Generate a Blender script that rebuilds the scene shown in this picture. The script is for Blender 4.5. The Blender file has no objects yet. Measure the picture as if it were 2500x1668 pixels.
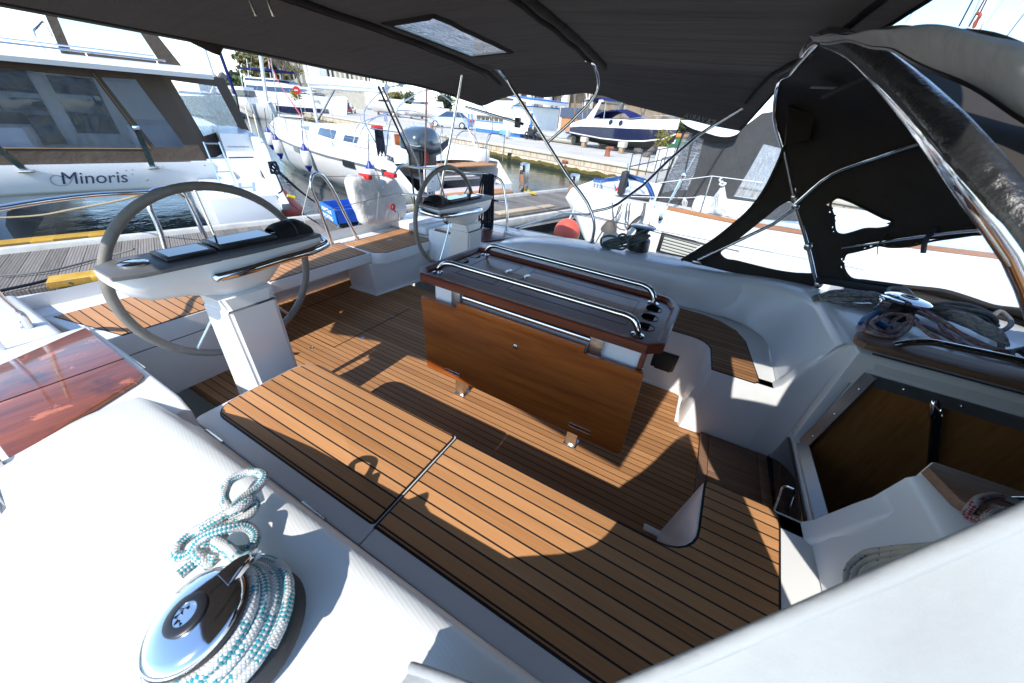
import bpy, bmesh, math, random
from mathutils import Vector, Matrix
R_ = random.Random(7)
C = bpy.context.scene.collection
PI = math.pi
F_PX, PX0, PY0 = 831.5, 1250.0, 834.0
CAM = Vector((0, 0, 1.4))
CROT = Matrix.Rotation(math.radians(25.385), 3, 'Z') @ Matrix.Rotation(math.radians(57.625), 3, 'X') @ Matrix.Rotation(math.radians(5.973), 3, 'Z')

# ---- surveying helpers: a photo pixel (2500 x 1668) to the metre point on a known real plane
def ray(x, y): return CROT @ Vector(((x - PX0) / F_PX, -(y - PY0) / F_PX, -1))
def onz(x, y, z):
    d = ray(x, y); return CAM + d * ((z - CAM.z) / d.z)
def ony(x, y, v):
    d = ray(x, y); return CAM + d * (v / d.y)
def onx(x, y, v):
    d = ray(x, y); return CAM + d * (v / d.x)

# ---------------------------------------------------------------- materials
MATS = {}
class NT:
    def __init__(s, name):
        s.m = bpy.data.materials.new(name); s.m.use_nodes = True
        s.t = s.m.node_tree; s.n = s.t.nodes; s.l = s.t.links
        s.b = s.n['Principled BSDF']
    def new(s, t, **kw):
        n = s.n.new(t)
        for k, v in kw.items(): setattr(n, k, v)
        return n
    def link(s, a, b): s.l.new(a, b)
    def coord(s, kind='Object', scale=(1, 1, 1), rot=(0, 0, 0), loc=(0, 0, 0)):
        tc = s.new('ShaderNodeTexCoord'); mp = s.new('ShaderNodeMapping')
        mp.inputs['Scale'].default_value = scale; mp.inputs['Rotation'].default_value = rot; mp.inputs['Location'].default_value = loc
        s.link(tc.outputs[kind], mp.inputs['Vector']); return mp.outputs['Vector']
    def noise(s, vec, scale=5, detail=4, rough=.55, dist=0):
        n = s.new('ShaderNodeTexNoise'); n.inputs['Scale'].default_value = scale; n.inputs['Detail'].default_value = detail
        n.inputs['Roughness'].default_value = rough; n.inputs['Distortion'].default_value = dist
        if vec is not None: s.link(vec, n.inputs['Vector'])
        return n.outputs['Fac']
    def ramp(s, fac, stops):
        r = s.new('ShaderNodeValToRGB'); e = r.color_ramp.elements
        while len(e) < len(stops): e.new(.5)
        for i, (p, c) in enumerate(stops):
            e[i].position = p; e[i].color = (*c, 1) if len(c) == 3 else c
        s.link(fac, r.inputs['Fac']); return r.outputs['Color']
    def math(s, op, a, b=None, clamp=False):
        n = s.new('ShaderNodeMath', operation=op); n.use_clamp = clamp
        for i, v in enumerate((a, b)):
            if v is None: continue
            if isinstance(v, (int, float)): n.inputs[i].default_value = v
            else: s.link(v, n.inputs[i])
        return n.outputs[0]
    def mix(s, fac, a, b, blend='MIX'):
        n = s.new('ShaderNodeMix', data_type='RGBA', blend_type=blend)
        for i, v in ((0, fac), (6, a), (7, b)):
            if isinstance(v, (int, float)): n.inputs[i].default_value = v
            elif isinstance(v, tuple): n.inputs[i].default_value = (*v, 1) if len(v) == 3 else v
            else: s.link(v, n.inputs[i])
        return n.outputs[2]
    def sep(s, vec):
        n = s.new('ShaderNodeSeparateXYZ'); s.link(vec, n.inputs[0]); return n.outputs
    def bump(s, h, strength=.3, dist=.01):
        n = s.new('ShaderNodeBump'); n.inputs['Strength'].default_value = strength; n.inputs['Distance'].default_value = dist
        s.link(h, n.inputs['Height']); s.link(n.outputs[0], s.b.inputs['Normal'])
    def set(s, **kw):
        for k, v in kw.items():
            i = s.b.inputs[k.replace('_', ' ')]
            if isinstance(v, tuple): i.default_value = (*v, 1) if len(v) == 3 else v
            elif isinstance(v, (int, float)): i.default_value = v
            else: s.link(v, i)

def pmat(name, col, rough=.5, metal=0, var=.12, scale=8, coat=0, bump=0, bscale=None, spec=.5, stretch=(1, 1, 1), trans=0):
    if name in MATS: return MATS[name]
    k = NT(name); v = k.coord('Object', stretch)
    f = k.noise(v, scale, 5)
    lo = tuple(c * (1 - var) for c in col); hi = tuple(min(1, c * (1 + var)) for c in col)
    k.set(Base_Color=k.ramp(f, [(.3, lo), (.7, hi)]), Roughness=k.math('ADD', k.math('MULTIPLY', k.math('SUBTRACT', f, .5), .25), rough, True), Metallic=metal, Coat_Weight=coat, Specular_IOR_Level=spec, Transmission_Weight=trans)
    if bump: k.bump(k.noise(v, bscale or scale * 6, 6), bump)
    MATS[name] = k.m; return k.m

def teak_mat(name, pitch, off, light, dark, gap=.0045, axis=1, caulk=(.012, .012, .013), rough=.55):
    k = NT(name); v = k.coord('Object'); o = k.sep(v)
    u = k.math('DIVIDE', k.math('SUBTRACT', o[axis], off), pitch)
    fr = k.math('FRACT', u); idx = k.math('FLOOR', u)
    wn = k.new('ShaderNodeTexWhiteNoise', noise_dimensions='1D'); k.link(idx, wn.inputs['W'])
    cm = k.new('ShaderNodeCombineXYZ')
    a, b = (0, 1) if axis == 1 else (1, 0)
    k.link(k.math('MULTIPLY', o[a], 3.0), cm.inputs[0]); k.link(k.math('MULTIPLY', o[b], 130.0), cm.inputs[1]); k.link(k.math('MULTIPLY', wn.outputs['Value'], 37.0), cm.inputs[2])
    grain = k.noise(cm.outputs[0], 1.0, 6, .62)
    cm2 = k.new('ShaderNodeCombineXYZ')
    k.link(k.math('MULTIPLY', o[a], 1.3), cm2.inputs[0]); k.link(k.math('MULTIPLY', o[b], 14.0), cm2.inputs[1]); k.link(k.math('MULTIPLY', wn.outputs['Value'], 11.0), cm2.inputs[2])
    tone = k.noise(cm2.outputs[0], 1.0, 3)
    f = k.math('ADD', k.math('MULTIPLY', grain, .45), k.math('ADD', k.math('MULTIPLY', tone, .3), k.math('MULTIPLY', wn.outputs['Value'], .27)))
    wood = k.ramp(f, [(.28, dark), (.5, tuple((x + y) / 2 for x, y in zip(light, dark))), (.72, light)])
    g = k.math('LESS_THAN', fr, gap / pitch)
    k.set(Base_Color=k.mix(g, wood, caulk), Roughness=k.math('ADD', rough, k.math('MULTIPLY', grain, .15)), Specular_IOR_Level=.35)
    k.bump(k.math('SUBTRACT', k.math('MULTIPLY', grain, .25), g), .25, .002)
    MATS[name] = k.m; return k.m

def wood_mat(name, light, dark, coat=.8, rough=.25, scale=1.0, stretch=(2.2, 30, 30), mottle=0, bump=.04):
    k = NT(name); v = k.coord('Object', stretch)
    g = k.noise(v, 1.6 * scale, 6, .6, .6)
    v2 = k.coord('Object', tuple(s * .25 for s in stretch)); g2 = k.noise(v2, 2.2 * scale, 3)
    f = k.math('ADD', k.math('MULTIPLY', g, .6), k.math('MULTIPLY', g2, .4))
    col = k.ramp(f, [(.3, dark), (.48, tuple((x + y) / 2 for x, y in zip(light, dark))), (.68, light)])
    if mottle:
        m = k.noise(k.coord('Object'), 9, 6, .7, .8); m2 = k.noise(k.coord('Object', (1, 1, 1), (0, 0, 0), (3, 7, 1)), 5, 5, .65)
        col = k.mix(k.math('MULTIPLY', k.math('GREATER_THAN', m, .60), .55), col, tuple(min(1, c * 2.0 + .07) for c in light))
        st = k.ramp(m2, [(.56, (0, 0, 0)), (.72, (1, 1, 1))])
        col = k.mix(k.math('MULTIPLY', st, .85), col, (.02, .015, .013))
    k.set(Base_Color=col, Roughness=rough, Coat_Weight=coat, Coat_Roughness=.08)
    k.bump(f, bump, .004)
    MATS[name] = k.m; return k.m

def gel_mat(name, col=(.80, .80, .79), rough=.28, nonskid=False):
    k = NT(name); v = k.coord('Object')
    f = k.noise(v, 3, 5); f2 = k.noise(v, 60, 3)
    k.set(Base_Color=k.ramp(f, [(.25, tuple(c * .95 for c in col)), (.7, col)]), Roughness=k.math('ADD', rough, k.math('MULTIPLY', f2, .1)), Coat_Weight=.35, Coat_Roughness=.12)
    if nonskid:
        o = k.sep(v)
        w = k.math('SINE', k.math('MULTIPLY', k.math('ADD', o[1], k.math('MULTIPLY', o[0], .25)), 900))
        k.bump(w, .05, .0012); k.set(Coat_Weight=0.0, Roughness=.6)
    else: k.bump(f2, .015, .004)
    MATS[name] = k.m; return k.m

def fabric_mat(name, col, weave=900, wrinkle=.35, wscale=(1.2, 7, 7), rough=.9, translucent=0):
    k = NT(name); v = k.coord('Object'); w = k.coord('Object', wscale)
    f = k.noise(w, 2.0, 4, .5); f2 = k.noise(v, 2.5, 4); f3 = k.noise(v, weave, 2)
    ff = k.math('ADD', k.math('MULTIPLY', f2, .7), k.math('MULTIPLY', f3, .3))
    k.set(Base_Color=k.ramp(ff, [(.3, tuple(c * .82 for c in col)), (.7, tuple(c * 1.12 for c in col))]), Roughness=rough, Specular_IOR_Level=.2)
    k.bump(k.math('ADD', f, k.math('MULTIPLY', f3, .03)), wrinkle, .05)
    if translucent:
        tr = k.new('ShaderNodeBsdfTranslucent'); tr.inputs['Color'].default_value = (*[min(1, c * 1.5) for c in col], 1)
        mx = k.new('ShaderNodeMixShader'); mx.inputs[0].default_value = translucent
        out = k.n['Material Output']; k.link(k.b.outputs[0], mx.inputs[1]); k.link(tr.outputs[0], mx.inputs[2]); k.link(mx.outputs[0], out.inputs['Surface'])
    MATS[name] = k.m; return k.m

def vinyl_mat(name, clear=.6, tint=(.9, .92, .93), ripple=.5, scale=9, haze=.2, stretch=(1, 1, 1), gl=.06):
    """clear flexible window: see-through with wavy gloss and a milky haze"""
    k = NT(name); v = k.coord('Object', stretch)
    f = k.noise(v, scale, 4, .6, 1.2)
    k.n.remove(k.b); out = k.n['Material Output']
    tr = k.new('ShaderNodeBsdfTransparent'); tr.inputs['Color'].default_value = (*tint, 1)
    gls = k.new('ShaderNodeBsdfGlossy'); gls.inputs['Roughness'].default_value = gl; gls.inputs['Color'].default_value = (.95, .96, 1, 1)
    df = k.new('ShaderNodeBsdfTranslucent'); df.inputs['Color'].default_value = (.8, .82, .85, 1)
    d2 = k.new('ShaderNodeBsdfDiffuse'); d2.inputs['Color'].default_value = (.6, .62, .65, 1)
    bp = k.new('ShaderNodeBump'); bp.inputs['Strength'].default_value = ripple; bp.inputs['Distance'].default_value = .03
    k.link(f, bp.inputs['Height']); k.link(bp.outputs[0], gls.inputs['Normal'])
    lw = k.new('ShaderNodeFresnel'); lw.inputs['IOR'].default_value = 1.5; k.link(bp.outputs[0], lw.inputs['Normal'])
    m0 = k.new('ShaderNodeMixShader'); m0.inputs[0].default_value = .5; k.link(df.outputs[0], m0.inputs[1]); k.link(d2.outputs[0], m0.inputs[2])
    m1 = k.new('ShaderNodeMixShader'); k.link(k.math('MULTIPLY', k.ramp(f, [(.35, (.3, .3, .3)), (.7, (1, 1, 1))]), haze), m1.inputs[0]); k.link(tr.outputs[0], m1.inputs[1]); k.link(m0.outputs[0], m1.inputs[2])
    m2 = k.new('ShaderNodeMixShader'); k.link(k.math('MULTIPLY', lw.outputs[0], 1 - clear * .5), m2.inputs[0]); k.link(m1.outputs[0], m2.inputs[1]); k.link(gls.outputs[0], m2.inputs[2])
    k.link(m2.outputs[0], out.inputs['Surface'])
    MATS[name] = k.m; return k.m

def rope_mat(name, base, fleck, fleck2=None, n=7.0, dens=.30, yscale=180):
    """braided rope: needs UV u around (0..1), v along in metres"""
    k = NT(name); tc = k.new('ShaderNodeTexCoord'); o = k.sep(tc.outputs['UV'])
    a = k.math('ADD', k.math('MULTIPLY', o[0], n), k.math('MULTIPLY', o[1], yscale))
    b = k.math('SUBTRACT', k.math('MULTIPLY', o[0], n), k.math('MULTIPLY', o[1], yscale))
    sa = k.math('ABSOLUTE', k.math('SUBTRACT', k.math('FRACT', a), .5)); sb = k.math('ABSOLUTE', k.math('SUBTRACT', k.math('FRACT', b), .5))
    h = k.math('MAXIMUM', sa, sb)
    cell = k.new('ShaderNodeCombineXYZ'); k.link(k.math('FLOOR', a), cell.inputs[0]); k.link(k.math('FLOOR', b), cell.inputs[1])
    ck = k.math('GREATER_THAN', k.math('FRACT', k.math('MULTIPLY', k.math('ADD', k.math('FLOOR', a), k.math('FLOOR', b)), .5)), .25)
    # flecks run in clusters along the rope
    cl = k.new('ShaderNodeCombineXYZ'); k.link(k.math('MULTIPLY', o[0], 2.2), cl.inputs[0]); k.link(k.math('MULTIPLY', o[1], 26), cl.inputs[1])
    band = k.noise(cl.outputs[0], 1.3, 1)
    msk = k.math('MULTIPLY', ck, k.math('GREATER_THAN', band, 1 - dens - .18))
    dirt = k.noise(k.coord('Object'), 30, 4)
    col = k.ramp(dirt, [(.3, tuple(c * .78 for c in base)), (.7, base)])
    col = k.mix(msk, col, fleck)
    if fleck2:
        wn = k.new('ShaderNodeTexWhiteNoise', noise_dimensions='3D'); k.link(cell.outputs[0], wn.inputs['Vector'])
        col = k.mix(k.math('GREATER_THAN', wn.outputs['Value'], .955), col, fleck2)
    shade = k.ramp(h, [(.25, (1, 1, 1)), (.5, (.5, .5, .5))])
    k.set(Base_Color=k.mix(.8, col, shade, 'MULTIPLY'), Roughness=.8, Specular_IOR_Level=.25)
    k.bump(k.math('SUBTRACT', 1.0, h), .6, .003)
    MATS[name] = k.m; return k.m

WHITE = gel_mat('gelcoat_white', (.83, .83, .82)); NONSKID = gel_mat('gelcoat_nonskid', (.80, .80, .77), nonskid=True); GREYWHITE = gel_mat('gelcoat_cool', (.80, .81, .83))
T_SOLE = teak_mat('teak_sole', .0382, .006, (.50, .25, .105), (.26, .118, .045), .0042)
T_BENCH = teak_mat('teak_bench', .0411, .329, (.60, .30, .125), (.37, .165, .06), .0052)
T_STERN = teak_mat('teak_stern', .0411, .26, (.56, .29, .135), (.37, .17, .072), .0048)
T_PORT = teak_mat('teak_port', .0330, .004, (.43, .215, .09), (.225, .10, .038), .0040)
MAHOG = wood_mat('mahogany_dark', (.19, .040, .016), (.06, .013, .007), coat=.25, rough=.34)
MAHOG_L = wood_mat('mahogany_leaf', (.47, .125, .018), (.20, .04, .007), coat=.35, rough=.32, stretch=(2.0, 20, 24))
BOARD = wood_mat('varnished_board', (.36, .085, .016), (.10, .02, .006), coat=1, rough=.3, stretch=(22, 3, 22), mottle=1)
OLD_TEAK = wood_mat('weathered_teak', (.33, .185, .115), (.13, .066, .038), coat=0, rough=.6, stretch=(3, 45, 30))
CHROME = pmat('stainless_polished', (.72, .73, .74), .09, 1, .05, 3)
STEEL = pmat('stainless_satin', (.55, .55, .55), .25, 1, .1, 12)
BRUSHED = pmat('brushed_aluminium', (.28, .29, .31), .38, .85, .1, 20, stretch=(1, 12, 1))
BLACK = pmat('black_plastic', (.016, .016, .018), .35, 0, .2, 20)
RUBBER = pmat('black_rubber', (.02, .02, .022), .6, 0, .25, 15, bump=.1)
CAULK = pmat('black_caulking', (.012, .012, .014), .5, 0, .2, 30)
ACRYL = pmat('smoked_acrylic', (.012, .012, .014), .05, 0, .05, 3, coat=1)
DARKIN = pmat('dark_interior', (.012, .009, .008), .8, 0, .3, 4)
LEATHER = pmat('grey_wheel_leather', (.20, .185, .165), .55, 0, .12, 30, bump=.25, bscale=350)
BLEATHER = pmat('black_leather', (.025, .025, .026), .28, 0, .3, 18, bump=.5, bscale=60, coat=.3)
WHITEPAINT = pmat('white_paint', (.8, .8, .8), .35, 0, .04, 6)

# ---------------------------------------------------------------- geometry
def wloc(o):
    v = Vector((0, 0, 0))
    while o is not None: v += o.location; o = o.parent
    return v

class MB:
    def __init__(s): s.bm = bmesh.new(); s.uv = s.bm.loops.layers.uv.new('uv')
    def faces(s, vs, fs):
        v = [s.bm.verts.new(p) for p in vs]; out = []
        for f in fs:
            try: out.append(s.bm.faces.new([v[i] for i in f]))
            except ValueError: pass
        return v, out
    def quad(s, a, b, c, d): s.faces([a, b, c, d], [(0, 1, 2, 3)]); return s
    def poly(s, pts): s.faces(pts, [tuple(range(len(pts)))]); return s
    def box(s, lo, hi, bev=0, seg=2, M=None):
        x0, y0, z0 = lo; x1, y1, z1 = hi
        v, f = s.faces([(x0, y0, z0), (x1, y0, z0), (x1, y1, z0), (x0, y1, z0), (x0, y0, z1), (x1, y0, z1), (x1, y1, z1), (x0, y1, z1)],
                       [(0, 3, 2, 1), (4, 5, 6, 7), (0, 1, 5, 4), (1, 2, 6, 5), (2, 3, 7, 6), (3, 0, 4, 7)])
        if M is not None: bmesh.ops.transform(s.bm, matrix=M, verts=v)
        if bev: bmesh.ops.bevel(s.bm, geom=list({e for q in f for e in q.edges}), offset=bev, segments=seg, affect='EDGES', profile=.5)
        return s
    def prism(s, pts, z0, z1, bev=0, axis='z', seg=2, only_top=False):
        """extrude a 2-D outline; axis gives the direction of extrusion"""
        def P(p, h):
            return {'z': (p[0], p[1], h), 'y': (p[0], h, p[1]), 'x': (h, p[0], p[1])}[axis]
        n = len(pts)
        v, f = s.faces([P(p, z0) for p in pts] + [P(p, z1) for p in pts], [tuple(range(n))[::-1], tuple(range(n, 2 * n))] + [(i, (i + 1) % n, n + (i + 1) % n, n + i) for i in range(n)])
        bmesh.ops.recalc_face_normals(s.bm, faces=f)
        if bev:
            ed = list(f[1].edges) if only_top else list({e for q in f[:2] for e in q.edges})
            bmesh.ops.bevel(s.bm, geom=ed, offset=bev, segments=seg, affect='EDGES', profile=.5)
        return s
    def loft(s, rings, closed=True, caps=True):
        n = len(rings[0]); vs = [p for r in rings for p in r]; fs = []
        for i in range(len(rings) - 1):
            for j in range(n if closed else n - 1):
                a = i * n + j; b = i * n + (j + 1) % n
                fs.append((a, b, b + n, a + n))
        if caps and closed: fs += [tuple(range(n))[::-1], tuple(range((len(rings) - 1) * n, len(rings) * n))]
        v, f = s.faces(vs, fs); bmesh.ops.recalc_face_normals(s.bm, faces=f); return s
    def grid(s, fn, nu, nv, flip=False):
        vs = [fn(i / nu, j / nv) for i in range(nu + 1) for j in range(nv + 1)]
        fs = [(i * (nv + 1) + j, (i + 1) * (nv + 1) + j, (i + 1) * (nv + 1) + j + 1, i * (nv + 1) + j + 1) for i in range(nu) for j in range(nv)]
        if flip: fs = [f[::-1] for f in fs]
        s.faces(vs, fs); return s
    def tube(s, pts, r, seg=10, closed=False, caps=True, smooth=0, flat=1.0, up=None):
        pts = [Vector(p) for p in pts]
        rr = r if isinstance(r, (list, tuple)) else [r] * len(pts)
        if smooth:
            pts, rr = spline(pts, smooth, closed, rr)
        n = len(pts); rings = []; prev = None; L = [0.0]
        for i in range(1, n): L.append(L[-1] + (pts[i] - pts[i - 1]).length)
        for i in range(n):
            a = pts[i - 1] if (i or closed) else pts[0]; b = pts[(i + 1) % n] if (i < n - 1 or closed) else pts[-1]
            t = (b - a)
            t = t.normalized() if t.length > 1e-9 else Vector((0, 0, 1))
            if prev is None:
                h = up or (Vector((0, 0, 1)) if abs(t.z) < .9 else Vector((1, 0, 0))); u = t.cross(h).normalized()
            else:
                u = prev - t * prev.dot(t); u = u.normalized() if u.length > 1e-6 else t.orthogonal().normalized()
            prev = u; w = u.cross(t)
            rings.append([pts[i] + (u * math.cos(k * 2 * PI / seg) + w * math.sin(k * 2 * PI / seg) * flat) * rr[i] for k in range(seg)])
        vs = [s.bm.verts.new(p) for q in rings for p in q]
        m = n if closed else n - 1
        for i in range(m):
            for k in range(seg):
                i2 = (i + 1) % n; k2 = (k + 1) % seg
                try: f = s.bm.faces.new([vs[i * seg + k], vs[i2 * seg + k], vs[i2 * seg + k2], vs[i * seg + k2]])
                except ValueError: continue
                l1 = L[i]; l2 = L[i + 1] if i + 1 < n else L[i] + .01
                for lp, (uu, vv) in zip(f.loops, ((k / seg, l1), (k / seg, l2), ((k + 1) / seg, l2), ((k + 1) / seg, l1))): lp[s.uv].uv = (uu, vv)
        if caps and not closed:
            s.bm.faces.new(vs[:seg]); s.bm.faces.new(vs[(n - 1) * seg:][::-1])
        return s
    def lathe(s, prof, c=(0, 0, 0), axis=(0, 0, 1), seg=24, caps=True):
        """prof: (radius, height) list revolved about axis through c"""
        q = Vector((0, 0, 1)).rotation_difference(Vector(axis).normalized()); c = Vector(c)
        rings = [[c + q @ Vector((r * math.cos(k * 2 * PI / seg), r * math.sin(k * 2 * PI / seg), h)) for k in range(seg)] for r, h in prof]
        return s.loft(rings, True, caps)
    def ball(s, c, r, sx=1, sy=1, sz=1, seg=16):
        M = Matrix.Translation(c) @ Matrix.Diagonal((sx, sy, sz, 1))
        bmesh.ops.create_uvsphere(s.bm, u_segments=seg, v_segments=max(6, seg // 2), radius=r, matrix=M); return s
    def build(s, name, m, parent=None, smooth=40, loc=None):
        off = wloc(parent)
        me = bpy.data.meshes.new(name)
        bmesh.ops.recalc_face_normals(s.bm, faces=s.bm.faces) if getattr(s, 'fixn', False) else None
        s.bm.to_mesh(me); s.bm.free()
        if off.length > 0: me.transform(Matrix.Translation(-off))
        if smooth:
            me.polygons.foreach_set('use_smooth', [True] * len(me.polygons))
            me.set_sharp_from_angle(angle=math.radians(smooth))
        me.materials.append(m)
        o = bpy.data.objects.new(name, me); C.objects.link(o)
        if parent is not None: o.parent = parent
        if loc is not None: o.location = loc
        return o

def spline(pts, sub, closed=False, rr=None):
    n = len(pts); out = []; ro = []
    rng = range(n if closed else n - 1)
    for i in rng:
        p0 = pts[(i - 1) % n] if (closed or i > 0) else pts[0] * 2 - pts[1]
        p1 = pts[i]; p2 = pts[(i + 1) % n]
        p3 = pts[(i + 2) % n] if (closed or i + 2 < n) else pts[-1] * 2 - pts[-2]
        h0 = max(1e-6, (p1 - p0).length); h1 = max(1e-6, (p2 - p1).length); h2 = max(1e-6, (p3 - p2).length)
        m1 = ((p2 - p1) / h1 * h0 + (p1 - p0) / h0 * h1) / (h0 + h1) * h1
        m2 = ((p3 - p2) / h2 * h1 + (p2 - p1) / h1 * h2) / (h1 + h2) * h1
        for k in range(sub):
            t = k / sub
            t2 = t * t; t3 = t2 * t; out.append(p1 * (2 * t3 - 3 * t2 + 1) + m1 * (t3 - 2 * t2 + t) + p2 * (3 * t2 - 2 * t3) + m2 * (t3 - t2))
            if rr: ro.append(rr[i] * (1 - t) + rr[(i + 1) % n] * t)
    if not closed:
        out.append(pts[-1]); ro.append(rr[-1] if rr else 0)
    return out, (ro or [0] * len(out))

def S2(pts, sub=6, closed=False):
    """smooth a 2-D outline"""
    o, _ = spline([Vector((p[0], p[1], 0)) for p in pts], sub, closed); return [(p.x, p.y) for p in o]

def rrect(x0, y0, x1, y1, r, n=5):
    r = r if isinstance(r, (list, tuple)) else [r] * 4; out = []
    for (cx, cy, a0, q) in ((x1 - r[0], y1 - r[0], 0, r[0]), (x0 + r[1], y1 - r[1], 90, r[1]), (x0 + r[2], y0 + r[2], 180, r[2]), (x1 - r[3], y0 + r[3], 270, r[3])):
        for k in range(n + 1):
            a = math.radians(a0 + 90 * k / n); out.append((cx + q * math.cos(a), cy + q * math.sin(a)))
    return out

def inset(pts, d):
    """move a closed outline inward by d (outline counter-clockwise)"""
    n = len(pts); out = []
    for i in range(n):
        a = Vector(pts[i - 1]); b = Vector(pts[i]); c = Vector(pts[(i + 1) % n])
        e1 = (b - a); e2 = (c - b)
        n1 = Vector((-e1.y, e1.x)); n2 = Vector((-e2.y, e2.x))
        if n1.length > 1e-9: n1.normalize()
        if n2.length > 1e-9: n2.normalize()
        m = n1 + n2
        if m.length < 1e-6: m = n1
        m.normalize(); k = max(.5, m.dot(n1)) if n1.length else 1
        p = b + m * (d / k); out.append((p.x, p.y))
    return out

def thing(name, label, cat, loc=(0, 0, 0), group=None):
    o = bpy.data.objects.new(name, None); C.objects.link(o); o.location = loc
    o.empty_display_size = .05
    return tag(o, label, cat, group)
def tag(o, label, cat, group=None):
    o['label'] = label; o['category'] = cat
    if group: o['group'] = group
    return o
def structure(o): o['kind'] = 'structure'; return o
def stuff(o, label, cat): o['kind'] = 'stuff'; o['label'] = label; o['category'] = cat; return o
def dup(root, loc, label=None, group=None, scale=None, rotz=None):
    r = root.copy(); C.objects.link(r); r.location = loc
    if label: r['label'] = label
    if group: r['group'] = group
    if scale: r.scale = scale
    if rotz is not None: r.rotation_euler = (0, 0, rotz)
    for ch in list(root.children):
        c = ch.copy(); C.objects.link(c); c.parent = r
        for g in list(ch.children):
            d = g.copy(); C.objects.link(d); d.parent = c
    return r
def text(s, name, size, m, parent=None, M=None, ext=.002, shear=0, bold=False, align='CENTER', spacing=1.0):
    cu = bpy.data.curves.new(name, 'FONT'); cu.body = s; cu.size = size; cu.extrude = ext; cu.shear = shear; cu.align_x = align; cu.align_y = 'CENTER'; cu.space_character = spacing
    if bold: cu.offset = size * .02
    t = bpy.data.objects.new(name, cu); C.objects.link(t)
    bpy.context.view_layer.update()
    dg = bpy.context.evaluated_depsgraph_get(); me = bpy.data.meshes.new_from_object(t.evaluated_get(dg)); C.objects.unlink(t); bpy.data.objects.remove(t)
    me.name = name
    if M is not None: me.transform(M)
    off = wloc(parent)
    if off.length > 0: me.transform(Matrix.Translation(-off))
    me.materials.clear(); me.materials.append(m)
    o = bpy.data.objects.new(name, me); C.objects.link(o)
    if parent is not None: o.parent = parent
    return o
def frame_matrix(origin, xdir, ydir):
    x = Vector(xdir).normalized(); y = Vector(ydir); y = (y - x * y.dot(x)).normalized(); z = x.cross(y)
    return Matrix(((x.x, y.x, z.x, origin[0]), (x.y, y.y, z.y, origin[1]), (x.z, y.z, z.z, origin[2]), (0, 0, 0, 1)))
def mir(y): return 2.83 - y
def tubes(name, paths, r, m, parent=None, seg=10, smooth=0):
    b = MB()
    for p in paths: b.tube(p, r, seg, smooth=smooth)
    return b.build(name, m, parent)
# ================================================================ OWN YACHT: hull, cockpit mould, benches, decks
yacht = thing('sailing_yacht', 'white sailing yacht under the camera, with teak cockpit benches and sole', 'sailing yacht')
SX = [-1.62, -1.5, -1.35, -1.2, -1.05, -.9, -.7, -.54, -.3, 0, .4, .75]
def ctop(x):
    T = [(-1.62, .44), (-1.5, .50), (-1.2, .575), (-.9, .612), (-.54, .635), (0, .655), (.4, .67), (.8, .69)]
    for (a, za), (b, zb) in zip(T, T[1:]):
        if x <= b: return za + (zb - za) * max(0, (x - a)) / (b - a)
    return T[-1][1]
def cprof(zt, z0=.41):
    h = zt - z0
    return [(0, z0), (.012, z0 + h * .12), (.03, z0 + h * .45), (.048, z0 + h * .78), (.062, z0 + h * .93), (.078, zt - .004), (.10, zt), (.22, zt + .004), (.355, zt - .004), (.375, zt - .014), (.388, zt - .035), (.40, z0 + .12), (.408, z0 + .095), (.43, z0 + .082)]
# -- coaming: a moulded profile swept along the side and, to port, around the forward corner
def coaming(side):
    b = MB(); rings = []
    for x in SX:
        rings.append([(x, (.262 - u) if side < 0 else mir(.262 - u), z) for u, z in cprof(ctop(x))])
    b.loft(rings, False)
    # aft end closes down to the helm deck
    return b
for sd in (-1, 1):
    b = coaming(sd); b.fixn = True; o = b.build('coaming', NONSKID if sd < 0 else GREYWHITE, yacht, 50)
# forward seat-back wrap: from the side coaming round the corner to the companionway, rising to the coachroof
def wrap(side):
    def Y(y): return y if side < 0 else mir(y)
    path = []
    for k in range(0, 5): path.append((.05 + .07 * k, .262, Vector((0, -1))))
    c = (.33, .55); r = .288
    for k in range(1, 13):
        a = math.radians(-90 + 90 * k / 12); path.append((c[0] + r * math.cos(a), c[1] + r * math.sin(a), Vector((math.cos(a), math.sin(a)))))
    for k in range(1, 6): path.append((.618, .55 + .096 * k, Vector((1, 0))))
    rings = []
    for i, (x, y, nrm) in enumerate(path):
        f = min(1, max(0, (i - 2) / 14)); zt = .655 + (.742 - .655) * f; wid = .06 + .06 * f
        prof = [(0, .412), (.010, .43), (.02, .47), (.035 + .02 * f, .53), (.055 + .03 * f, zt - .04), (.07 + .035 * f, zt - .012), (.092 + .045 * f, zt), (.16 + .1 * f, zt + .004), (.33, zt - .004)]
        rings.append([(x + nrm.x * u, Y(y + nrm.y * u), z + .0015) for u, z in prof])
    b = MB(); b.loft(rings, False); b.fixn = True; return b
for sd in (-1, 1): wrap(sd).build('seat_back', WHITE if sd < 0 else GREYWHITE, yacht, 60)

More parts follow.
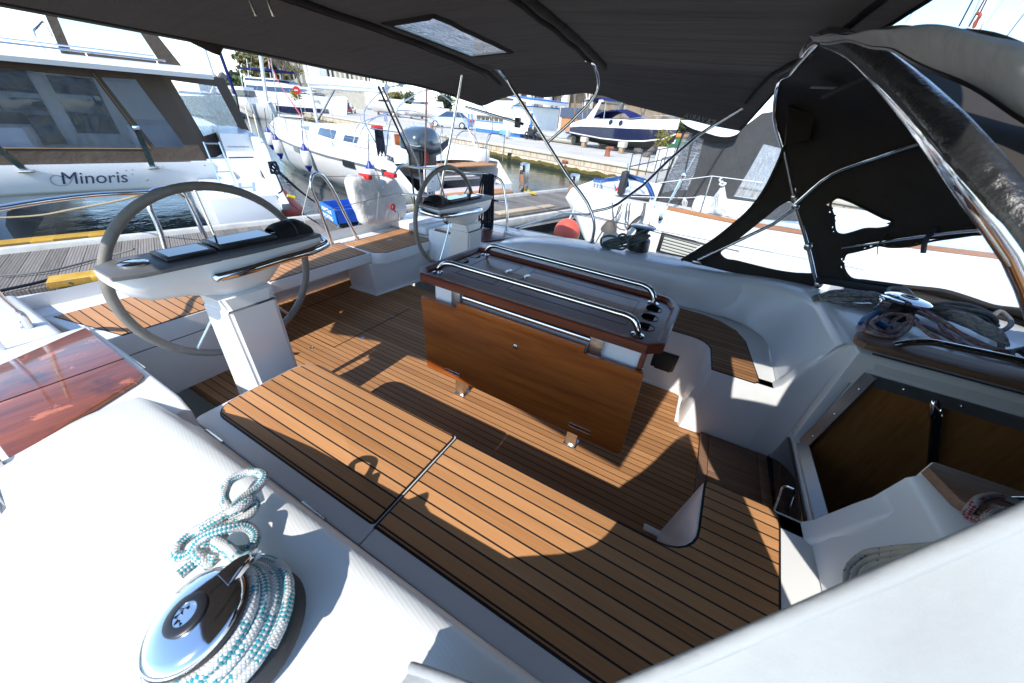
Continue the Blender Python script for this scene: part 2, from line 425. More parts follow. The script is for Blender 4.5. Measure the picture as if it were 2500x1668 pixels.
# -- benches (white body lofted with a little draft, teak laid on top)
def Lbench(x0, Y, body_name):
    top = [(x0, .715), (.17, .715)]
    for k in range(0, 7):
        a = math.radians(-90 + 90 * k / 6); top.append((.20 + .098 * math.cos(a), .813 + .098 * math.sin(a)))
    top += [(.304, .93), (.312, 1.012), (.325, 1.03), (.64, 1.03), (.64, .26), (x0, .26)]
    bot = [(x - (.0 if x > .5 else .0), y) for x, y in top]
    bot = []
    for x, y in top:
        d = 0
        if .7 < y < .9 and x < .3: bot.append((x - .01, y + .015))
        elif .3 <= x < .34 and y > .9: bot.append((x - .03, y + .03 if y > 1.0 else y))
        else: bot.append((x, y))
    R0 = [(x, Y(y), 0.001) for x, y in bot]; R1 = [(x, Y(y), .395) for x, y in top]; R2 = [(x, Y(y), .4075) for x, y in inset(top[::-1], .003)[::-1]]; R3 = [(x, Y(y), .41) for x, y in inset(top[::-1], .009)[::-1]]
    b = MB(); b.loft([R0, R1, R2, R3]); b.fixn = True
    return b.build(body_name, WHITE, yacht, 50)
def Lteak(x0, Y, par, mat, z=.4125):
    o = [(x0, .703), (.185, .703)]
    for k in range(0, 7):
        a = math.radians(-90 + 90 * k / 6); o.append((.20 + .112 * math.cos(a), .815 + .112 * math.sin(a)))
    o += [(.32, .99), (.323, 1.017), (.335, 1.020), (.515, 1.020), (.533, 1.005), (.531, .95), (.515, .80)]
    o += [(.49, .56), (.44, .44), (.35, .36), (.24, .328), (.1, .325), (x0, .325)]
    o = [(x, Y(y)) for x, y in o]
    if Y(0) > 1: o = o[::-1]
    o = o[::-1]
    b = MB(); b.prism(inset(o, -.007), z - .0075, z - .001); b.build('caulk_border', CAULK, par)
    b = MB(); b.prism(o, z - .003, z + .0025, .001, only_top=True); return b.build('teak_panel', mat, par, 30)
be = Lbench(-.518, lambda y: y, 'bench'); be['label'] = 'starboard cockpit bench of white gelcoat, nearest the camera'
Lteak(-.513, lambda y: y, be, T_BENCH)
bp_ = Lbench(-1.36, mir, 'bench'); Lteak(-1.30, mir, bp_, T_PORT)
b = MB(); b.box((.03, 2.105, .10), (.178, 2.1125, .262), .004); b.build('speaker_grille', BLACK, bp_)
b = MB(); b.box((.06, 2.100, .125), (.160, 2.1055, .243), .003); b.build('grille_cover', RUBBER, bp_)
# bench locker lid with its own teak
lid = MB(); lo = rrect(-1.36, .262, -.521, .715, [.012, .09, .03, .012], 6)
lid.prism(lo, .375, .41, .007, seg=3, only_top=True); lido = lid.build('bench_lid', WHITE, yacht, 45)
b = MB(); b.prism(rrect(-1.352, .270, -.533, .707, [.01, .08, .03, .01], 6), 0.0, .376); b.build('locker_body', WHITE, yacht)
to = rrect(-1.345, .326, -.531, .706, [.012, .085, .07, .008], 6)
b = MB(); b.prism(inset(to, -.006), .405, .4115); b.build('caulk_border', CAULK, lido)
b = MB(); b.prism(to, .4085, .415, .001, only_top=True); b.build('teak_panel', T_BENCH, lido, 30)
for hx in (-1.21, -.70):
    b = MB(); b.box((hx - .05, .255, .404), (hx + .05, .268, .4145), .002); b.tube([(hx - .05, .2615, .4145), (hx + .05, .2615, .4145)], .0045, 8); b.build('hinge', STEEL, lido)
# ledge and groove between bench and coaming
b = MB(); b.box((-1.36, .2605, .355), (.1, .2645, .4122)); b.build('bench_groove', pmat('joint_grey', (.22, .22, .23), .6), yacht)

# -- sole
b = MB(); b.box((-2.86, .50, -.06), (.405, 2.30, 0)); so = b.build('cockpit_sole', T_SOLE, yacht)
for (x0, y0, x1, y1) in ((-2.563, .9, -2.557, 1.9), (-1.913, 1.19, -1.907, 1.93), (-2.3, 1.187, -1.907, 1.193), (-1.36, .78, -1.353, 1.05)):
    b = MB(); b.box((x0, y0, .0005), (x1, y1, .0022)); b.build('hatch_seam', CAULK, so)
for (x, y, r) in ((-1.86, 1.38, .019), (-2.02, 1.10, .012), (-1.92, 1.74, .010)):
    b = MB(); b.lathe([(r, .0), (r, .003), (r * .72, .004), (r * .7, .0015)], (x, y, .001), seg=20); b.build('ring_pull', STEEL, so)
# white plinth edges along the foot of the benches
for lo_, hi_ in (((-1.36, 2.085, 0), (.26, 2.118, .012)), ((.262, 1.80, 0), (.40, 2.12, .010)), ((.22, 1.02, 0), (.40, 1.05, .010))): b = MB(); b.box(lo_, hi_, .003); b.build('sole_margin', WHITE, yacht)

# -- hull and decks
def outline(z, f):
    pts = []
    for x, hw in ((-2.78, 1.55), (-2.4, 1.78), (-1.5, 1.96), (-.5, 2.05), (1, 2.08), (3, 1.9), (5, 1.45), (7, .6), (7.6, .02)):
        pts.append((x, hw * f))
    return [(x, 1.415 - w, z) for x, w in pts] + [(x, 1.415 + w, z) for x, w in pts[::-1]]
b = MB(); b.loft([outline(-1.0, .80), outline(-.75, .90), outline(-.2, .97), outline(.44, 1.0), outline(.475, .995)], True, False); b.fixn = True; b.build('hull', WHITE, yacht, 40)
# hull top is open over the cockpit: side decks left and right, transom strip and fore part
for sd in (-1, 1):
    Y = (lambda y: y) if sd < 0 else mir
    def fn(u, v):
        x = -2.2 + 5.2 * u; hw = 1.415 - (1.80 + .25 * min(1, (x + 2.2) / 1.7))
        yi = -.155 if x > -1.62 else .285
        return (x, Y(yi + (hw - yi) * v), .488 - .012 * v)
    b = MB(); b.grid(fn, 40, 6); b.fixn = True; b.build('side_deck', NONSKID, yacht, 30)
    b = MB(); b.box((-2.2, .0, 0.005), (-1.365, .282, .482)) if False else None
    # helm-side moulding: vertical inner face under the deck, with a rounded rim
    b.prism([(-2.2, Y(-.3)), (-1.30, Y(-.3)), (-1.30, Y(.262)), (-1.40, Y(.274)), (-2.2, Y(.285))], 0, .496, .012, seg=3, only_top=True); b.build('helm_side', WHITE, yacht, 50)
    # varnished locker board lying on the deck beside the helm
    bd = [(-2.14, Y(.268)), (-1.60, Y(.256)), (-1.57, Y(.225)), (-1.43, Y(-.085)), (-1.95, Y(-.085)), (-2.03, Y(.02)), (-2.12, Y(.22))]
    if sd < 0: bd = bd[::-1]
    q = MB(); q.prism(bd, .497, .512, .003, only_top=True)
    mt = BOARD if sd < 0 else MAHOG
    o = q.build('locker_board', mt, yacht, 30)
    if sd < 0: o['label'] = 'varnished mahogany locker board with worn bleached patches'
    else: o['label'] = 'dark glossy mahogany locker board by the far wheel'
    q = MB(); q.box((-1.763, Y(.26) if sd < 0 else Y(.26), .5105), (-1.757, Y(-.08), .5132)); q.build('board_seam', CAULK, o)
b = MB(); b.box((-1.44, -.115, .49), (-1.405, -.095, .535), .004); b.build('board_latch', STEEL, yacht)

# -- helm seats and boarding gate at the stern
def seat(pts, z0, z1, teakpts, name='helm_seat', box=None):
    b = MB(); b.prism(pts, z0, z1, .010, seg=3, only_top=True)
    o = b.build(name, WHITE, yacht, 50)
    q = MB(); q.prism(inset(teakpts, -.005), z1 - .004, z1 + .0012); q.build('caulk_border', CAULK, o)
    q = MB(); q.prism(teakpts, z1 - .002, z1 + .0035, .001, only_top=True); q.build('teak_panel', T_STERN, o, 30)
    return o
s1 = seat([(-2.66, .225), (-2.195, .285), (-2.195, 1.06), (-2.30, 1.10), (-2.70, 1.10)], .0, .40, [(-2.632, .262), (-2.205, .365), (-2.205, 1.045), (-2.30, 1.085), (-2.655, 1.085)])
b = MB(); b.box((-2.1945, .30, .295), (-2.1925, 1.05, .300)); b.build('seat_joint', pmat('joint_grey', (.22, .22, .23), .6), s1)
s2 = seat([(-2.70, 1.112), (-2.302, 1.112), (-2.302, 1.925), (-2.70, 1.925)], .318, .40, [(-2.672, 1.118), (-2.312, 1.118), (-2.312, 1.892), (-2.672, 1.925)], 'gate_seat')
s3 = seat([(-2.70, 1.937), (-2.29, 1.937), (-2.212, 2.02), (-2.182, 2.62), (-2.62, 2.80), (-2.70, 2.78)], .302, .392, [(-2.655, 1.952), (-2.292, 1.952), (-2.222, 2.028), (-2.194, 2.595), (-2.40, 2.58), (-2.46, 2.66), (-2.655, 2.70)])
b = MB(); b.loft([[(-2.62, 1.905, 0), (-2.30, 1.93, 0), (-2.215, 2.55, 0), (-2.62, 2.75, 0)], [(-2.62, 1.935, .012), (-2.325, 1.958, .012), (-2.245, 2.55, .012), (-2.62, 2.75, .012)], [(-2.62, 1.905, .306), (-2.305, 1.90, .306), (-2.225, 2.60, .306), (-2.62, 2.75, .306)]])
b.fixn = True; b.build('seat_box', WHITE, yacht, 40)
b = MB(); b.loft([[(-2.80, .9, .002), (-2.80, 1.93, .002), (-3.1, 1.93, .002), (-3.1, .9, .002)], [(-2.83, .9, .055), (-2.83, 1.93, .055), (-3.1, 1.93, .055), (-3.1, .9, .055)]]); b.fixn = True; b.build('transom_ledge', WHITE, yacht, 40)
b = MB()
b.prism([(-2.80, .16), (-2.655, .19), (-2.655, 1.10), (-2.74, 1.10)], .30, .405, .012, only_top=True); b.build('transom_rail', WHITE, yacht, 50); b = MB(); b.prism([(-2.76, 1.12), (-2.69, 1.12), (-2.69, 2.79), (-2.76, 2.79)], .30, .398, .008, only_top=True)
b.build('transom_rail', WHITE, yacht, 50)
for lo_, hi_ in (((-2.84, 2.62, .40), (-2.30, 3.10, .478)), ((-2.84, -.1, .40), (-2.2, .215, .482))): b = MB(); b.box(lo_, hi_, .02); b.build('quarter_deck', WHITE, yacht, 50)
b = MB(); b.lathe([(.026, 0), (.026, .004), (.018, .005), (.017, .002)], (-2.44, 2.28, .3945), seg=20); b.build('ring_pull', STEEL, s3)

# -- companionway
def wing(side):
    Y = (lambda y: y) if side < 0 else mir
    pts = [(.40, .0), (.747, 0), (.79, .24), (.822, .672), (.80, .742), (.752, .739), (.715, .70), (.66, .56), (.62, .44), (.60, .41), (.40, .41)]
    b = MB(); a, c = sorted((Y(1.029), Y(.95))); b.prism(pts, a, c, .012, 'y', 3); return b.build('wing_wall', WHITE, yacht, 50)
for sd in (-1, 1): wing(sd)
b = MB()
for k in range(8):
    y0 = 1.045 + k * .0935; b.box((.452, y0, .002), (.688, y0 + .0895, .0155), .002)
for x0, x1 in ((.406, .450), (.690, .735)): b.box((x0, 1.042, .002), (x1, 1.792, .017), .003)
st = b.build('companion_step', OLD_TEAK, yacht, 30)
b = MB()
for k in range(7): b.box((.456, 1.1345 + k * .0935, .006), (.686, 1.1385 + k * .0935, .0135))
b.build('step_grooves', pmat('grey_caulk', (.22, .21, .20), .7), st)
b = MB(); b.prism([(1.777, .012), (1.742, .213), (1.09, .200), (1.052, .012)], .738, .752, .003, 'x'); pn = b.build('washboard_pocket', ACRYL, yacht)
b = MB(); b.tube([(.738, 1.42, .185), (.715, 1.44, .165), (.712, 1.41, .11), (.716, 1.36, .06), (.738, 1.345, .045)], .006, 8, smooth=4); b.build('handle', CHROME, pn)
b = MB()
b.box((.756, 1.03, 0), (.80, 1.80, .226), .004); b.box((.757, 1.735, .22), (.80, 1.80, .74), .006); b.box((.757, 1.03, .22), (.80, 1.095, .74), .006)
b.box((.757, 1.69, .20), (.796, 1.742, .225), .003)
bk = b.build('bulkhead', WHITE, yacht, 40)
b = MB()
for (p, q) in (((.756, 1.795, .02), (.81, 1.775, .70)), ((.77, 1.765, .02), (.824, 1.745, .70))): b.tube([p, q], .010, 8)
b.build('hatch_track', WHITE, bk)
for t in (.3, .55, .8): b = MB(); b.lathe([(.007, 0), (.007, .002), (.003, .003)], (.752 + .053 * t, 1.785 - .02 * t, .02 + .68 * t), (-1, .2, .1), 10); b.build('screw', STEEL, bk)
# grey aluminium frame of the companionway opening
b = MB()
def bar(P, Q, w, n, t=.006):
    P = Vector(P); Q = Vector(Q); d = (Q - P).normalized(); n = Vector(n).normalized(); s_ = d.cross(n).normalized() * w / 2; n = n * t
    b.loft([[P - s_ - n, P + s_ - n, P + s_ + n, P - s_ + n], [Q - s_ - n, Q + s_ - n, Q + s_ + n, Q - s_ + n]])
bar((.792, 1.70, .233), (.822, 1.693, .672), .05, (-1, -.5, 0)); bar((.822, 1.692, .650), (2.6, 1.692, .650), .046, (0, -1, .25)); bar((.785, 1.05, .234), (.785, 1.70, .234), .05, (-1, 0, 1), .008)
b.fixn = True; fr = b.build('hatch_frame', BRUSHED, yacht)
for p in ((.796, 1.69, .30), (.806, 1.688, .45), (.816, 1.685, .60), (.93, 1.684, .655), (1.10, 1.684, .655), (1.30, 1.684, .655)): b = MB(); b.lathe([(.0045, 0), (.0045, .002), (.002, .003)], p, (-.3, -1, .2), 8); b.build('rivet', CHROME, fr)
b = MB(); b.loft([[(.82, 1.700, .690), (3, 1.700, .690)], [(.82, 1.742, .738), (3, 1.742, .738)]], False); b.quad((.8, 1.702, .672), (3, 1.702, .672), (3, 1.700, .692), (.8, 1.700, .692)); b.fixn = True; b.build('hatch_coaming', WHITE, yacht)
b = MB(); b.prism([(.752, 1.72), (3.2, 1.72), (3.2, 3.12), (.95, 3.02), (.90, 2.64), (.78, 2.5)], .60, .7405, .012, seg=3, only_top=True); b.prism([(.80, 1.745), (3.2, 1.745), (3.2, 1.752), (.80, 1.752)], .74, .7435); b.build('coachroof', WHITE, yacht, 50)
b = MB(); b.prism([(.752, 1.02), (3.2, 1.02), (3.2, -.30), (.95, -.20), (.90, .19), (.78, .33)], .60, .7405, .012, seg=3, only_top=True); b.fixn = True; b.build('coachroof', WHITE, yacht, 50)
b = MB(); b.box((.80, 1.738, .7408), (3.0, 1.7455, .7445)); b.build('hatch_groove', BLACK, yacht)
for Y, x0 in ((lambda y: y, .715), (mir, .757)):
    pts = [(x0 + .02, Y(1.055)), (x0 + .075, Y(1.055)), (2.6, Y(1.055)), (2.6, Y(.90)), (x0 + .06, Y(.90)), (x0 + .02, Y(.93)), (x0 - .005, Y(1.02))]
    b = MB(); b.prism(pts if Y(0) > 1 else pts[::-1], .741, .766, .005, only_top=True); rb = b.build('grab_rail_board', OLD_TEAK, yacht, 40)
    b = MB(); yy = Y(.99); b.tube([(x0 + .13, yy, .766), (x0 + .155, yy, .785), (x0 + .21, yy, .812), (x0 + .30, yy, .820), (1.6, yy, .820), (2.4, yy, .820)], .0135, 12, smooth=4); b.build('grab_rail', CHROME, rb)
# inside of the cabin seen through the hatch
b = MB(); b.prism([(.84, -.9), (1.10, -.9), (1.42, .20), (1.95, .64), (.84, .64)], 1.712, 1.73, 0, 'y'); ip = b.build('cabin_panel', wood_mat('cabin_veneer', (.40, .165, .045), (.235, .085, .02), coat=.2, rough=.45, stretch=(40, 10, 4.5)), yacht)
b = MB(); b.tube([(1.03, 1.705, .635), (1.04, 1.69, .625), (1.10, 1.685, .52), (1.30, 1.685, .10)], .016, 12, smooth=3); b.build('companion_handrail', ACRYL, yacht)
b = MB(); b.tube([(1.030, 1.700, .642), (1.036, 1.688, .630), (1.066, 1.684, .578)], .018, 12, smooth=3); b.build('handrail_bracket', CHROME, yacht)
b = MB(); b.box((.80, 1.0, -1.0), (3.0, 1.75, -.95)); b.box((2.9, .9, -1), (2.95, 1.75, .7)); b.quad((.8, 1.749, -1), (3, 1.749, -1), (3, 1.749, .69), (.8, 1.749, .69)); b.quad((.8, 1.04, -1), (3, 1.04, -1), (3, 1.04, .69), (.8, 1.04, .69)); b.build('cabin_interior', DARKIN, yacht)  # darkness of the cabin void is put into this near-black colour
b = MB(); b.tube([(.37, 1.806, .03), (.37, 1.80, .055), (.395, 1.797, .055), (.395, 1.80, .03)], .005, 8, smooth=3); b.box((.36, 1.795, .012), (.405, 1.80, .03), .002); b.build('padeye', STEEL, yacht)
# ================================================================ TABLE
def holed(b, outer, holes, f3):
    """flat plate with holes; f3 maps a 2-D point to 3-D"""
    eds = []
    for lp in [outer] + holes:
        vs = [b.bm.verts.new(f3(p)) for p in lp]
        eds += [b.bm.edges.new((vs[i], vs[(i + 1) % len(vs)])) for i in range(len(vs))]
    bmesh.ops.triangle_fill(b.bm, edges=eds, use_beauty=True, use_dissolve=False)
def circ(x, y, r, n=20): return [(x + r * math.cos(2 * PI * k / n), y + r * math.sin(2 * PI * k / n)) for k in range(n)]

tb = thing('cockpit_table', 'varnished mahogany cockpit table with folded leaf and chrome handrails', 'table', (-.55, 1.47, 0))
TO = [(-1.152, 1.262), (-1.100, 1.196), (-.012, 1.203), (.046, 1.256), (.062, 1.64), (.02, 1.735), (-.02, 1.755), (-1.108, 1.762), (-1.132, 1.745)]
TO = S2([], 1) if False else TO
def chamf(pts): return pts
TI = [(-1.112, 1.272), (-1.085, 1.236), (-.018, 1.24), (.026, 1.26), (.028, 1.69), (-.02, 1.722), (-1.09, 1.726), (-1.104, 1.72)]
cups = [(-1.073, 1.513), (-1.072, 1.631), (-.045, 1.592), (-.047, 1.488), (-.047, 1.385)]
b = MB(); holed(b, TI, [circ(x, y, .036) for x, y in cups], lambda p: (p[0], p[1], .736))
# fiddles: raised rim from the outline down to the inner plate
def ringz(pts, z): return [(x, y, z) for x, y in pts]
n = len(TO)
def near(p): return min(range(len(TI)), key=lambda i: (TI[i][0] - p[0]) ** 2 + (TI[i][1] - p[1]) ** 2)
rim = MB()
RO = TO; RI = inset(TO, .034)
rim.loft([ringz(RO, .712), ringz(RO, .748), ringz(inset(RO, .006), .755), ringz(inset(RO, .024), .755), ringz(RI, .7372), ringz(inset(RI, .05), .7352)], True, False)
bo = MB(); bo.poly(ringz(RO, .712)[::-1])
top = b.build('table_top', MAHOG, tb, 30)
rim.fixn = True; rim.build('fiddle_rim', MAHOG, tb, 35); bo.build('table_underside', MAHOG, tb)
for x, y in cups:
    q = MB(); q.lathe([(.0375, .0015), (.0360, .002), (.0350, -.004), (.0345, -.040)], (x, y, .736), seg=24, caps=False); o = q.build('cup_holder', ACRYL, top)
    q = MB(); q.lathe([(.034, 0), (.034, .002)], (x, y, .690), seg=20); q.build('cup_base', WHITEPAINT, o)
q = MB()
for lx0, ly0, lx1, ly1 in ((-1.002, 1.345, -.998, 1.672), (-1.0, 1.670, -.773, 1.6735), (-.7765, 1.345, -.773, 1.672), (-1.0, 1.344, -.77, 1.3475), (-.6955, 1.345, -.692, 1.668), (-.694, 1.6325, -.12, 1.636), (-.1225, 1.345, -.119, 1.634), (-.694, 1.344, -.12, 1.3475)):
    q.box((lx0, ly0, .7355), (lx1, ly1, .7368))
q.build('lid_seam', CAULK, top)
for x, y in ((-.800, 1.545), (-.690, 1.545)):
    q = MB(); q.box((x - .012, y - .030, .736), (x + .012, y + .030, .7385), .001)
    q.tube([(x, y - .03, .739), (x, y + .03, .739)], .003, 6); q.build('lid_hinge', STEEL, top)
q = MB(); q.lathe([(.009, 0), (.009, .0015)], (-.165, 1.44, .736), seg=14); q.build('lid_knob', CAULK, top)
# handrails
for pth in ([(-1.067, 1.291, .737), (-1.055, 1.292, .765), (-1.025, 1.296, .792), (-.985, 1.300, .800), (-.95, 1.300, .800), (-.55, 1.300, .800), (-.165, 1.300, .800), (-.13, 1.300, .800), (-.095, 1.297, .792), (-.070, 1.291, .765), (-.063, 1.288, .737)],
            [(-1.035, 1.690, .737), (-1.024, 1.688, .768), (-.998, 1.686, .796), (-.96, 1.684, .806), (-.92, 1.683, .806), (-.55, 1.678, .806), (-.175, 1.673, .806), (-.135, 1.672, .806), (-.095, 1.669, .796), (-.067, 1.66, .768), (-.059, 1.655, .737)]):
    q = MB(); q.tube(pth, .0128, 14, smooth=4)
    for e in (pth[0], pth[-1]): q.lathe([(.026, 0), (.026, .003), (.014, .006)], e, seg=18)
    q.build('handrail', CHROME, tb, 50)
# leaf
LO = [(-1.095, .184), (.018, .162), (.030, .172), (.034, .19), (.012, .605), (.004, .622), (-1.111, .620)]
def slot(x, z, w, h): return [(x + px, z + pz) for px, pz in rrect(-w / 2, -h / 2, w / 2, h / 2, h / 2 - .001, 4)]
q = MB(); sl_ = [slot(-.914, .2185, .10, .020), slot(-.173, .2165, .11, .021)]
holed(q, LO, sl_, lambda p: (p[0], 1.206, p[1])); holed(q, LO, sl_, lambda p: (p[0], 1.224, p[1]))
q.loft([[(x, 1.206, z) for x, z in LO], [(x, 1.224, z) for x, z in LO]], True, False)
for s_ in sl_: q.loft([[(x, 1.206, z) for x, z in s_], [(x, 1.224, z) for x, z in s_]], True, False)
lf = q.build('table_leaf', MAHOG_L, tb, 35)
q = MB(); q.box((-.888, 1.2025, .6225), (-.236, 1.2205, .659), .003); q.build('leaf_lip', MAHOG_L, lf)
for s_ in sl_:
    q = MB(); q.tube([(x, 1.2055, z) for x, z in s_], .0026, 6, closed=True); q.build('slot_trim', STEEL, lf)
q = MB(); q.lathe([(.013, 0), (.013, .003), (.010, .005)], (-.552, 1.206, .533), (0, -1, 0), 18); q.build('leaf_knob', STEEL, lf)
# body, legs, brackets, tube
q = MB(); q.box((-1.055, 1.252, .42), (-.024, 1.71, .7115), .004); q.build('ice_box', WHITEPAINT, tb)
q = MB(); q.box((-.0235, 1.235, .30), (-.003, 1.73, .7115), .002); ep = q.build('end_panel', MAHOG, tb)
q = MB(); q.lathe([(.008, 0), (.008, .004), (.004, .005)], (-.003, 1.25, .62), (1, 0, 0), 14); q.build('panel_screw', STEEL, ep)
q = MB(); q.tube([(-.865, 1.236, .681), (-.228, 1.236, .681)], .0155, 14); q.build('support_tube', CHROME, tb)
for x0, x1 in ((-.935, -.883), (-.231, -.172)):
    q = MB(); q.box((x0, 1.226, .598), (x1, 1.2515, .705), .003); q.build('leaf_bracket', BRUSHED if x0 < -.5 else STEEL, tb)
for x0 in (-.945, -.238):
    for y0 in (1.272, 1.63):
        q = MB(); q.box((x0, y0, .012), (x0 + .058, y0 + .058, .43), .004); q.box((x0 - .006, y0 - .006, .001), (x0 + .064, y0 + .064, .012), .003); q.build('table_leg', STEEL, tb)

# ================================================================ HELM: two pedestals, two wheels
def pedestal(side):
    Y = (lambda y: y) if side < 0 else mir
    r = thing('steering_pedestal', 'white steering pedestal with grey wheel nearest the camera, at left' if side < 0 else 'white steering pedestal with grey wheel behind the table', 'helm pedestal', (-1.53, Y(.65), 0), 'steering pedestals')
    def ring(z, x0, x1, ya, yb, yc, yd): return [(x0, Y(ya), z), (x0, Y(yb), z), (x1, Y(yc), z), (x1, Y(yd), z)]
    b = MB(); b.loft([ring(.001, -1.455, -1.66, .555, .740, .83, .50), ring(.10, -1.452, -1.65, .535, .725, .81, .50), ring(.30, -1.45, -1.62, .530, .704, .77, .50), ring(.695, -1.45, -1.60, .524, .703, .74, .505), ring(.70, -1.46, -1.60, .53, .695, .73, .51), ring(.745, -1.465, -1.60, .52, .71, .73, .505)])
    bmesh.ops.bevel(b.bm, geom=[e for e in b.bm.edges if e.is_manifold and abs(e.verts[0].co.z - e.verts[1].co.z) > .02], offset=.012, segments=3, affect='EDGES')
    b.fixn = True; b.build('column', WHITE, r, 40)
    # head: lofted along y
    secs = [(.290, .862, .893, -1.53, -1.63), (.318, .815, .893, -1.51, -1.655), (.36, .787, .892, -1.50, -1.67), (.45, .772, .891, -1.495, -1.675), (.52, .752, .890, -1.485, -1.675), (.56, .735, .889, -1.475, -1.675), (.62, .730, .888, -1.470, -1.675), (.70, .735, .888, -1.470, -1.675), (.745, .765, .887, -1.475, -1.675), (.79, .800, .886, -1.485, -1.67), (.87, .826, .886, -1.49, -1.665), (.955, .838, .885, -1.495, -1.66), (.985, .845, .885, -1.50, -1.655)]
    rings = []
    for y, z0, z1, x0, x1 in secs:
        h = z1 - z0; d = (x0 - x1)
        rings.append([(x0, Y(y), z1), (x0 + .004, Y(y), z1 - h * .25), (x0 - d * .03, Y(y), z0 + h * .25), (x0 - d * .16, Y(y), z0 + h * .04), (x0 - d * .3, Y(y), z0), (x1 + d * .3, Y(y), z0), (x1 + d * .1, Y(y), z0 + h * .1), (x1, Y(y), z0 + h * .4), (x1, Y(y), z1)])
    b = MB(); b.loft(rings); b.fixn = True; hd = b.build('console', WHITE, r, 50)
    b = MB(); b.prism([(-1.505, Y(.293)), (-1.482, Y(.36)), (-1.472, Y(.62)), (-1.492, Y(.99)), (-1.672, Y(.99)), (-1.682, Y(.36)), (-1.64, Y(.293))][::1 if side < 0 else -1], .887, .901, .003, only_top=True); b.fixn = True; b.build('console_top', pmat('console_grey', (.12, .12, .125), .45, 0, .1, 20), r)
    b = MB(); b.box((-1.655, min(Y(.60), Y(.82)), .901), (-1.53, max(Y(.60), Y(.82)), .922), .004); b.box((-1.645, min(Y(.44), Y(.59)), .901), (-1.525, max(Y(.44), Y(.59)), .916), .004); sc = b.build('chart_plotter', BLACK, r)
    b = MB(); b.box((-1.64, min(Y(.615), Y(.805)), .9222), (-1.545, max(Y(.615), Y(.805)), .9235)); b.box((-1.63, min(Y(.455), Y(.575)), .9162), (-1.54, max(Y(.455), Y(.575)), .9172)); b.build('display', ACRYL, sc)
    b = MB(); b.lathe([(.038, 0), (.038, .006), (.030, .010), (.006, .011)], (-1.585, Y(.375), .901), seg=24); b.build('engine_dial', CHROME, r)
    b = MB(); ys = [.828 + .155 * k / 12 for k in range(13)]
    def cov(u, v):
        a = PI * v; yy = .826 + .16 * u; q = math.sin(PI * (.08 + .84 * u)) ** .45
        return (-1.585 - .056 * math.cos(a) * (.75 + .25 * q), Y(yy), .900 + .060 * q * (math.sin(a) ** .7) + .003 * math.sin(9 * u + 3 * v))
    b.grid(cov, 16, 16); b.fixn = True; cv = b.build('compass_cover', fabric_mat('black_cover', (.016, .016, .017), wrinkle=.3, rough=.6), r, 60)
    b = MB(); b.tube([cov(.5, k / 12) for k in range(13)], .0025, 6); b.build('cover_seam', BLACK, cv)
    b = MB(); b.tube([(-1.492, Y(.545), .836), (-1.462, Y(.535), .838), (-1.452, Y(.56), .840), (-1.452, Y(.75), .846), (-1.462, Y(.95), .853), (-1.485, Y(1.005), .857), (-1.54, Y(1.022), .862), (-1.63, Y(1.015), .868), (-1.655, Y(.985), .868)], .0135, 12, smooth=4, flat=1.25); b.build('grab_bar', CHROME, r, 50)
    return r
def wheel(cy, a0, r):
    c = Vector((-1.69, cy, .750)); R = .352
    b = MB(); b.tube([c + Vector((0, R * math.cos(2 * PI * k / 72), R * math.sin(2 * PI * k / 72))) for k in range(72)], .0155, 12, closed=True); rm = b.build('steering_wheel', LEATHER, r, 60)
    b = MB(); b.tube([c + Vector((.001, (R - .0157) * math.cos(2 * PI * k / 72), (R - .0157) * math.sin(2 * PI * k / 72))) for k in range(72)], .0018, 5, closed=True); b.build('stitching', pmat('grey_thread', (.35, .33, .30), .8), rm)
    for k in range(5):
        a = math.radians(a0 + 72 * k); d = Vector((0, math.cos(a), math.sin(a)))
        b = MB(); b.tube([c + d * .03 + Vector((.03, 0, 0)), c + d * .12 + Vector((.026, 0, 0)), c + d * (R - .012)], .0062, 10, smooth=3); b.build('spoke', CHROME, rm)
    b = MB(); b.lathe([(.012, -.012), (.042, -.01), (.046, .01), (.036, .03), (.02, .045)], c, (1, 0, 0), 20); b.lathe([(.014, 0), (.014, .05)], c + Vector((.02, 0, 0)), (1, 0, 0), 14); b.build('hub', CHROME, rm)
wheel(.655, 90, pedestal(-1)); wheel(2.175, 36, pedestal(1))

# ================================================================ WINCHES AND ROPES
ROPE_T = rope_mat('rope_turquoise', (.74, .73, .70), (.02, .30, .36), dens=.34)
ROPE_B = rope_mat('rope_blue', (.50, .48, .44), (.03, .09, .24), dens=.30)
ROPE_RED = rope_mat('rope_red', (.46, .44, .42), (.42, .02, .05), dens=.34)
ROPE_CREAM = rope_mat('rope_cream', (.62, .59, .49), (.62, .59, .49), (.03, .09, .30), dens=.2)
ROPE_GREY = rope_mat('rope_grey', (.22, .215, .20), (.12, .12, .12), dens=.25)
ROPE_GREEN = rope_mat('rope_green', (.20, .215, .21), (.035, .085, .09), dens=.4)
ROPE_WHITE = rope_mat('rope_white', (.78, .78, .76), (.6, .6, .6), dens=.1)
ROPE_NAVY = rope_mat('rope_navy', (.012, .016, .03), (.02, .025, .05), dens=.2)
def rope(b, pts, r, seg=10, sm=6, flat=1.0):
    b.tube(pts, r, seg, smooth=sm, flat=flat); return b

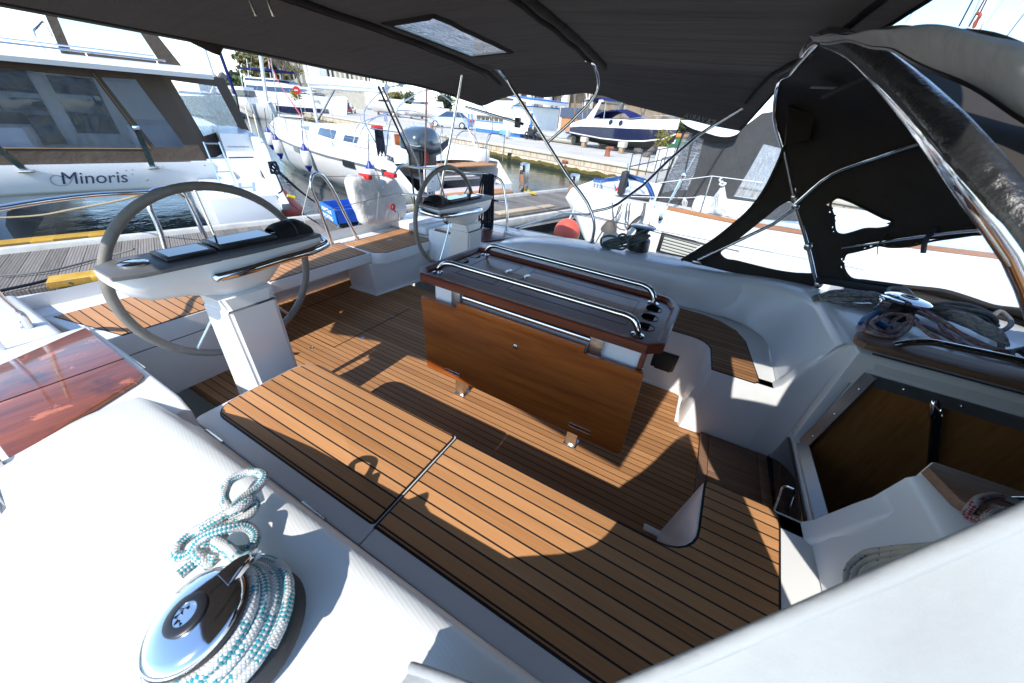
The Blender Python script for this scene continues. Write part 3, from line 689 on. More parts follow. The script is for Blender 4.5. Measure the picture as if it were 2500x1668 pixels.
from mathutils.bvhtree import BVHTree
def surf(names):
    V = []; Fc = []
    for o in yacht.children:
        if o.name.split('.')[0] in names:
            n0 = len(V); V += [v.co.copy() for v in o.data.vertices]; Fc += [[n0 + i for i in p.vertices] for p in o.data.polygons]
    return BVHTree.FromPolygons(V, Fc)
SURF = surf(('seat_back', 'coachroof', 'bench', 'coaming', 'wing_wall', 'grab_rail_board', 'side_deck', 'hatch_coaming'))
def lay(px, py, lift):
    d = ray(px, py).normalized(); h = SURF.ray_cast(CAM + d * .05, d)
    return h[0] + (h[1] if h[1].dot(d) < 0 else -h[1]) * lift if h[0] else onz(px, py, .74)
def z6(x, y, z): return onz(x * .3942, 1050 + y * .3942, z)
def z8(x, y, z): return onz(1600 + x * .3942, 1050 + y * .3942, z)
def b5(x, y, z): return lay(1960 + x * .22979, 680 + y * .22979, max(.009, (z - .755) * .8))
def gg(x, y, Y): return ony(1380 + x * .17857, 380 + y * .17857, Y)

AX = Vector((-.16, -.20, 1)).normalized(); WC = Vector((-.440, .002, .655))
wn_ = thing('winch', 'large chrome topped winch with turquoise flecked rope at lower left', 'winch', WC)
b = MB(); b.lathe([(.100, -.012), (.100, .018), (.092, .026), (.070, .030), (.060, .034)], WC, AX, 48); b.build('winch_base', RUBBER, wn_, 50)
b = MB(); b.lathe([(.062, .03), (.056, .05), (.055, .075), (.060, .088), (.060, .092)], WC, AX, 40); b.build('drum', BLACK, wn_, 50)
WT = WC + AX * .094
b = MB(); b.lathe([(.055, -.004), (.067, -.002), (.069, .003), (.068, .006)], WT, AX, 48); b.build('jaw_ring', BLACK, wn_, 50)
b = MB(); b.lathe([(.066, .004), (.067, .009), (.063, .015), (.052, .020), (.036, .023), (.027, .024)], WT, AX, 56); b.build('crown', CHROME, wn_, 50)
b = MB(); b.lathe([(.0275, .0225), (.0275, .027), (.025, .0285), (.0155, .0285), (.0150, .020)], WT, AX, 36, caps=False); b.build('socket_ring', BLACK, wn_, 50)
b = MB()
q = Vector((0, 0, 1)).rotation_difference(AX)
def star(h, k): return [WT + q @ Vector((k * (.0118 + .0028 * math.cos(8 * t)) * math.cos(t), k * (.0118 + .0028 * math.cos(8 * t)) * math.sin(t), h)) for t in [2 * PI * i / 48 for i in range(48)]]
b.loft([[WT + q @ Vector((.0155 * math.cos(2 * PI * i / 48), .0155 * math.sin(2 * PI * i / 48), .0275)) for i in range(48)], star(.0275, 1), star(.010, .96)], True, False); b.poly(star(.010, .96)); b.build('handle_socket', CHROME, wn_, 40)
# self-tailing arm, at the upper right of the crown
fd = (z6(1470, 900, .762) - WT); fd = (fd - AX * fd.dot(AX)).normalized(); sd_ = AX.cross(fd)
b = MB(); b.loft([[WT + fd * .046 + sd_ * .020 + AX * .010, WT + fd * .046 - sd_ * .020 + AX * .010, WT + fd * .046 - sd_ * .020 + AX * .022, WT + fd * .046 + sd_ * .020 + AX * .022],
                  [WT + fd * .075 + sd_ * .014 + AX * .008, WT + fd * .075 - sd_ * .012 + AX * .008, WT + fd * .075 - sd_ * .012 + AX * .022, WT + fd * .075 + sd_ * .014 + AX * .022],
                  [WT + fd * .090 + sd_ * .007 + AX * .002, WT + fd * .090 - sd_ * .006 + AX * .002, WT + fd * .090 - sd_ * .006 + AX * .016, WT + fd * .090 + sd_ * .007 + AX * .016]])
bmesh.ops.bevel(b.bm, geom=list(b.bm.edges), offset=.003, segments=2, affect='EDGES'); b.fixn = True; b.build('feeder_arm', CHROME, wn_, 60)
# rope turns on the drum plus the chained tail lying on deck
rp = []; a0 = math.atan2((q.inverted() @ fd).y, (q.inverted() @ fd).x)
for k in range(0, 4 * 28 + 6):
    t = k / 28; a = a0 - .2 - 2 * PI * t; h = .083 - .0145 * t; rr_ = .0665 + .0075 * t
    rp.append(WC + q @ Vector((rr_ * math.cos(a), rr_ * math.sin(a), max(.040, h))))
b = MB(); b.tube(rp, .0098, 12)
rope(b, [rp[0], WC + q @ Vector((.080 * math.cos(a0 + .25), .080 * math.sin(a0 + .25), .092)), WC + AX * .100 + fd * .088 + sd_ * .004, z6(1480, 800, .70), z6(1400, 720, .685), z6(1330, 680, .69)], .0098, 12)
winchrope = tag(b.build('winch_rope', ROPE_T, None, 60), 'white rope with turquoise flecks wound round the large winch', 'rope')
zz = .667
b = MB()
rope(b, [z6(1420, 500, zz), z6(1385, 400, zz), z6(1430, 310, zz), z6(1540, 262, zz), z6(1635, 290, zz), z6(1600, 350, zz), z6(1510, 420, zz + .008), z6(1400, 520, zz + .018), z6(1280, 590, zz + .012), z6(1180, 650, zz), z6(1110, 720, zz), z6(1110, 780, zz), z6(1170, 770, zz), z6(1240, 680, zz + .02), z6(1400, 610, zz + .028), z6(1530, 600, zz + .012), z6(1580, 650, zz), z6(1550, 730, zz), z6(1470, 750, zz), z6(1400, 740, zz + .01), z6(1340, 700, zz + .02)], .0098, 12)
rope(b, [z6(1560, 430, zz), z6(1580, 480, zz), z6(1520, 540, zz), z6(1400, 590, zz), z6(1300, 640, zz + .014), z6(1270, 720, zz + .006), z6(1240, 790, zz), z6(1170, 850, zz), z6(1110, 900, zz)], .0098, 12)
rope(b, [z6(1350, 610, zz), z6(1380, 540, zz + .012), z6(1470, 490, zz + .022), z6(1560, 435, zz + .012), z6(1575, 450, zz), z6(1500, 500, zz)], .0098, 12)
rope(b, [z6(1390, 640, zz + .02), z6(1340, 690, zz + .012), z6(1370, 750, zz + .004), z6(1440, 780, zz + .006), z6(1520, 790, zz + .012), z6(1600, 830, zz + .02), z6(1690, 880, zz + .012), z6(1745, 960, zz + .002), z6(1750, 1080, zz), z6(1710, 1220, zz + .002), z6(1640, 1350, zz), z6(1540, 1480, zz), z6(1420, 1590, zz)], .0098, 12)
rope(b, [z6(1290, 690, zz), z6(1230, 740, zz + .004), z6(1240, 790, zz + .012), z6(1310, 820, zz), z6(1330, 760, zz + .012)], .0098, 12)
tag(b.build('rope_tail', ROPE_T, None, 60), 'chained tail of turquoise flecked rope lying on the white deck', 'rope')

def hank(name, p0, p1, side, n, r, m, lab, cat='rope', seed=1, hgt=.05, turns=.8, grp=None, parent=None):
    """a coil gathered into a long hank: loops run from end to end with a little scatter"""
    rr = random.Random(seed); p0 = Vector(p0); p1 = Vector(p1); ax = p1 - p0; sd = Vector(side); up = Vector((0, 0, 1)); b = MB(); pts = []
    for i in range(n):
        w = (i / max(1, n - 1) - .5) * 2; o1 = sd * (w * .9 + rr.uniform(-.15, .15)); h1 = hgt * (1 - w * w) * rr.uniform(.5, 1)
        t0 = rr.uniform(0, .07); t1 = 1 - rr.uniform(0, .09); o2 = sd * (w * .7 * turns + rr.uniform(-.25, .25))
        a = [(t0, .35), (t0 + .12, .8), (.35, 1.0), (.62, .95), (t1 - .1, .75), (t1, .3)]
        seq = a if i % 2 == 0 else a[::-1]
        for t, k in seq: pts.append(p0 + ax * t + (o1 * (1 - t) + o2 * t) * k + up * (h1 * k + r * rr.uniform(0, .8)) + ax.normalized() * rr.uniform(-.01, .01))
    rope(b, pts, r, 9, 5)
    o = b.build(name, m, parent, 60)
    return tag(o, lab, cat, grp) if lab else o
# port: blue-flecked hank, red-flecked hank with blue tape, grey hank
pA = b5(150, 245, .745); pB = b5(820, 300, .78)
h1 = hank('rope_hank', pA, pB, (.045, -.055, 0), 11, .0085, ROPE_B, 'blue flecked rope hank left of the chrome winch on the coaming', seed=3, hgt=.06)
q = MB(); rope(q, [b5(120, 245, .745), b5(190, 225, .75), b5(240, 200, .765), b5(290, 225, .775), b5(260, 250, .76), b5(220, 225, .755)], .0085); q.build('knot', ROPE_B, h1)
b = MB(); Z = .775
rope(b, [b5(2150, 850, Z), b5(1700, 640, Z), b5(1350, 500, Z + .02), b5(1150, 430, Z + .03), b5(1000, 460, Z + .02), b5(900, 520, Z), b5(900, 590, Z), b5(1000, 600, Z), b5(1080, 520, Z + .02), b5(1000, 430, Z + .03), b5(850, 405, Z + .02), b5(700, 440, Z), b5(640, 520, Z - .01), b5(720, 600, Z - .01), b5(860, 630, Z - .01), b5(1020, 620, Z), b5(1090, 560, Z + .02), b5(1060, 480, Z + .035), b5(900, 450, Z + .03), b5(760, 480, Z + .01), b5(720, 540, Z), b5(800, 590, Z), b5(950, 600, Z), b5(1100, 540, Z + .02), b5(1300, 600, Z + .02), b5(1600, 720, Z + .01), b5(1900, 830, Z), b5(2200, 900, Z), b5(2330, 900, Z)], .0088, 10)
rope(b, [b5(1050, 470, Z + .03), b5(1200, 420, Z + .04), b5(1330, 480, Z + .03), b5(1450, 620, Z + .02), b5(1600, 730, Z + .02), b5(1500, 760, Z + .01), b5(1300, 660, Z + .02), b5(1150, 560, Z + .03), b5(1100, 500, Z + .03)], .0088, 10)
rope(b, [b5(1250, 440, Z + .03), b5(1400, 540, Z + .04), b5(1600, 660, Z + .03), b5(1850, 780, Z + .02), b5(2080, 840, Z + .02), b5(2180, 860, Z), b5(2300, 900, Z)], .0088, 10)
h2 = tag(b.build('rope_hank', ROPE_RED, None, 60), 'red flecked rope hank with a blue tape end beside the grab rail', 'rope')
q = MB(); rope(q, [b5(610, 500, Z - .015), b5(640, 460, Z), b5(700, 425, Z + .012), b5(760, 410, Z + .018)], .0125); rope(q, [b5(770, 500, Z + .0), b5(830, 530, Z), b5(880, 560, Z)], .022, flat=.6); q.build('blue_tape', pmat('blue_tape', (.01, .10, .32), .4, 0, .2, 40), h2)
hank('rope_hank', b5(1380, 440, .80), b5(2080, 780, .80), (-.02, .035, 0), 9, .0085, ROPE_B, 'blue flecked rope between the red rope and the grey rope', seed=11, hgt=.05)
h3 = hank('rope_hank', b5(1250, 400, .79), b5(1980, 600, .80), (.012, .075, 0), 9, .0098, ROPE_GREY, 'plain grey rope hank behind the red flecked rope', seed=5, hgt=.07)
q = MB(); rope(q, [b5(1900, 520, .84), b5(1980, 490, .85), b5(2060, 540, .84), b5(2050, 640, .82), b5(1950, 660, .80)], .0098); rope(q, [b5(860, 230, .80), b5(900, 185, .82), b5(1000, 210, .83), b5(1100, 280, .82), b5(1300, 370, .81)], .0098); rope(q, [b5(2020, 640, .80), b5(2060, 730, .78), b5(2090, 790, .77)], .0098); q.build('loose_turn', ROPE_GREY, h3)
b = MB(); rope(b, [b5(2150, 800, .77), b5(2230, 830, .79), b5(2330, 860, .78), b5(2300, 930, .77), b5(2200, 890, .78), b5(2260, 820, .80), b5(2340, 810, .79), b5(2420, 850, .78)], .0095); tag(b.build('rope_end', ROPE_GREY, None, 60), 'dark grey knotted rope at the right end of the grab rail', 'rope')
# chrome winch on the port coaming
WP = Vector((1.05, 2.34, .738)); wp = thing('winch', 'chrome self-tailing winch among rope hanks on the port coaming', 'winch', WP)
b = MB(); b.lathe([(.085, 0), (.085, .02), (.06, .028), (.055, .06), (.062, .085)], WP, seg=32); b.build('drum', BLACK, wp, 50)
b = MB(); b.lathe([(.060, .088), (.088, .092), (.090, .100), (.075, .108), (.04, .112), (.034, .112), (.03, .106)], WP, seg=36); b.build('crown', CHROME, wp, 50)
b = MB(); b.lathe([(.033, .108), (.033, .115), (.02, .116), (.018, .11)], WP, seg=20); b.build('socket_ring', BLACK, wp, 50)
b = MB(); b.box((.925, 2.255, .785), (.972, 2.30, .835), .005); b.box((.93, 2.25, .828), (1.01, 2.31, .842), .004); b.build('feeder_arm', CHROME, wp, 50)
# dark winch with grey-green rope, further aft on the port coaming
WB = Vector((-.345, 2.845, .655)); wb = thing('winch', 'black drum winch on the port coaming under a grey rope hank', 'winch', WB)
b = MB(); b.lathe([(.084, 0), (.086, .01), (.082, .075), (.075, .088), (.05, .094), (.046, .14), (.055, .160)], WB, seg=36); b.build('drum', BLACK, wb, 50)
b = MB(); b.lathe([(.05, .160), (.092, .170), (.095, .178), (.08, .186), (.03, .190)], WB, seg=36); b.build('crown', ACRYL, wb, 50)
hank('rope_hank', gg(500, 1230, 2.76), gg(1150, 1120, 2.76), (.005, .03, .040), 11, .0085, ROPE_GREEN, 'grey green rope hank wound on the black winch', seed=9, hgt=.03)
b = MB(); P = lambda x, y: gg(x, y, 2.72)
rope(b, [P(800, 1250), P(720, 1150), P(740, 1090), P(800, 1075), P(850, 1140), P(850, 1230), P(790, 1280), P(680, 1270), P(540, 1260), P(490, 1200), P(500, 1130), P(570, 1100), P(680, 1110), P(800, 1180), P(900, 1120), P(1000, 1060), P(1110, 1010)], .0085)
tag(b.build('rope_loop', ROPE_GREEN, None, 60), 'loose loops of grey green rope hanging in front of the black winch', 'rope')
# starboard: cream coil with red and black end, red flecked rope near the grab rail
b = MB(); Zc = .66
def sc(x, y, dz=0):
    return lay(1600 + x * .3942, 1050 + y * .3942, .009 + max(0, dz) * .25)
rope(b, [sc(2250, 770, .12), sc(2000, 766, .10), sc(1750, 765, .06), sc(1480, 765, .02), sc(1300, 790, 0), sc(1210, 880, -.01), sc(1210, 1000, -.02), sc(1260, 1090, -.02), sc(1340, 1160, -.02), sc(1450, 1220, -.02), sc(1600, 1290, -.01)], .0082)
rope(b, [sc(2250, 800, .12), sc(1950, 795, .10), sc(1700, 795, .06), sc(1480, 800, .02), sc(1330, 830, .0), sc(1250, 900, -.01), sc(1250, 1000, -.02), sc(1310, 1090, -.02), sc(1400, 1150, -.02), sc(1520, 1200, -.02), sc(1650, 1240, -.01)], .0082)
rope(b, [sc(2250, 830, .13), sc(1900, 828, .11), sc(1600, 835, .05), sc(1420, 850, .02), sc(1310, 900, .005), sc(1290, 980, 0), sc(1350, 1060, 0), sc(1450, 1110, 0), sc(1580, 1150, 0), sc(1700, 1190, 0)], .0082)
rope(b, [sc(2300, 850, .14), sc(1850, 825, .10), sc(1680, 840, .07), sc(1590, 900, .05), sc(1575, 980, .04), sc(1620, 1050, .04), sc(1720, 1100, .04)], .0086)
rope(b, [sc(2250, 880, .13), sc(1950, 870, .11), sc(1800, 885, .09), sc(1730, 940, .07), sc(1730, 1000, .06), sc(1800, 1060, .06)], .0082)
rope(b, [sc(1790, 860, .08), sc(1650, 910, .06), sc(1580, 930, .04), sc(1460, 945, .02), sc(1450, 965, .02), sc(1560, 970, .03), sc(1680, 960, .05), sc(1850, 930, .08)], .0085)
rope(b, [sc(1300, 1000, 0), sc(1450, 1040, .0), sc(1600, 1060, .02), sc(1750, 1060, .05)], .0075)
h4 = tag(b.build('rope_coil', ROPE_CREAM, None, 60), 'cream rope coil with a red and black taped end at lower right', 'rope')
q = MB(); rope(q, [sc(1340, 1130, -.012), sc(1270, 1140, -.012), sc(1195, 1162, -.012)], .0088); q.build('red_tape', pmat('red_tape', (.62, .015, .01), .45, 0, .15, 40), h4)
q = MB(); rope(q, [sc(1197, 1161, -.012), sc(1140, 1178, -.012), sc(1092, 1188, -.012)], .0092); q.build('black_tape', RUBBER, h4)
def s3(x, y, z): return lay(2180 + x * .20408, 1040 + y * .20408, .010 + max(0, z - .765) * .5)
b = MB(); Zr = .775
rope(b, [s3(1700, 1120, Zr), s3(1400, 960, Zr), s3(1180, 890, Zr), s3(1040, 900, Zr), s3(940, 960, Zr - .01), s3(925, 1060, Zr - .02), s3(980, 1160, Zr - .03), s3(1080, 1260, Zr - .03), s3(1180, 1370, Zr - .03), s3(1300, 1480, Zr - .03)], .0088)
rope(b, [s3(1700, 1200, Zr), s3(1450, 1110, Zr), s3(1250, 1060, Zr), s3(1120, 1090, Zr), s3(1080, 1170, Zr - .01), s3(1130, 1270, Zr - .02), s3(1230, 1360, Zr - .02), s3(1320, 1420, Zr - .02), s3(1400, 1500, Zr - .02)], .0088)
rope(b, [s3(1160, 1000, Zr - .01), s3(1210, 1060, Zr), s3(1300, 1180, Zr), s3(1420, 1300, Zr), s3(1550, 1400, Zr)], .0085)
tag(b.build('rope_coil', ROPE_RED, None, 60), 'red flecked rope loops over the starboard grab rail board', 'rope')
# black cable on the sole by the near helm
b = MB()
def c3(x, y, z): return onz(x * .30612, 700 + y * .30612, z)
b.tube([c3(1255, 768, .012), c3(1400, 750, .008), c3(1568, 742, .008), onz(540, 905, .008), onz(580, 885, .008), onz(640, 850, .008)], .007, 8, smooth=4); tag(b.build('cable', RUBBER), 'black cable lying across the teak sole by the near helm', 'cable')
# ================================================================ BIMINI, SPRAYHOOD, RAILS
CANVAS = fabric_mat('canvas_taupe', (.066, .056, .048), wrinkle=.6, wscale=(.8, 9, 9), translucent=.08)
CANVAS_D = fabric_mat('canvas_dark', (.040, .036, .034), wrinkle=.4, wscale=(3, 3, 3))
CANVAS_L = fabric_mat('canvas_light', (.36, .37, .37), wrinkle=.35, wscale=(4, 6, 4), weave=1500)
VINYL = vinyl_mat('clear_vinyl', .55, haze=.22)
VINYL_B = vinyl_mat('bimini_vinyl', .3, (.8, .85, .92), 1.0, 5, .75, (3, 1, 1))
bim = thing('bimini', 'dark taupe bimini canopy stretched over the cockpit', 'awning', (-1.1, 1.4, 1.7))
def lerpT(T, x):
    if x <= T[0][0]: return T[0][1]
    for (a, za), (b_, zb) in zip(T, T[1:]):
        if x <= b_:
            t = (x - a) / (b_ - a); return za + (zb - za) * t
    return T[-1][1]
ZC = [(-2.55, 1.60), (-2.4, 1.625), (-2.0, 1.695), (-1.62, 1.745), (-1.25, 1.775), (-.87, 1.80), (-.4, 1.785), (.25, 1.77), (.4, 1.755)]
ZH = [(-2.2, 1.515), (-2.05, 1.52), (-1.9, 1.575), (-1.7, 1.628), (-1.45, 1.612), (-1.117, 1.661), (-.95, 1.648), (-.75, 1.605), (-.55, 1.577), (-.11, 1.515), (.06, 1.50), (.3, 1.50)]
wr = random.Random(4); WRK = [(wr.uniform(9, 34), wr.uniform(0, 6.28), wr.uniform(.3, 1)) for _ in range(9)]
def canopy(x, y):
    d = abs(y - 1.4); z = lerpT(ZC, x)
    zs = z - .022 * (min(d, 1.35) / 1.35) ** 2
    if d > 1.30:
        t = min(1, (d - 1.30) / .5); zh = lerpT(ZH, x); zs = zs + (zh - zs) * (t ** 1.25)
    k = math.exp(-((x + .25) / .5) ** 2) if x > -.87 else .55 * math.exp(-((x + 1.2) / .25) ** 2)
    w = sum(a * math.sin(f * y + p + .9 * x) for f, p, a in WRK) / 9
    return zs + .012 * k * w * (1 if d < 1.25 else .4)
def xa(y): return -2.52 + .42 * (abs(y - 1.4) / 1.8) ** 5
def xf(y): return .34 - .28 * (abs(y - 1.4) / 1.8) ** 2
WX0, WX1, WY0, WY1 = -1.585, -1.285, 1.58, 2.30
us = sorted(set([i / 90 for i in range(91)])); b = MB(); vin = MB()
xs_ = [-1.62 + .0] 
NY = 120
def cx(i, y):   # 0..1 along x with fixed stations at the window
    st = [(0, xa(y)), (.30, -1.62), (.315, WX0), (.44, WX1), (.58, -.87), (1, xf(y))]
    for (a, p), (c, r) in zip(st, st[1:]):
        if i <= c + 1e-9: return p + (r - p) * (i - a) / (c - a)
ilist = [.30 * k / 14 for k in range(14)] + [.30, .315] + [.315 + .125 * k / 8 for k in range(1, 9)] + [.44 + .14 * k / 10 for k in range(1, 11)] + [.58 + .42 * k / 24 for k in range(1, 25)]
ylist = sorted(set([-.4 + 3.6 * k / NY for k in range(NY + 1)] + [WY0, WY1]))
P3 = [[Vector((cx(i, y), y, canopy(cx(i, y), y))) for y in ylist] for i in ilist]
vv = [[b.bm.verts.new(p) for p in row] for row in P3]
for i in range(len(ilist) - 1):
    for j in range(len(ylist) - 1):
        yc = (ylist[j] + ylist[j + 1]) / 2; ic = (ilist[i] + ilist[i + 1]) / 2
        if WY0 < yc < WY1 and .315 < ic < .44: vin.faces([P3[i][j], P3[i + 1][j], P3[i + 1][j + 1], P3[i][j + 1]], [(0, 1, 2, 3)]); continue
        b.bm.faces.new([vv[i][j], vv[i + 1][j], vv[i + 1][j + 1], vv[i][j + 1]])
cano = b.build('canopy', CANVAS, bim, 180)
bmesh_v = vin; bmesh.ops.remove_doubles(vin.bm, verts=vin.bm.verts, dist=.0005); vin.build('canopy_window', VINYL_B, bim, 180)
q = MB(); loop = [(WX0, WY0), (WX0, WY1), (WX1, WY1), (WX1, WY0)]; pl = []
for (x0, y0), (x1, y1) in zip(loop, loop[1:] + loop[:1]):
    for k in range(10): x = x0 + (x1 - x0) * k / 10; y = y0 + (y1 - y0) * k / 10; pl.append((x, y, canopy(x, y) - .004))
q.tube(pl, .014, 6, closed=True, flat=.25, up=Vector((0, 0, 1))); q.build('window_binding', CANVAS_D, bim, 180)
def seam(xfn, y0, y1, r, m, name, wob=.008, dz=-.008, n=60):
    q = MB(); q.tube([(xfn(y) + wob * math.sin(17 * y), y, canopy(xfn(y), y) + dz) for y in [y0 + (y1 - y0) * k / n for k in range(n + 1)]], r, 8); return q.build(name, m, bim, 180)
seam(lambda y: -1.645 - .10 * max(0, (y - 1.4) / 1.6) ** 2, -.2, 2.95, .013, CANVAS_D, 'zip_sleeve', .006)
seam(lambda y: -1.71 - .10 * max(0, (y - 1.4) / 1.6) ** 2, -.2, 2.8, .004, pmat('brown_piping', (.06, .028, .02), .7), 'piping', .004, -.003)
seam(lambda y: -.87 - .06 * max(0, (y - 1.4) / 1.5) ** 2, -.2, 2.62, .011, CANVAS_D, 'zip_sleeve', .006)
seam(lambda y: -.80 - .06 * max(0, (y - 1.4) / 1.5) ** 2, -.2, 2.75, .017, CANVAS, 'frame_sleeve', .001)
seam(lambda y: xa(y) + .055, -.2, 3.0, .0045, CANVAS_D, 'hem_seam', .001, -.002)
seam(lambda y: xf(y) - .10, -.2, 2.95, .012, CANVAS_D, 'front_zip', .002)
seam(lambda y: xf(y) - .005, -.2, 3.18, .006, CANVAS_D, 'front_hem', .001, -.002)
for px in (612, 655):
    p = onz(px, 8, 1.66); q = MB(); q.tube([p + Vector((0, 0, .05)), p, p + Vector((.005, .005, -.03))], .005, 6); q.build('zip_pull', STEEL, bim)
# small stitched tab under the aft hem
p = onx(497, 108, -2.47); q = MB(); q.prism([(p.y - .10, p.z + .03), (p.y + .10, p.z + .03), (p.y + .085, p.z - .005), (p.y + .06, p.z - .035), (p.y + .03, p.z - .03), (p.y - .05, p.z - .005)], -2.478, -2.465, .002, 'x'); q.build('hem_tab', CANVAS, bim)
# maker's name on the side flap reads mirrored from inside
q0 = onx(1690, 285, -.19); q1_ = onx(1730, 296, -.06)
y_t = 3.19
TXM = pmat('grey_print', (.30, .29, .28), .8)
for s_, mm in (('BAVARIA', TXM),):
    A = ony(1688, 286, 3.14); B_ = ony(1728, 296, 3.14)
    xd = (A - B_).normalized(); yd = Vector((0, -.25, 1))
    M = frame_matrix((A + B_) / 2, xd, yd); M = M @ Matrix.Diagonal((1, 1, -1, 1))
    text(s_, 'printed_name', .046, TXM, bim, M, .0008, spacing=1.2)
A = ony(1737, 298, 3.14); q = MB(); q.box((A.x - .028, A.y - .001, A.z - .014), (A.x + .028, A.y + .001, A.z + .014)); eb = q.build('printed_emblem', TXM, bim)
q = MB(); q.box((A.x - .003, A.y - .003, A.z - .009), (A.x + .003, A.y - .0015, A.z + .009)); q.box((A.x - .010, A.y - .003, A.z - .003), (A.x + .010, A.y - .0015, A.z + .003)); q.build('emblem_cross', CANVAS_D, eb)
# frame tubes on the port side
RT = .0125
q = MB(); q.tube([(-.69, 2.76, .655), (-.70, 2.755, .80), (-.735, 2.755, .87), (-1.00, 2.77, 1.115), (-1.50, 2.80, 1.585), (-1.60, 2.80, 1.68), (-1.63, 2.70, 1.73), (-1.64, 2.5, 1.745)], RT, 12, smooth=4); q.build('frame_leg', CHROME, bim, 60)
q = MB(); q.tube([(-1.195, 2.79, 1.310), (-1.0, 2.79, 1.49), (-.905, 2.80, 1.61), (-.885, 2.80, 1.68), (-.905, 2.74, 1.76), (-.92, 2.55, 1.775)], .011, 12, smooth=5); q.build('frame_leg', CHROME, bim, 60)
q = MB(); q.tube([gg(370, 765, 2.76), gg(640, 700, 2.78), gg(720, 660, 2.80), ony(1700, 334, 3.02), ony(1835, 250, 3.02)], .0105, 12, smooth=3); q.build('frame_stay', CHROME, bim, 60)
q = MB(); q.tube([gg(330, 800, 2.755), gg(0, 830, 2.95) + Vector((-.05, .1, 0)), onx(1232, 565, -1.86)], .009, 8); q.build('frame_stay', CHROME, bim, 60)
q = MB(); q.tube([ony(1137, 261, 3.02), ony(1280, 304, 2.82)], .0105, 10); q.build('frame_stay', CHROME, bim, 60)
p = ony(1264, 299, 2.80); q = MB(); q.box((p.x - .02, p.y - .02, p.z - .035), (p.x + .02, p.y + .02, p.z + .03), .006); q.build('stay_clamp', BLACK, bim)
q = MB(); q.tube([(-1.94, 2.70, 1.70), (-2.05, 2.68, 1.20), (-2.10, 2.66, .98), (-2.13, 2.65, .80)], .0115, 12, smooth=2); q.build('frame_stay', CHROME, bim, 60)
q = MB(); q.tube([onx(924, 212, -2.46), onx(1000, 380, -2.60), onx(1018, 545, -2.66)], .009, 8); q.build('hold_down_strap', BLACK, bim)
q = MB(); q.tube([onx(935, 214, -2.44), onx(1022, 405, -2.62), onx(1030, 470, -2.68)], .0095, 8); q.build('frame_stay', STEEL, bim, 60)
for bs in ((-.69, 2.76, .652),):
    q = MB(); q.lathe([(.03, 0), (.03, .006), (.016, .012), (.016, .03)], bs, seg=16); q.build('deck_fitting', STEEL, bim)

# -- sprayhood
sph = thing('sprayhood', 'dark canvas sprayhood with clear windows on steel hoops over the companionway', 'sprayhood', (.9, 1.5, .75))
def resamp(pts, n):
    o, _ = spline([Vector(p) for p in pts], 8); L = [0]
    for a, c in zip(o, o[1:]): L.append(L[-1] + (c - a).length)
    out = []; j = 0
    for k in range(n + 1):
        t = L[-1] * k / n
        while j < len(L) - 2 and L[j + 1] < t: j += 1
        f = (t - L[j]) / max(1e-9, L[j + 1] - L[j]); out.append(o[j].lerp(o[j + 1], min(1, f)))
    return out
def rp_(x, y, yy): return ony(x, y, yy)
HA = [(.80, 2.74, .705), (.63, 2.735, .955), (.49, 2.735, 1.14), (.30, 2.735, 1.42), (.19, 2.72, 1.57), (.155, 2.66, 1.655), (.15, 2.2, 1.695), (.15, 1.63, 1.70)] + [tuple(rp_(*p)) for p in ((2080, 122, 1.28), (2150, 180, 1.0), (2230, 262, .8), (2305, 350, .68), (2400, 475, .60), (2510, 625, .555))] + [(.50, .42, 1.00), (.66, .33, .84), (.80, .27, .745)]
HB = [(.80, 2.74, .712), (.60, 2.735, 1.00), (.49, 2.725, 1.16), (.56, 2.68, 1.315), (.69, 2.50, 1.44), (.75, 2.22, 1.515), (.79, 1.6, 1.56), (.79, 1.1, 1.53), (.76, .72, 1.42), (.74, .52, 1.24), (.76, .40, 1.0), (.80, .30, .75)]
HC = [(.80, 2.745, .715), (.79, 2.745, .85), (.815, 2.745, .965), (.93, 2.73, 1.02), (1.04, 2.62, 1.10), (1.13, 2.42, 1.19), (1.18, 2.1, 1.25), (1.20, 1.4, 1.28), (1.16, .8, 1.20), (1.08, .5, 1.05), (.95, .36, .88), (.84, .30, .75)]
HD = [(.80, 2.69, .748), (.95, 2.73, .748), (1.15, 2.78, .746), (1.45, 2.80, .745), (1.75, 2.72, .745), (1.95, 2.4, .745), (2.02, 1.9, .745), (2.04, 1.4, .745), (1.98, .8, .745), (1.7, .40, .745), (1.2, .22, .745), (.86, .22, .745)]
NS = 110
RA, RB, RC, RD = (resamp(h, NS) for h in (HA, HB, HC, HD))
rows = []
def addrows(A, B_, n, bulge=.0, sk=0):
    for k in range(n):
        t = k / n; rows.append([a.lerp(c, t) + Vector((0, 0, bulge * math.sin(PI * t))) for a, c in zip(A, B_)])
addrows(RA, RB, 26, .02); addrows(RB, RC, 26, -.008); addrows(RC, RD, 34, -.01); rows.append(RD)
def prj(p):
    v = CROT.transposed() @ (Vector(p) - CAM)
    return (PX0 + F_PX * v.x / -v.z, PY0 - F_PX * v.y / -v.z) if v.z < -.01 else (-9e9, -9e9)
def inpoly(p, poly):
    x, y = p; c = False; n = len(poly)
    for i in range(n):
        x1, y1 = poly[i]; x2, y2 = poly[i - 1]
        if (y1 > y) != (y2 > y) and x < (x2 - x1) * (y - y1) / (y2 - y1) + x1: c = not c
    return c
q1p = lambda pts: [(1800 + x * .29787, 350 + y * .29787) for x, y in pts]
WIN1 = q1p(S2([(770, 480), (820, 445), (900, 465), (1060, 540), (1200, 610), (1270, 640), (1250, 675), (1170, 700), (1040, 705), (940, 735), (860, 750), (820, 740), (790, 610)], 5, True))
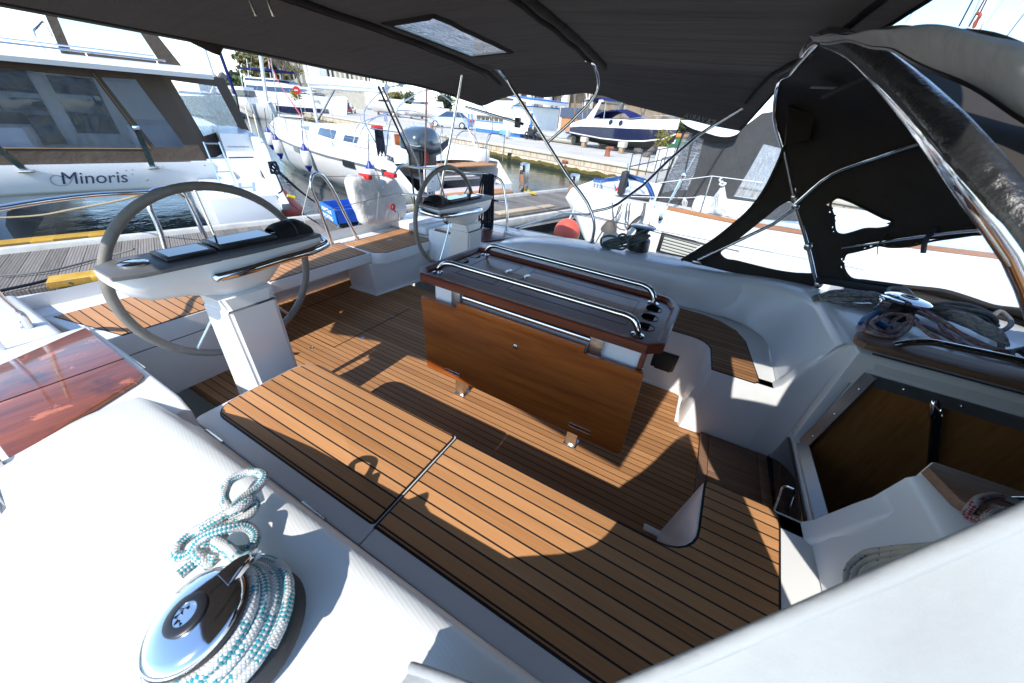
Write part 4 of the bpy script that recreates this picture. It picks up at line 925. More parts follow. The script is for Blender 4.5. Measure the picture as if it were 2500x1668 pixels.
WIN2 = q1p(S2([(868, 960), (890, 910), (960, 890), (1080, 860), (1150, 838), (1250, 850), (1400, 845), (1600, 800), (1800, 770), (2050, 735), (2350, 720), (2700, 730), (2900, 900), (2900, 1450), (2600, 1450), (2350, 1370), (2100, 1335), (1900, 1270), (1700, 1210), (1500, 1185), (1350, 1170), (1200, 1150), (1050, 1130), (930, 1110), (880, 1050)], 4, True))
from mathutils.bvhtree import BVHTree
sk = MB(); gv = [[sk.bm.verts.new(p) for p in r] for r in rows]
allv = [p for r in rows for p in r]; W_ = NS + 1
polys = [(i * W_ + j, (i + 1) * W_ + j, (i + 1) * W_ + j + 1, i * W_ + j + 1) for i in range(len(rows) - 1) for j in range(NS)]
bvh = BVHTree.FromPolygons([tuple(p) for p in allv], polys)
def on_hood(px):
    d = ray(*px).normalized(); h = bvh.ray_cast(CAM + d * 1.2, d); return h[0]
win_faces = {1: [], 2: [], 3: []}
for i in range(len(rows) - 1):
    for j in range(NS):
        c = (rows[i][j] + rows[i + 1][j] + rows[i + 1][j + 1] + rows[i][j + 1]) / 4; pp = prj(c); w = 0
        if c.y > 1.55 and i > 25:
            if inpoly(pp, WIN1): w = 1
            elif inpoly(pp, WIN2): w = 2
        if 8 < i < 20 and NS - 30 < j < NS - 22: w = 3  # starboard slot in the canvas, added so sun streaks reach the deck
        if w: win_faces[w].append((i, j)); continue
        try: sk.bm.faces.new([gv[i][j], gv[i + 1][j], gv[i + 1][j + 1], gv[i][j + 1]])
        except ValueError: pass
sk.build('hood_canvas', CANVAS_D, sph, 180)
for w, fl in win_faces.items():
    q = MB(); cache = {}
    def gvx(i, j):
        if (i, j) not in cache: cache[(i, j)] = q.bm.verts.new(rows[i][j])
        return cache[(i, j)]
    for i, j in fl:
        try: q.bm.faces.new([gvx(i, j), gvx(i + 1, j), gvx(i + 1, j + 1), gvx(i, j + 1)])
        except ValueError: pass
    q.build('hood_window_or_sun_slot', VINYL, sph, 180)
for poly in (WIN1, WIN2):
    pts = [on_hood(p) for p in poly]
    pts = [p - ray(*px).normalized() * .006 for p, px in zip(pts, poly) if p is not None]
    q = MB(); q.tube(pts, .011, 6, closed=(poly is WIN1), flat=.5); q.build('window_binding', CANVAS_D, sph, 180)
# hoops
q = MB(); q.tube(resamp(HA[:8], 40), .0125, 12); q.build('hoop', CHROME, sph, 60)
q = MB(); q.tube(resamp(HA[7:], 60), .0165, 14); ls = q.build('hoop', CHROME, sph, 60)
q = MB(); a_ = resamp(HA[6:14], 60)
offs = [p + Vector((.004, .0, .006)) for p in a_]
q.tube(offs[12:], .0195, 16); lo_ = q.build('leather_sleeve', BLEATHER, sph, 60)
q = MB(); q.tube(offs[10:13], .0215, 14); q.build('sleeve_tape', WHITEPAINT, sph, 60)
q = MB(); q.tube([p + Vector((-.010, -.006, -.016)) for p in offs[11:]], .006, 8); q.build('sleeve_lacing', STEEL, sph, 60)
for hh, r in ((HB[2:], .0115), (HC[2:], .0105)):
    q = MB(); q.tube([p + Vector((-.012, -.006, -.010)) for p in resamp(hh, 60)], r, 10); q.build('hoop', CHROME, sph, 60)
for p, s_ in (((.49, 2.735, 1.14), .026), ((.46, 2.735, 1.185), .022), ((.65, 2.735, .93), .024), ((.80, 2.735, .72), .026)):
    q = MB(); q.ball(p, s_, 1, .8, 1.2, 12); q.build('hoop_joint', STEEL, sph, 60)
q = MB(); q.tube([(.49, 2.725, 1.125), (.42, 2.72, 1.02), (.16, 2.70, .78), (.09, 2.695, .715)], .0105, 10); q.build('hoop_strut', STEEL, sph, 60)
q = MB(); q.tube([(.30, 2.745, 1.60), (.335, 2.75, 1.42), (.42, 2.745, 1.28), (.49, 2.74, 1.15)], .0115, 10, smooth=3); q.build('hoop_strut', CHROME, sph, 60)
q = MB(); q.box((.06, 2.67, .688), (.12, 2.72, .712), .004); q.build('strut_foot', STEEL, sph)
# roof batten and corner pocket
q = MB(); q.tube([(.30, 2.2, 1.615), (.32, 1.77, 1.625), (.33, 1.2, 1.60)], .010, 8, smooth=4); q.build('roof_batten', CANVAS_D, sph)
q = MB(); q.loft([[(.225, 2.62, 1.61), (.36, 2.62, 1.58), (.385, 2.62, 1.47), (.29, 2.62, 1.44)], [(.23, 2.69, 1.61), (.37, 2.69, 1.585), (.40, 2.69, 1.47), (.29, 2.69, 1.435)]]); q.fixn = True; q.build('corner_pocket', CANVAS_D, sph)
p = ony(2015, 214, 2.2); q = MB(); q.box((p.x - .05, p.y - .03, p.z - .002), (p.x + .05, p.y + .03, p.z + .001)); q.build('care_label', pmat('label_grey', (.25, .23, .21), .8), sph)
for px, py, ln in ((2172, 577, 46), (2292, 556, 66)):
    p = on_hood((px, py)); e = on_hood((px - ln * .45, py + ln)); 
    if p and e:
        off = Vector((-.03, -.03, .01)); q = MB(); q.tube([p + off * .6, p.lerp(e, .5) + off * 1.6, e + off], .011, 6, flat=.2, smooth=3); q.build('roll_up_strap', BLACK, sph)
# port wing panel with its clear window
B2 = lambda x, y: ony(1560 + x * .3125, 230 + y * .3125, 2.72)
wo = [B2(*p) for p in S2([(330, 1300), (470, 1215), (600, 1130), (720, 1035), (830, 940), (920, 840), (1000, 720), (1060, 600), (1105, 500), (1140, 395)], 3)]
wo2 = [(p.x, p.z) for p in wo] + [(.30, 1.42), (.49, 1.13), (.63, .955), (.815, .70), (.62, .685), (.30, .672)]
wi = [B2(*p) for p in S2([(640, 1240), (670, 1215), (800, 1120), (1000, 960), (1130, 860), (1180, 840), (1215, 860), (1260, 830), (1290, 860), (1320, 960), (1360, 1100), (1400, 1290), (1410, 1360), (1370, 1395), (1280, 1400), (1100, 1380), (900, 1335), (760, 1300), (670, 1280)], 4, True)]
wi2 = [(p.x, p.z) for p in wi]
q = MB(); holed(q, wo2, [wi2], lambda p: (p[0], 2.732, p[1])); q.build('wing_panel', CANVAS_D, sph, 30)
q = MB(); q.poly([(x, 2.733, z) for x, z in wi2]); bmesh.ops.triangulate(q.bm, faces=q.bm.faces[:]); q.build('wing_window', VINYL, sph)
q = MB(); q.tube([p + Vector((0, .01, 0)) for p in wo], .010, 8); q.build('wing_hem', CANVAS_D, sph, 60)
# base hem along the coachroof, starboard wing in pale fabric, rolled hem above
q = MB(); q.tube([p + Vector((-.03, -.02, .012)) for p in RD[:70]], .026, 8, flat=.8); q.build('base_hem', CANVAS_D, sph, 60)
def dd(x, y, d): return CAM + ray(x, y).normalized() * d
ed = [Vector((-.16, .10, .70)), dd(1420, 1745, .58), dd(1500, 1705, .545), dd(1750, 1597, .52), dd(2000, 1490, .50), dd(2250, 1383, .49), dd(2500, 1276, .50), dd(2700, 1170, .56)]
ba = [Vector((-.16, .09, .68)), Vector((-.05, .075, .68)), Vector((.02, .07, .68)), Vector((.10, .06, .685)), Vector((.22, .05, .69)), Vector((.34, .04, .70)), Vector((.48, .04, .715)), Vector((.66, .06, .73))]
EA = resamp(ed, 40); BA = resamp(ba, 40)
q = MB(); q.grid(lambda u, v: EA[int(round(u * 40))].lerp(BA[int(round(u * 40))], v) + Vector((0, -.03 * math.sin(PI * v), .004 * math.sin(30 * u + 9 * v))), 40, 16); q.build('side_wing', CANVAS_L, sph, 180)
q = MB(); q.tube([p + Vector((.0, .004, .0)) for p in EA], .008, 8); q.tube([a.lerp(c, .16) + Vector((0, -.012, .0)) for a, c in zip(EA, BA)], .003, 6); q.build('wing_piping', CANVAS_L, sph, 60)
up_ = [dd(1975, 88, 1.25), dd(2100, 80, 1.0), dd(2250, 62, .85), dd(2400, 78, .78), dd(2520, 108, .74), dd(2700, 170, .72)]
lo2 = [dd(1985, 105, 1.25), dd(2120, 108, 1.02), dd(2230, 150, .88), dd(2370, 215, .80), dd(2520, 300, .75), dd(2700, 420, .72)]
UA = resamp(up_, 40); LA = resamp(lo2, 40)
def roll(u, v):
    a = UA[int(round(u * 40))]; c = LA[int(round(u * 40))]; m = a.lerp(c, .5); h = (a - c) / 2; n_ = (m - CAM).normalized()
    t = 2 * PI * v; return m + h * math.cos(t) + n_ * h.length * .7 * math.sin(t) + Vector((0, 0, .002 * math.sin(25 * u + 3 * v)))
q = MB(); q.grid(roll, 40, 20); bmesh.ops.remove_doubles(q.bm, verts=q.bm.verts, dist=.0004); q.fixn = True; q.build('rolled_flap', CANVAS_L, sph, 180)
q = MB(); q.tube([roll(k / 40, .57 + .03 * math.sin(k * .35)) for k in range(3, 41)], .0035, 6); q.build('flap_binding', BLACK, sph)

# -- pushpit rails, lifelines, horseshoe buoy, ensign staff, outboard
def rail(lab, paths, r=.0125, feet=()):
    o = thing('pushpit_rail', lab, 'guard rail', paths[0][0], 'stern guard rails')
    for p in paths: q = MB(); q.tube(p, r, 12, smooth=4); q.build('rail_tube', CHROME, o, 60)
    for f in feet: q = MB(); q.lathe([(.024, 0), (.024, .006), (.015, .012), (.015, .03)], f, seg=14); q.build('rail_foot', STEEL, o)
    return o
rail('polished steel stern rail behind the near steering wheel', [[(-2.66, 1.01, .42), (-2.655, .99, .70), (-2.65, .955, .90), (-2.65, .90, .93), (-2.66, .84, .92), (-2.665, .80, .70), (-2.66, .77, .42)], [(-2.66, .83, .915), (-2.62, .60, .93), (-2.50, .30, .93), (-2.36, .12, .93), (-2.22, .06, .90), (-2.2, .05, .60), (-2.19, .05, .49)], [(-2.65, .972, .90), (-2.64, .985, .70), (-2.655, 1.0, .42)]], feet=((-2.66, 1.01, .40), (-2.66, .77, .40)))
rail('bent steel rail post standing on the near quarter by the varnished board', [[c3(235, 322, .485), c3(190, 250, .53), c3(90, 170, .62), c3(0, 90, .70), c3(-120, -40, .80)]], .0125, (c3(235, 322, .48),))
rail('polished steel hoop of the stern gate beside the white horseshoe buoy', [[(-2.665, 1.852, .40), (-2.66, 1.80, .70), (-2.65, 1.765, .90), (-2.65, 1.79, .945), (-2.65, 1.86, .948), (-2.65, 1.90, .90), (-2.65, 2.0, .66), (-2.65, 2.10, .40)]], feet=((-2.665, 1.852, .395), (-2.65, 2.10, .392)))
rail('polished steel quarter rail around the far port corner', [[(-1.655, 3.09, .478), (-1.665, 3.10, .62), (-1.71, 3.11, .80), (-1.76, 3.11, .93), (-1.82, 3.10, .965), (-2.1, 3.0, .97), (-2.55, 2.80, .97), (-2.66, 2.70, .965), (-2.68, 2.66, .92), (-2.67, 2.66, .42)], [(-1.71, 3.11, .76), (-2.1, 3.02, .74), (-2.66, 2.70, .72)]], feet=((-1.655, 3.09, .476), (-2.67, 2.66, .40)))
def line(name, pts, r, m, lab, cat, parent=None):
    q = MB(); q.tube(pts, r, 6); o = q.build(name, m, parent)
    if lab: tag(o, lab, cat)
    return o
WIRE = pmat('wire_steel', (.32, .32, .32), .4, .7, .1, 30)
line('lifeline', [(-2.65, 1.775, .935), (-2.66, 2.66, .895)], .0028, WIRE, 'upper wire lifeline across the stern gate carrying the white buoy', 'lifeline')
line('lifeline', [(-2.655, 1.80, .68), (-2.66, 2.66, .735)], .0028, WIRE, 'lower wire lifeline across the stern gate over the white buoy', 'lifeline')
line('lifeline', [(-1.70, 3.11, .77), (-.6, 3.30, .73), (1.2, 3.42, .72)], .0028, WIRE, 'thin wire lifeline leading forward from the far quarter rail', 'lifeline')
line('lifeline', [(-2.655, 1.775, .925), (-2.68, 1.66, .68), (-2.665, 1.665, .48), (-2.655, 1.80, .41)], .0022, pmat('white_cord', (.7, .7, .68), .7), 'thin white cord hanging beside the stern gate hoop', 'cord')
# horseshoe buoy in a white cover
BU = fabric_mat('buoy_cover', (.66, .66, .66), wrinkle=.5, wscale=(7, 7, 3), weave=300, rough=.6)
mb = lambda x, y: onx(600 + x * .26596, 350 + y * .26596, -2.72)
bo_ = [mb(*p) for p in S2([(935, 330), (960, 300), (1060, 290), (1100, 245), (1170, 240), (1190, 330), (1220, 385), (1260, 330), (1330, 310), (1400, 380), (1450, 520), (1460, 640), (1420, 690), (1300, 720), (1150, 755), (1080, 745), (1030, 650), (960, 470)], 4, True)]
cb = sum(bo_, Vector()) / len(bo_)
bu = thing('horseshoe_buoy', 'white covered horseshoe lifebuoy with red straps on the stern rail', 'lifebuoy', cb)
q = MB(); rings = []
for k, (sc_, dx) in enumerate(((.90, -.06), (.985, -.045), (1, -.015), (.985, .02), (.93, .045), (.80, .055), (.5, .050 ), (.2, .046))): rings.append([cb + (p - cb) * sc_ + Vector((dx + .006 * math.sin(i * .9 + k), 0, 0)) for i, p in enumerate(bo_)])
q.loft(rings); q.fixn = True; q.build('buoy_cover', BU, bu, 80)
RED = pmat('red_webbing', (.55, .02, .02), .6)
for x, y in ((1070, 300), (1303, 285)):
    p = mb(x, y); q = MB(); q.box((p.x - .03, p.y - .022, p.z - .018), (p.x + .10, p.y + .022, p.z + .020), .006); q.build('red_strap', RED, bu)
p = mb(1285, 570); q = MB(); q.lathe([(.018, 0), (.032, .004), (.032, .010), (.018, .012)], p + Vector((.085, 0, 0)), (1, 0, 0), 16, caps=False); q.tube([p + Vector((.09, 0, -.02)), p + Vector((.095, .03, -.05))], .008, 6); q.build('red_ring', RED, bu)
q = MB(); q.tube([mb(1120, 480) + Vector((.07, 0, 0)), mb(1200, 470) + Vector((.072, 0, 0)), mb(1300, 470) + Vector((.07, 0, 0))], .0016, 5); q.tube([mb(1170, 380) + Vector((.075, 0, 0)), mb(1150, 720) + Vector((.07, 0, 0))], .0016, 5); q.build('cover_stitching', pmat('grey_seam', (.45, .45, .45), .8), bu)
# ensign staff
q = MB(); q.tube([(-2.70, 3.03, .40), (-2.70, 3.08, .72), (-2.70, 3.10, .76), (-2.70, 3.125, 1.06), (-2.70, 3.165, 1.45), (-2.70, 3.195, 1.71)], .0085, 10); tag(q.build('ensign_staff', wood_mat('staff_wood', (.16, .05, .03), (.07, .02, .015), coat=.6, rough=.3, stretch=(30, 30, 3))), 'bare brown wooden flagstaff standing at the stern', 'flagstaff')
# navy mooring line hung over the quarter rail
fb = lambda x, y, Y=3.05: ony(980 + x * .17857, 380 + y * .17857, Y)
q = MB()
for k in range(6):
    x = 1110 + k * 24; rope(q, [fb(x + 20, 255), fb(x - 10, 330, 3.04), fb(x - 40 + k * 6, 480, 3.03), fb(x - 40 + k * 10, 760, 3.03), fb(x - 30 + k * 8, 980, 3.03), fb(x + 10, 1015, 3.03), fb(x + 20, 900, 3.02), fb(x + 25, 600, 3.02), fb(x + 26, 400, 3.03), fb(x + 24, 262)], .0085, 8)
rope(q, [fb(1060, 900, 2.98), fb(1075, 870, 2.97), fb(1110, 900, 2.97), fb(1090, 1000, 2.97), fb(1150, 1020, 2.97), fb(1230, 1000, 2.97), fb(1225, 930, 2.97), fb(1120, 925, 2.97)], .0085, 8)
tag(q.build('mooring_line', ROPE_NAVY, None, 60), 'navy blue mooring line hung in bights over the far quarter rail', 'rope')
# outboard engine on its bracket
ob = thing('outboard_engine', 'grey blue outboard engine clamped on the stern rail bracket', 'outboard engine', onx(1040, 420, -3.0))
OBM = pmat('outboard_paint', (.05, .075, .10), .22, 0, .1, 8, coat=.6)
kx = lambda x, y, X=-3.0: onx(900 + x * .26596, y * .26596, X)
out = [kx(*p) for p in S2([(365, 1250), (390, 1200), (430, 1175), (480, 1160), (545, 1175), (570, 1210), (600, 1300), (620, 1400), (560, 1420), (470, 1400), (370, 1370), (360, 1310)], 4, True)]
c0 = sum(out, Vector()) / len(out); rings = []
for sc_, dx in ((.72, -.16), (.94, -.13), (1, -.06), (1, .04), (.92, .10), (.70, .13)): rings.append([c0 + (p - c0) * sc_ + Vector((dx, 0, 0)) for p in out])
q = MB(); q.loft(rings); q.fixn = True; q.build('cowling', OBM, ob, 60)
c1 = kx(520, 1400); q = MB(); q.box((c1.x - .13, c1.y - .16, c1.z - .20), (c1.x + .06, c1.y + .14, c1.z + .04), .03); q.box((c1.x - .06, c1.y - .07, c1.z - .62), (c1.x + .05, c1.y + .07, c1.z - .15), .02); q.build('leg', BLACK, ob, 50)
q = MB(); q.tube([kx(560, 1400), kx(640, 1380), kx(750, 1285)], [.05, .045, .025], 10); q.build('tiller', BLACK, ob, 60)
q = MB(); pts = []
for k in range(60): a = k * .9; t = k / 59; pts.append(kx(480, 1370).lerp(kx(478, 1490), t) + Vector((.09 + .012 * math.cos(a), .012 * math.sin(a), 0)))
q.tube(pts, .006, 6); q.build('kill_cord', pmat('red_plastic', (.7, .01, .01), .4), ob)
q = MB(); q.tube([kx(365, 1330, -2.88), kx(440, 1345, -2.88), kx(520, 1340, -2.88)], .006, 6); q.build('cowl_stripe', WHITEPAINT, ob)
bp2 = thing('outboard_bracket', 'white bolted outboard bracket plate on steel legs behind the far wheel', 'bracket', fb(450, 350))
q = MB(); A = onx(1048, 438, -2.80); B_ = onx(1078, 452, -2.80)
q.box((-2.84, A.y - .05, .66), (-2.80, A.y + .19, .93), .01); q.build('plate', WHITEPAINT, bp2)
q = MB()
for dy, dz in ((0, .70), (.15, .70), (.06, .78)): q.lathe([(.012, 0), (.012, .006), (.006, .008)], (-2.80, A.y + dy, dz), (1, 0, 0), 10)
q.build('bolt', STEEL, bp2)
for dy in (-.01, .05, .10): q = MB(); q.tube([(-2.82, A.y + dy, .66), (-2.82, A.y + dy + .01, .42)], .012, 8); q.build('bracket_leg', STEEL, bp2)
# ================================================================ SHORE FRAME
# Everything ashore and afloat around the yacht is level with the sea; the yacht itself sits trimmed about two degrees.
# Shore coordinates: s along the pontoon towards the quay, w across it away from the yacht, z up.
_a = ray(600, 228); _b = ray(1500, 228 + .075 * 900); UE = _a.cross(_b).normalized()
if UE.z < 0: UE = -UE
ER = Vector((0, 0, 1)).rotation_difference(UE).to_matrix()
N0 = Vector((-5.4, .264, 0)); DS = Vector((.345, .9386, 0)).normalized(); DW = Vector((-DS.y, DS.x, 0))
FR = Matrix(((DS.x, DW.x, 0, N0.x), (DS.y, DW.y, 0, N0.y), (0, 0, 1, 0), (0, 0, 0, 1)))
ET = Matrix.Translation(CAM) @ ER.to_4x4() @ Matrix.Translation(-CAM) @ FR
EI = ET.inverted(); CS = EI @ CAM
def rs(x, y): return EI.to_3x3() @ ray(x, y)
def pz(x, y, z):
    r = rs(x, y); return CS + r * ((z - CS.z) / r.z)
def ps(x, y, s):
    r = rs(x, y); return CS + r * ((s - CS.x) / r.x)
def pw(x, y, w):
    r = rs(x, y); return CS + r * ((w - CS.y) / r.y)
def crop(x0, y0, k): return lambda x, y: (x0 + x * k, y0 + y * k)
K1 = crop(1130, 215, .22338); K2 = crop(1390, 215, .22338); K3 = crop(840, 180, .22338); K4 = crop(470, 100, .22338); K5 = crop(630, 260, .31273); CC = crop(0, 80, .5361)
M7 = crop(600, 350, .26596); E8 = crop(1200, 350, .26596); T2 = crop(400, 0, .26596); Z1 = crop(0, 0, .26596); Z6 = crop(0, 350, .26596)
_wl = {}
def wloc(o):                       # location inside the frame the thing was built in
    v = Vector((0, 0, 0))
    while o is not None:
        v += _wl.get(o.name, o.location) if o.parent is None else o.location; o = o.parent
    return v
_thing = thing; _build = MB.build
def thing_s(name, label, cat, loc=(0, 0, 0), group=None):
    o = _thing(name, label, cat, (0, 0, 0), group); _wl[o.name] = Vector(loc); o.matrix_world = ET @ Matrix.Translation(loc); return o
def build_s(self, name, m, parent=None, smooth=40):
    o = _build(self, name, m, parent, smooth)
    if parent is None: o.matrix_world = ET
    return o
SHORE = [True]
def thing(name, label, cat, loc=(0, 0, 0), group=None): return thing_s(name, label, cat, loc, group) if SHORE[0] else _thing(name, label, cat, loc, group)
MB.build = lambda self, name, m, parent=None, smooth=40, loc=None: build_s(self, name, m, parent, smooth) if SHORE[0] else _build(self, name, m, parent, smooth, loc)
def dup_s(root, new, label, group=None):
    r = dup(root, (0, 0, 0), label, group); r.matrix_world = ET @ Matrix.Translation(new); _wl[r.name] = Vector(new); return r

# ---------------------------------------------------------------- pontoon
k = NT('pontoon_planks'); v = k.coord('Object'); o = k.sep(v)
u = k.math('DIVIDE', o[0], .152); fr = k.math('FRACT', u); wn = k.new('ShaderNodeTexWhiteNoise', noise_dimensions='1D'); k.link(k.math('FLOOR', u), wn.inputs['W'])
gap = k.math('LESS_THAN', fr, .05); rib = k.math('FRACT', k.math('MULTIPLY', fr, 6)); groove = k.math('LESS_THAN', rib, .30)
cm = k.new('ShaderNodeCombineXYZ'); k.link(k.math('MULTIPLY', o[0], 60), cm.inputs[0]); k.link(k.math('MULTIPLY', o[1], 3), cm.inputs[1]); k.link(wn.outputs['Value'], cm.inputs[2])
gr = k.noise(cm.outputs[0], 1, 5)
col = k.ramp(k.math('ADD', k.math('MULTIPLY', gr, .7), k.math('MULTIPLY', wn.outputs['Value'], .3)), [(.25, (.13, .112, .095)), (.75, (.30, .265, .23))])
col = k.mix(k.math('MULTIPLY', groove, .6), col, (.035, .032, .03)); col = k.mix(gap, col, (.008, .008, .008))
k.set(Base_Color=col, Roughness=.85); k.bump(k.math('SUBTRACT', k.math('MULTIPLY', gr, .2), k.math('MAXIMUM', gap, groove)), .5, .004); PLANK = k.m
ALU = pmat('pontoon_edge', (.50, .49, .46), .6, 0, .2, 6, bump=.1); DARKF = pmat('dark_float', (.06, .058, .055), .8, 0, .3, 3)
b = MB(); b.box((-9, .10, -.36), (12.6, 1.76, -.30)); po = b.build('pontoon', PLANK); structure(po)
for a, c in ((0, .098), (1.762, 1.86)):
    b = MB(); b.box((-9, a, -.42), (12.6, c, -.293), .006); b.box((-9, a + .015 if a == 0 else a + .01, -.50), (12.6, c - .01, -.42)); b.build('pontoon_edge', ALU, po)
b = MB(); b.box((-9, .06, -.60), (12.6, 1.80, -.42)); b.box((-8.5, .1, -.95), (-4, 1.76, -.60)); b.box((0, .1, -.95), (4, 1.76, -.60)); b.box((8, .1, -.95), (12, 1.76, -.60)); b.build('pontoon_float', DARKF, po)
# yellow fender boards on the pontoon edges
k = NT('yellow_board'); o = k.sep(k.coord('Object')); f = k.noise(k.coord('Object'), 7, 5)
rb = k.math('LESS_THAN', k.math('FRACT', k.math('MULTIPLY', o[1], 34)), .25); seg = k.math('LESS_THAN', k.math('FRACT', k.math('MULTIPLY', o[0], 2.1)), .62)
col = k.ramp(f, [(.3, (.50, .27, .03)), (.7, (.66, .40, .06))]); col = k.mix(k.math('MULTIPLY', k.math('MULTIPLY', rb, seg), .8), col, (.12, .06, .01))
k.set(Base_Color=col, Roughness=.6); YEL = k.m
def yboard(s0, s1, w0, w1, lab):
    t = thing('fender_board', lab, 'dock board', (s0, w0, -.29), 'yellow boards on the pontoon')
    b = MB(); b.box((s0, w0, -.296), (s1, w1, -.232), .006); b.build('board', YEL, t)
    for q in (.1, .45, .9):
        b = MB(); b.lathe([(.012, 0), (.012, .004)], (s0 + (s1 - s0) * q, w0, -.262), (0, -1, 0), 10); b.build('bolt', STEEL, t)
yboard(.30, 1.78, .0, .215, 'yellow ridged fender board on the near edge of the pontoon')
yboard(-2.2, .74, 1.62, 1.84, 'yellow ridged fender board on the far edge of the pontoon')
b = MB(); p = pz(*E8(40, 650), -.30); q = pz(*E8(570, 585), -.30); b.box((p.x, .20, -.296), (q.x, .40, -.262), .005); tag(b.build('fender_board', pmat('pale_board', (.46, .36, .24), .7, 0, .2, 5, stretch=(2, 20, 20))), 'pale bare wooden board lying on the pontoon near the numbered posts', 'dock board')
# numbered service posts
for (px, py, pxb, sv, num, lab) in ((310, 180, 315, 8.28, '29', 'steel service post numbered 29 standing by yellow rope'), (770, 280, 760, 9.2, '28', 'steel service post half hidden by the bimini leg')):
    top = ps(*E8(px, py), sv); c = top.y; 
    t = thing('service_post', lab, 'power post', (sv, c, -.30), 'service posts on the pontoon')
    b = MB(); b.box((sv - .08, c - .10, -.298), (sv + .08, c + .10, top.z), .02); b.build('post_body', STEEL, t)
    b = MB(); b.box((sv - .083, c - .085, top.z - .20), (sv - .0805, c + .0, top.z - .05)); b.build('post_panel', BLACK, t)
    text(num, 'post_number', .14, WHITEPAINT, t, None, .001) if False else None
    M = frame_matrix((sv - .084, c + .045, top.z - .13), (0, -1, 0), (0, 0, 1)); o_ = text(num, 'post_number', .115, pmat('number_white', (.85, .85, .85), .6), None, M, .001); o_.parent = t; o_.data.transform(Matrix.Translation(-_wl[t.name]))
    b = MB(); b.box((sv - .084, c - .06, top.z - .42), (sv - .0805, c + .06, top.z - .26)); b.build('post_socket', pmat('rust_panel', (.35, .16, .08), .7), t)
YR = rope_mat('rope_yellow', (.62, .46, .04), (.45, .3, .02), dens=.2)
b = MB(); p0 = pz(*E8(330, 455), -.28); rope(b, [p0 + Vector((random.Random(i).uniform(-.1, .12), random.Random(i + 50).uniform(-.35, .12), .02 * (i % 3))) for i in range(16)], .014, 8); tag(b.build('rope', YR, None, 60), 'yellow rope heap lying at the foot of the numbered post', 'rope')
b = MB(); rope(b, [pz(*M7(1515, 480), .1), pz(*M7(1540, 560), -.1), pz(*M7(1490, 690), -.24), pz(*M7(1440, 770), -.285)], .010, 8); rope(b, [pz(*M7(1225, 740), -.27), pz(*M7(1250, 800), -.285), pz(*M7(1265, 830), -.285)], .010, 8); tag(b.build('mooring_line', YR, None, 60), 'yellow mooring line hanging behind the white buoy', 'rope')
# blue dock trolley with its sign
BLUE = pmat('trolley_blue', (.008, .075, .42), .4, 0, .15, 10); SIGNB = pmat('sign_blue', (.02, .19, .60), .45)
A = pz(*M7(690, 540), -.02); Bq = pz(*M7(830, 620), -.02); A2 = pz(*M7(700, 650), -.02) 
t = thing('dock_trolley', 'blue dock trolley with a lettered sign parked behind the buoy', 'trolley', (3.5, .9, -.3))
e1 = (Bq - A); e1.z = 0; ln = e1.length; e1.normalize(); e2 = Vector((-e1.y, e1.x, 0));  e2 = e2 if e2.x > 0 else -e2
def tp(a, c, z): return A + e1 * a + e2 * c + Vector((0, 0, z + .02 - A.z - .02 + A.z - A.z))
def TP(a, c, z): p = A + e1 * a + e2 * c; return Vector((p.x, p.y, z))
b = MB(); b.loft([[TP(0, 0, -.22), TP(ln, 0, -.22), TP(ln, 1.15, -.22), TP(0, 1.15, -.22)], [TP(-.02, -.02, -.01), TP(ln + .02, -.02, -.01), TP(ln + .02, 1.17, -.01), TP(-.02, 1.17, -.01)], [TP(.01, .01, -.01), TP(ln - .01, .01, -.01), TP(ln - .01, 1.14, -.01), TP(.01, 1.14, -.01)], [TP(.03, .03, -.20), TP(ln - .03, .03, -.20), TP(ln - .03, 1.12, -.20), TP(.03, 1.12, -.20)]]); b.fixn = True; b.build('tray', BLUE, t)
b = MB(); b.loft([[TP(-.01, -.028, -.235), TP(ln + .01, -.028, -.235), TP(ln + .01, -.018, -.235), TP(-.01, -.018, -.235)], [TP(-.01, -.034, -.005), TP(ln + .01, -.034, -.005), TP(ln + .01, -.024, -.005), TP(-.01, -.024, -.005)]]); b.fixn = True; sg = b.build('sign_board', SIGNB, t)
for i, s_ in enumerate(('ALBATROS', 'YACHTING')):
    M = frame_matrix(TP(ln / 2, -.040, -.075 - .10 * i), e1, (0, 0, 1)); o_ = text(s_, 'sign_text', .088, pmat('number_white', (.85, .85, .85), .6), None, M, .001, bold=True); o_.parent = t; o_.data.transform(Matrix.Translation(-_wl[t.name]))
b = MB()
for a, c in ((.06, .02), (ln - .04, .02), (.06, .35), (ln - .04, .35)): b.tube([TP(a, c, -.22), TP(a, c - .04, -.295)], .008, 6)
b.build('stand_leg', STEEL, t)
for a in (-.05, ln + .05):
    b = MB(); p = TP(a, .78, -.20); b.tube([p + Vector((0, .09 * math.cos(x), .09 * math.sin(x))) for x in [2 * PI * i / 20 for i in range(20)]], .03, 8, closed=True); wh = b.build('wheel', RUBBER, t)
    b = MB(); b.lathe([(.05, -.02), (.05, .02)], p, (1, 0, 0), 14); b.build('wheel_hub', pmat('red_plastic', (.7, .01, .01), .4), wh)

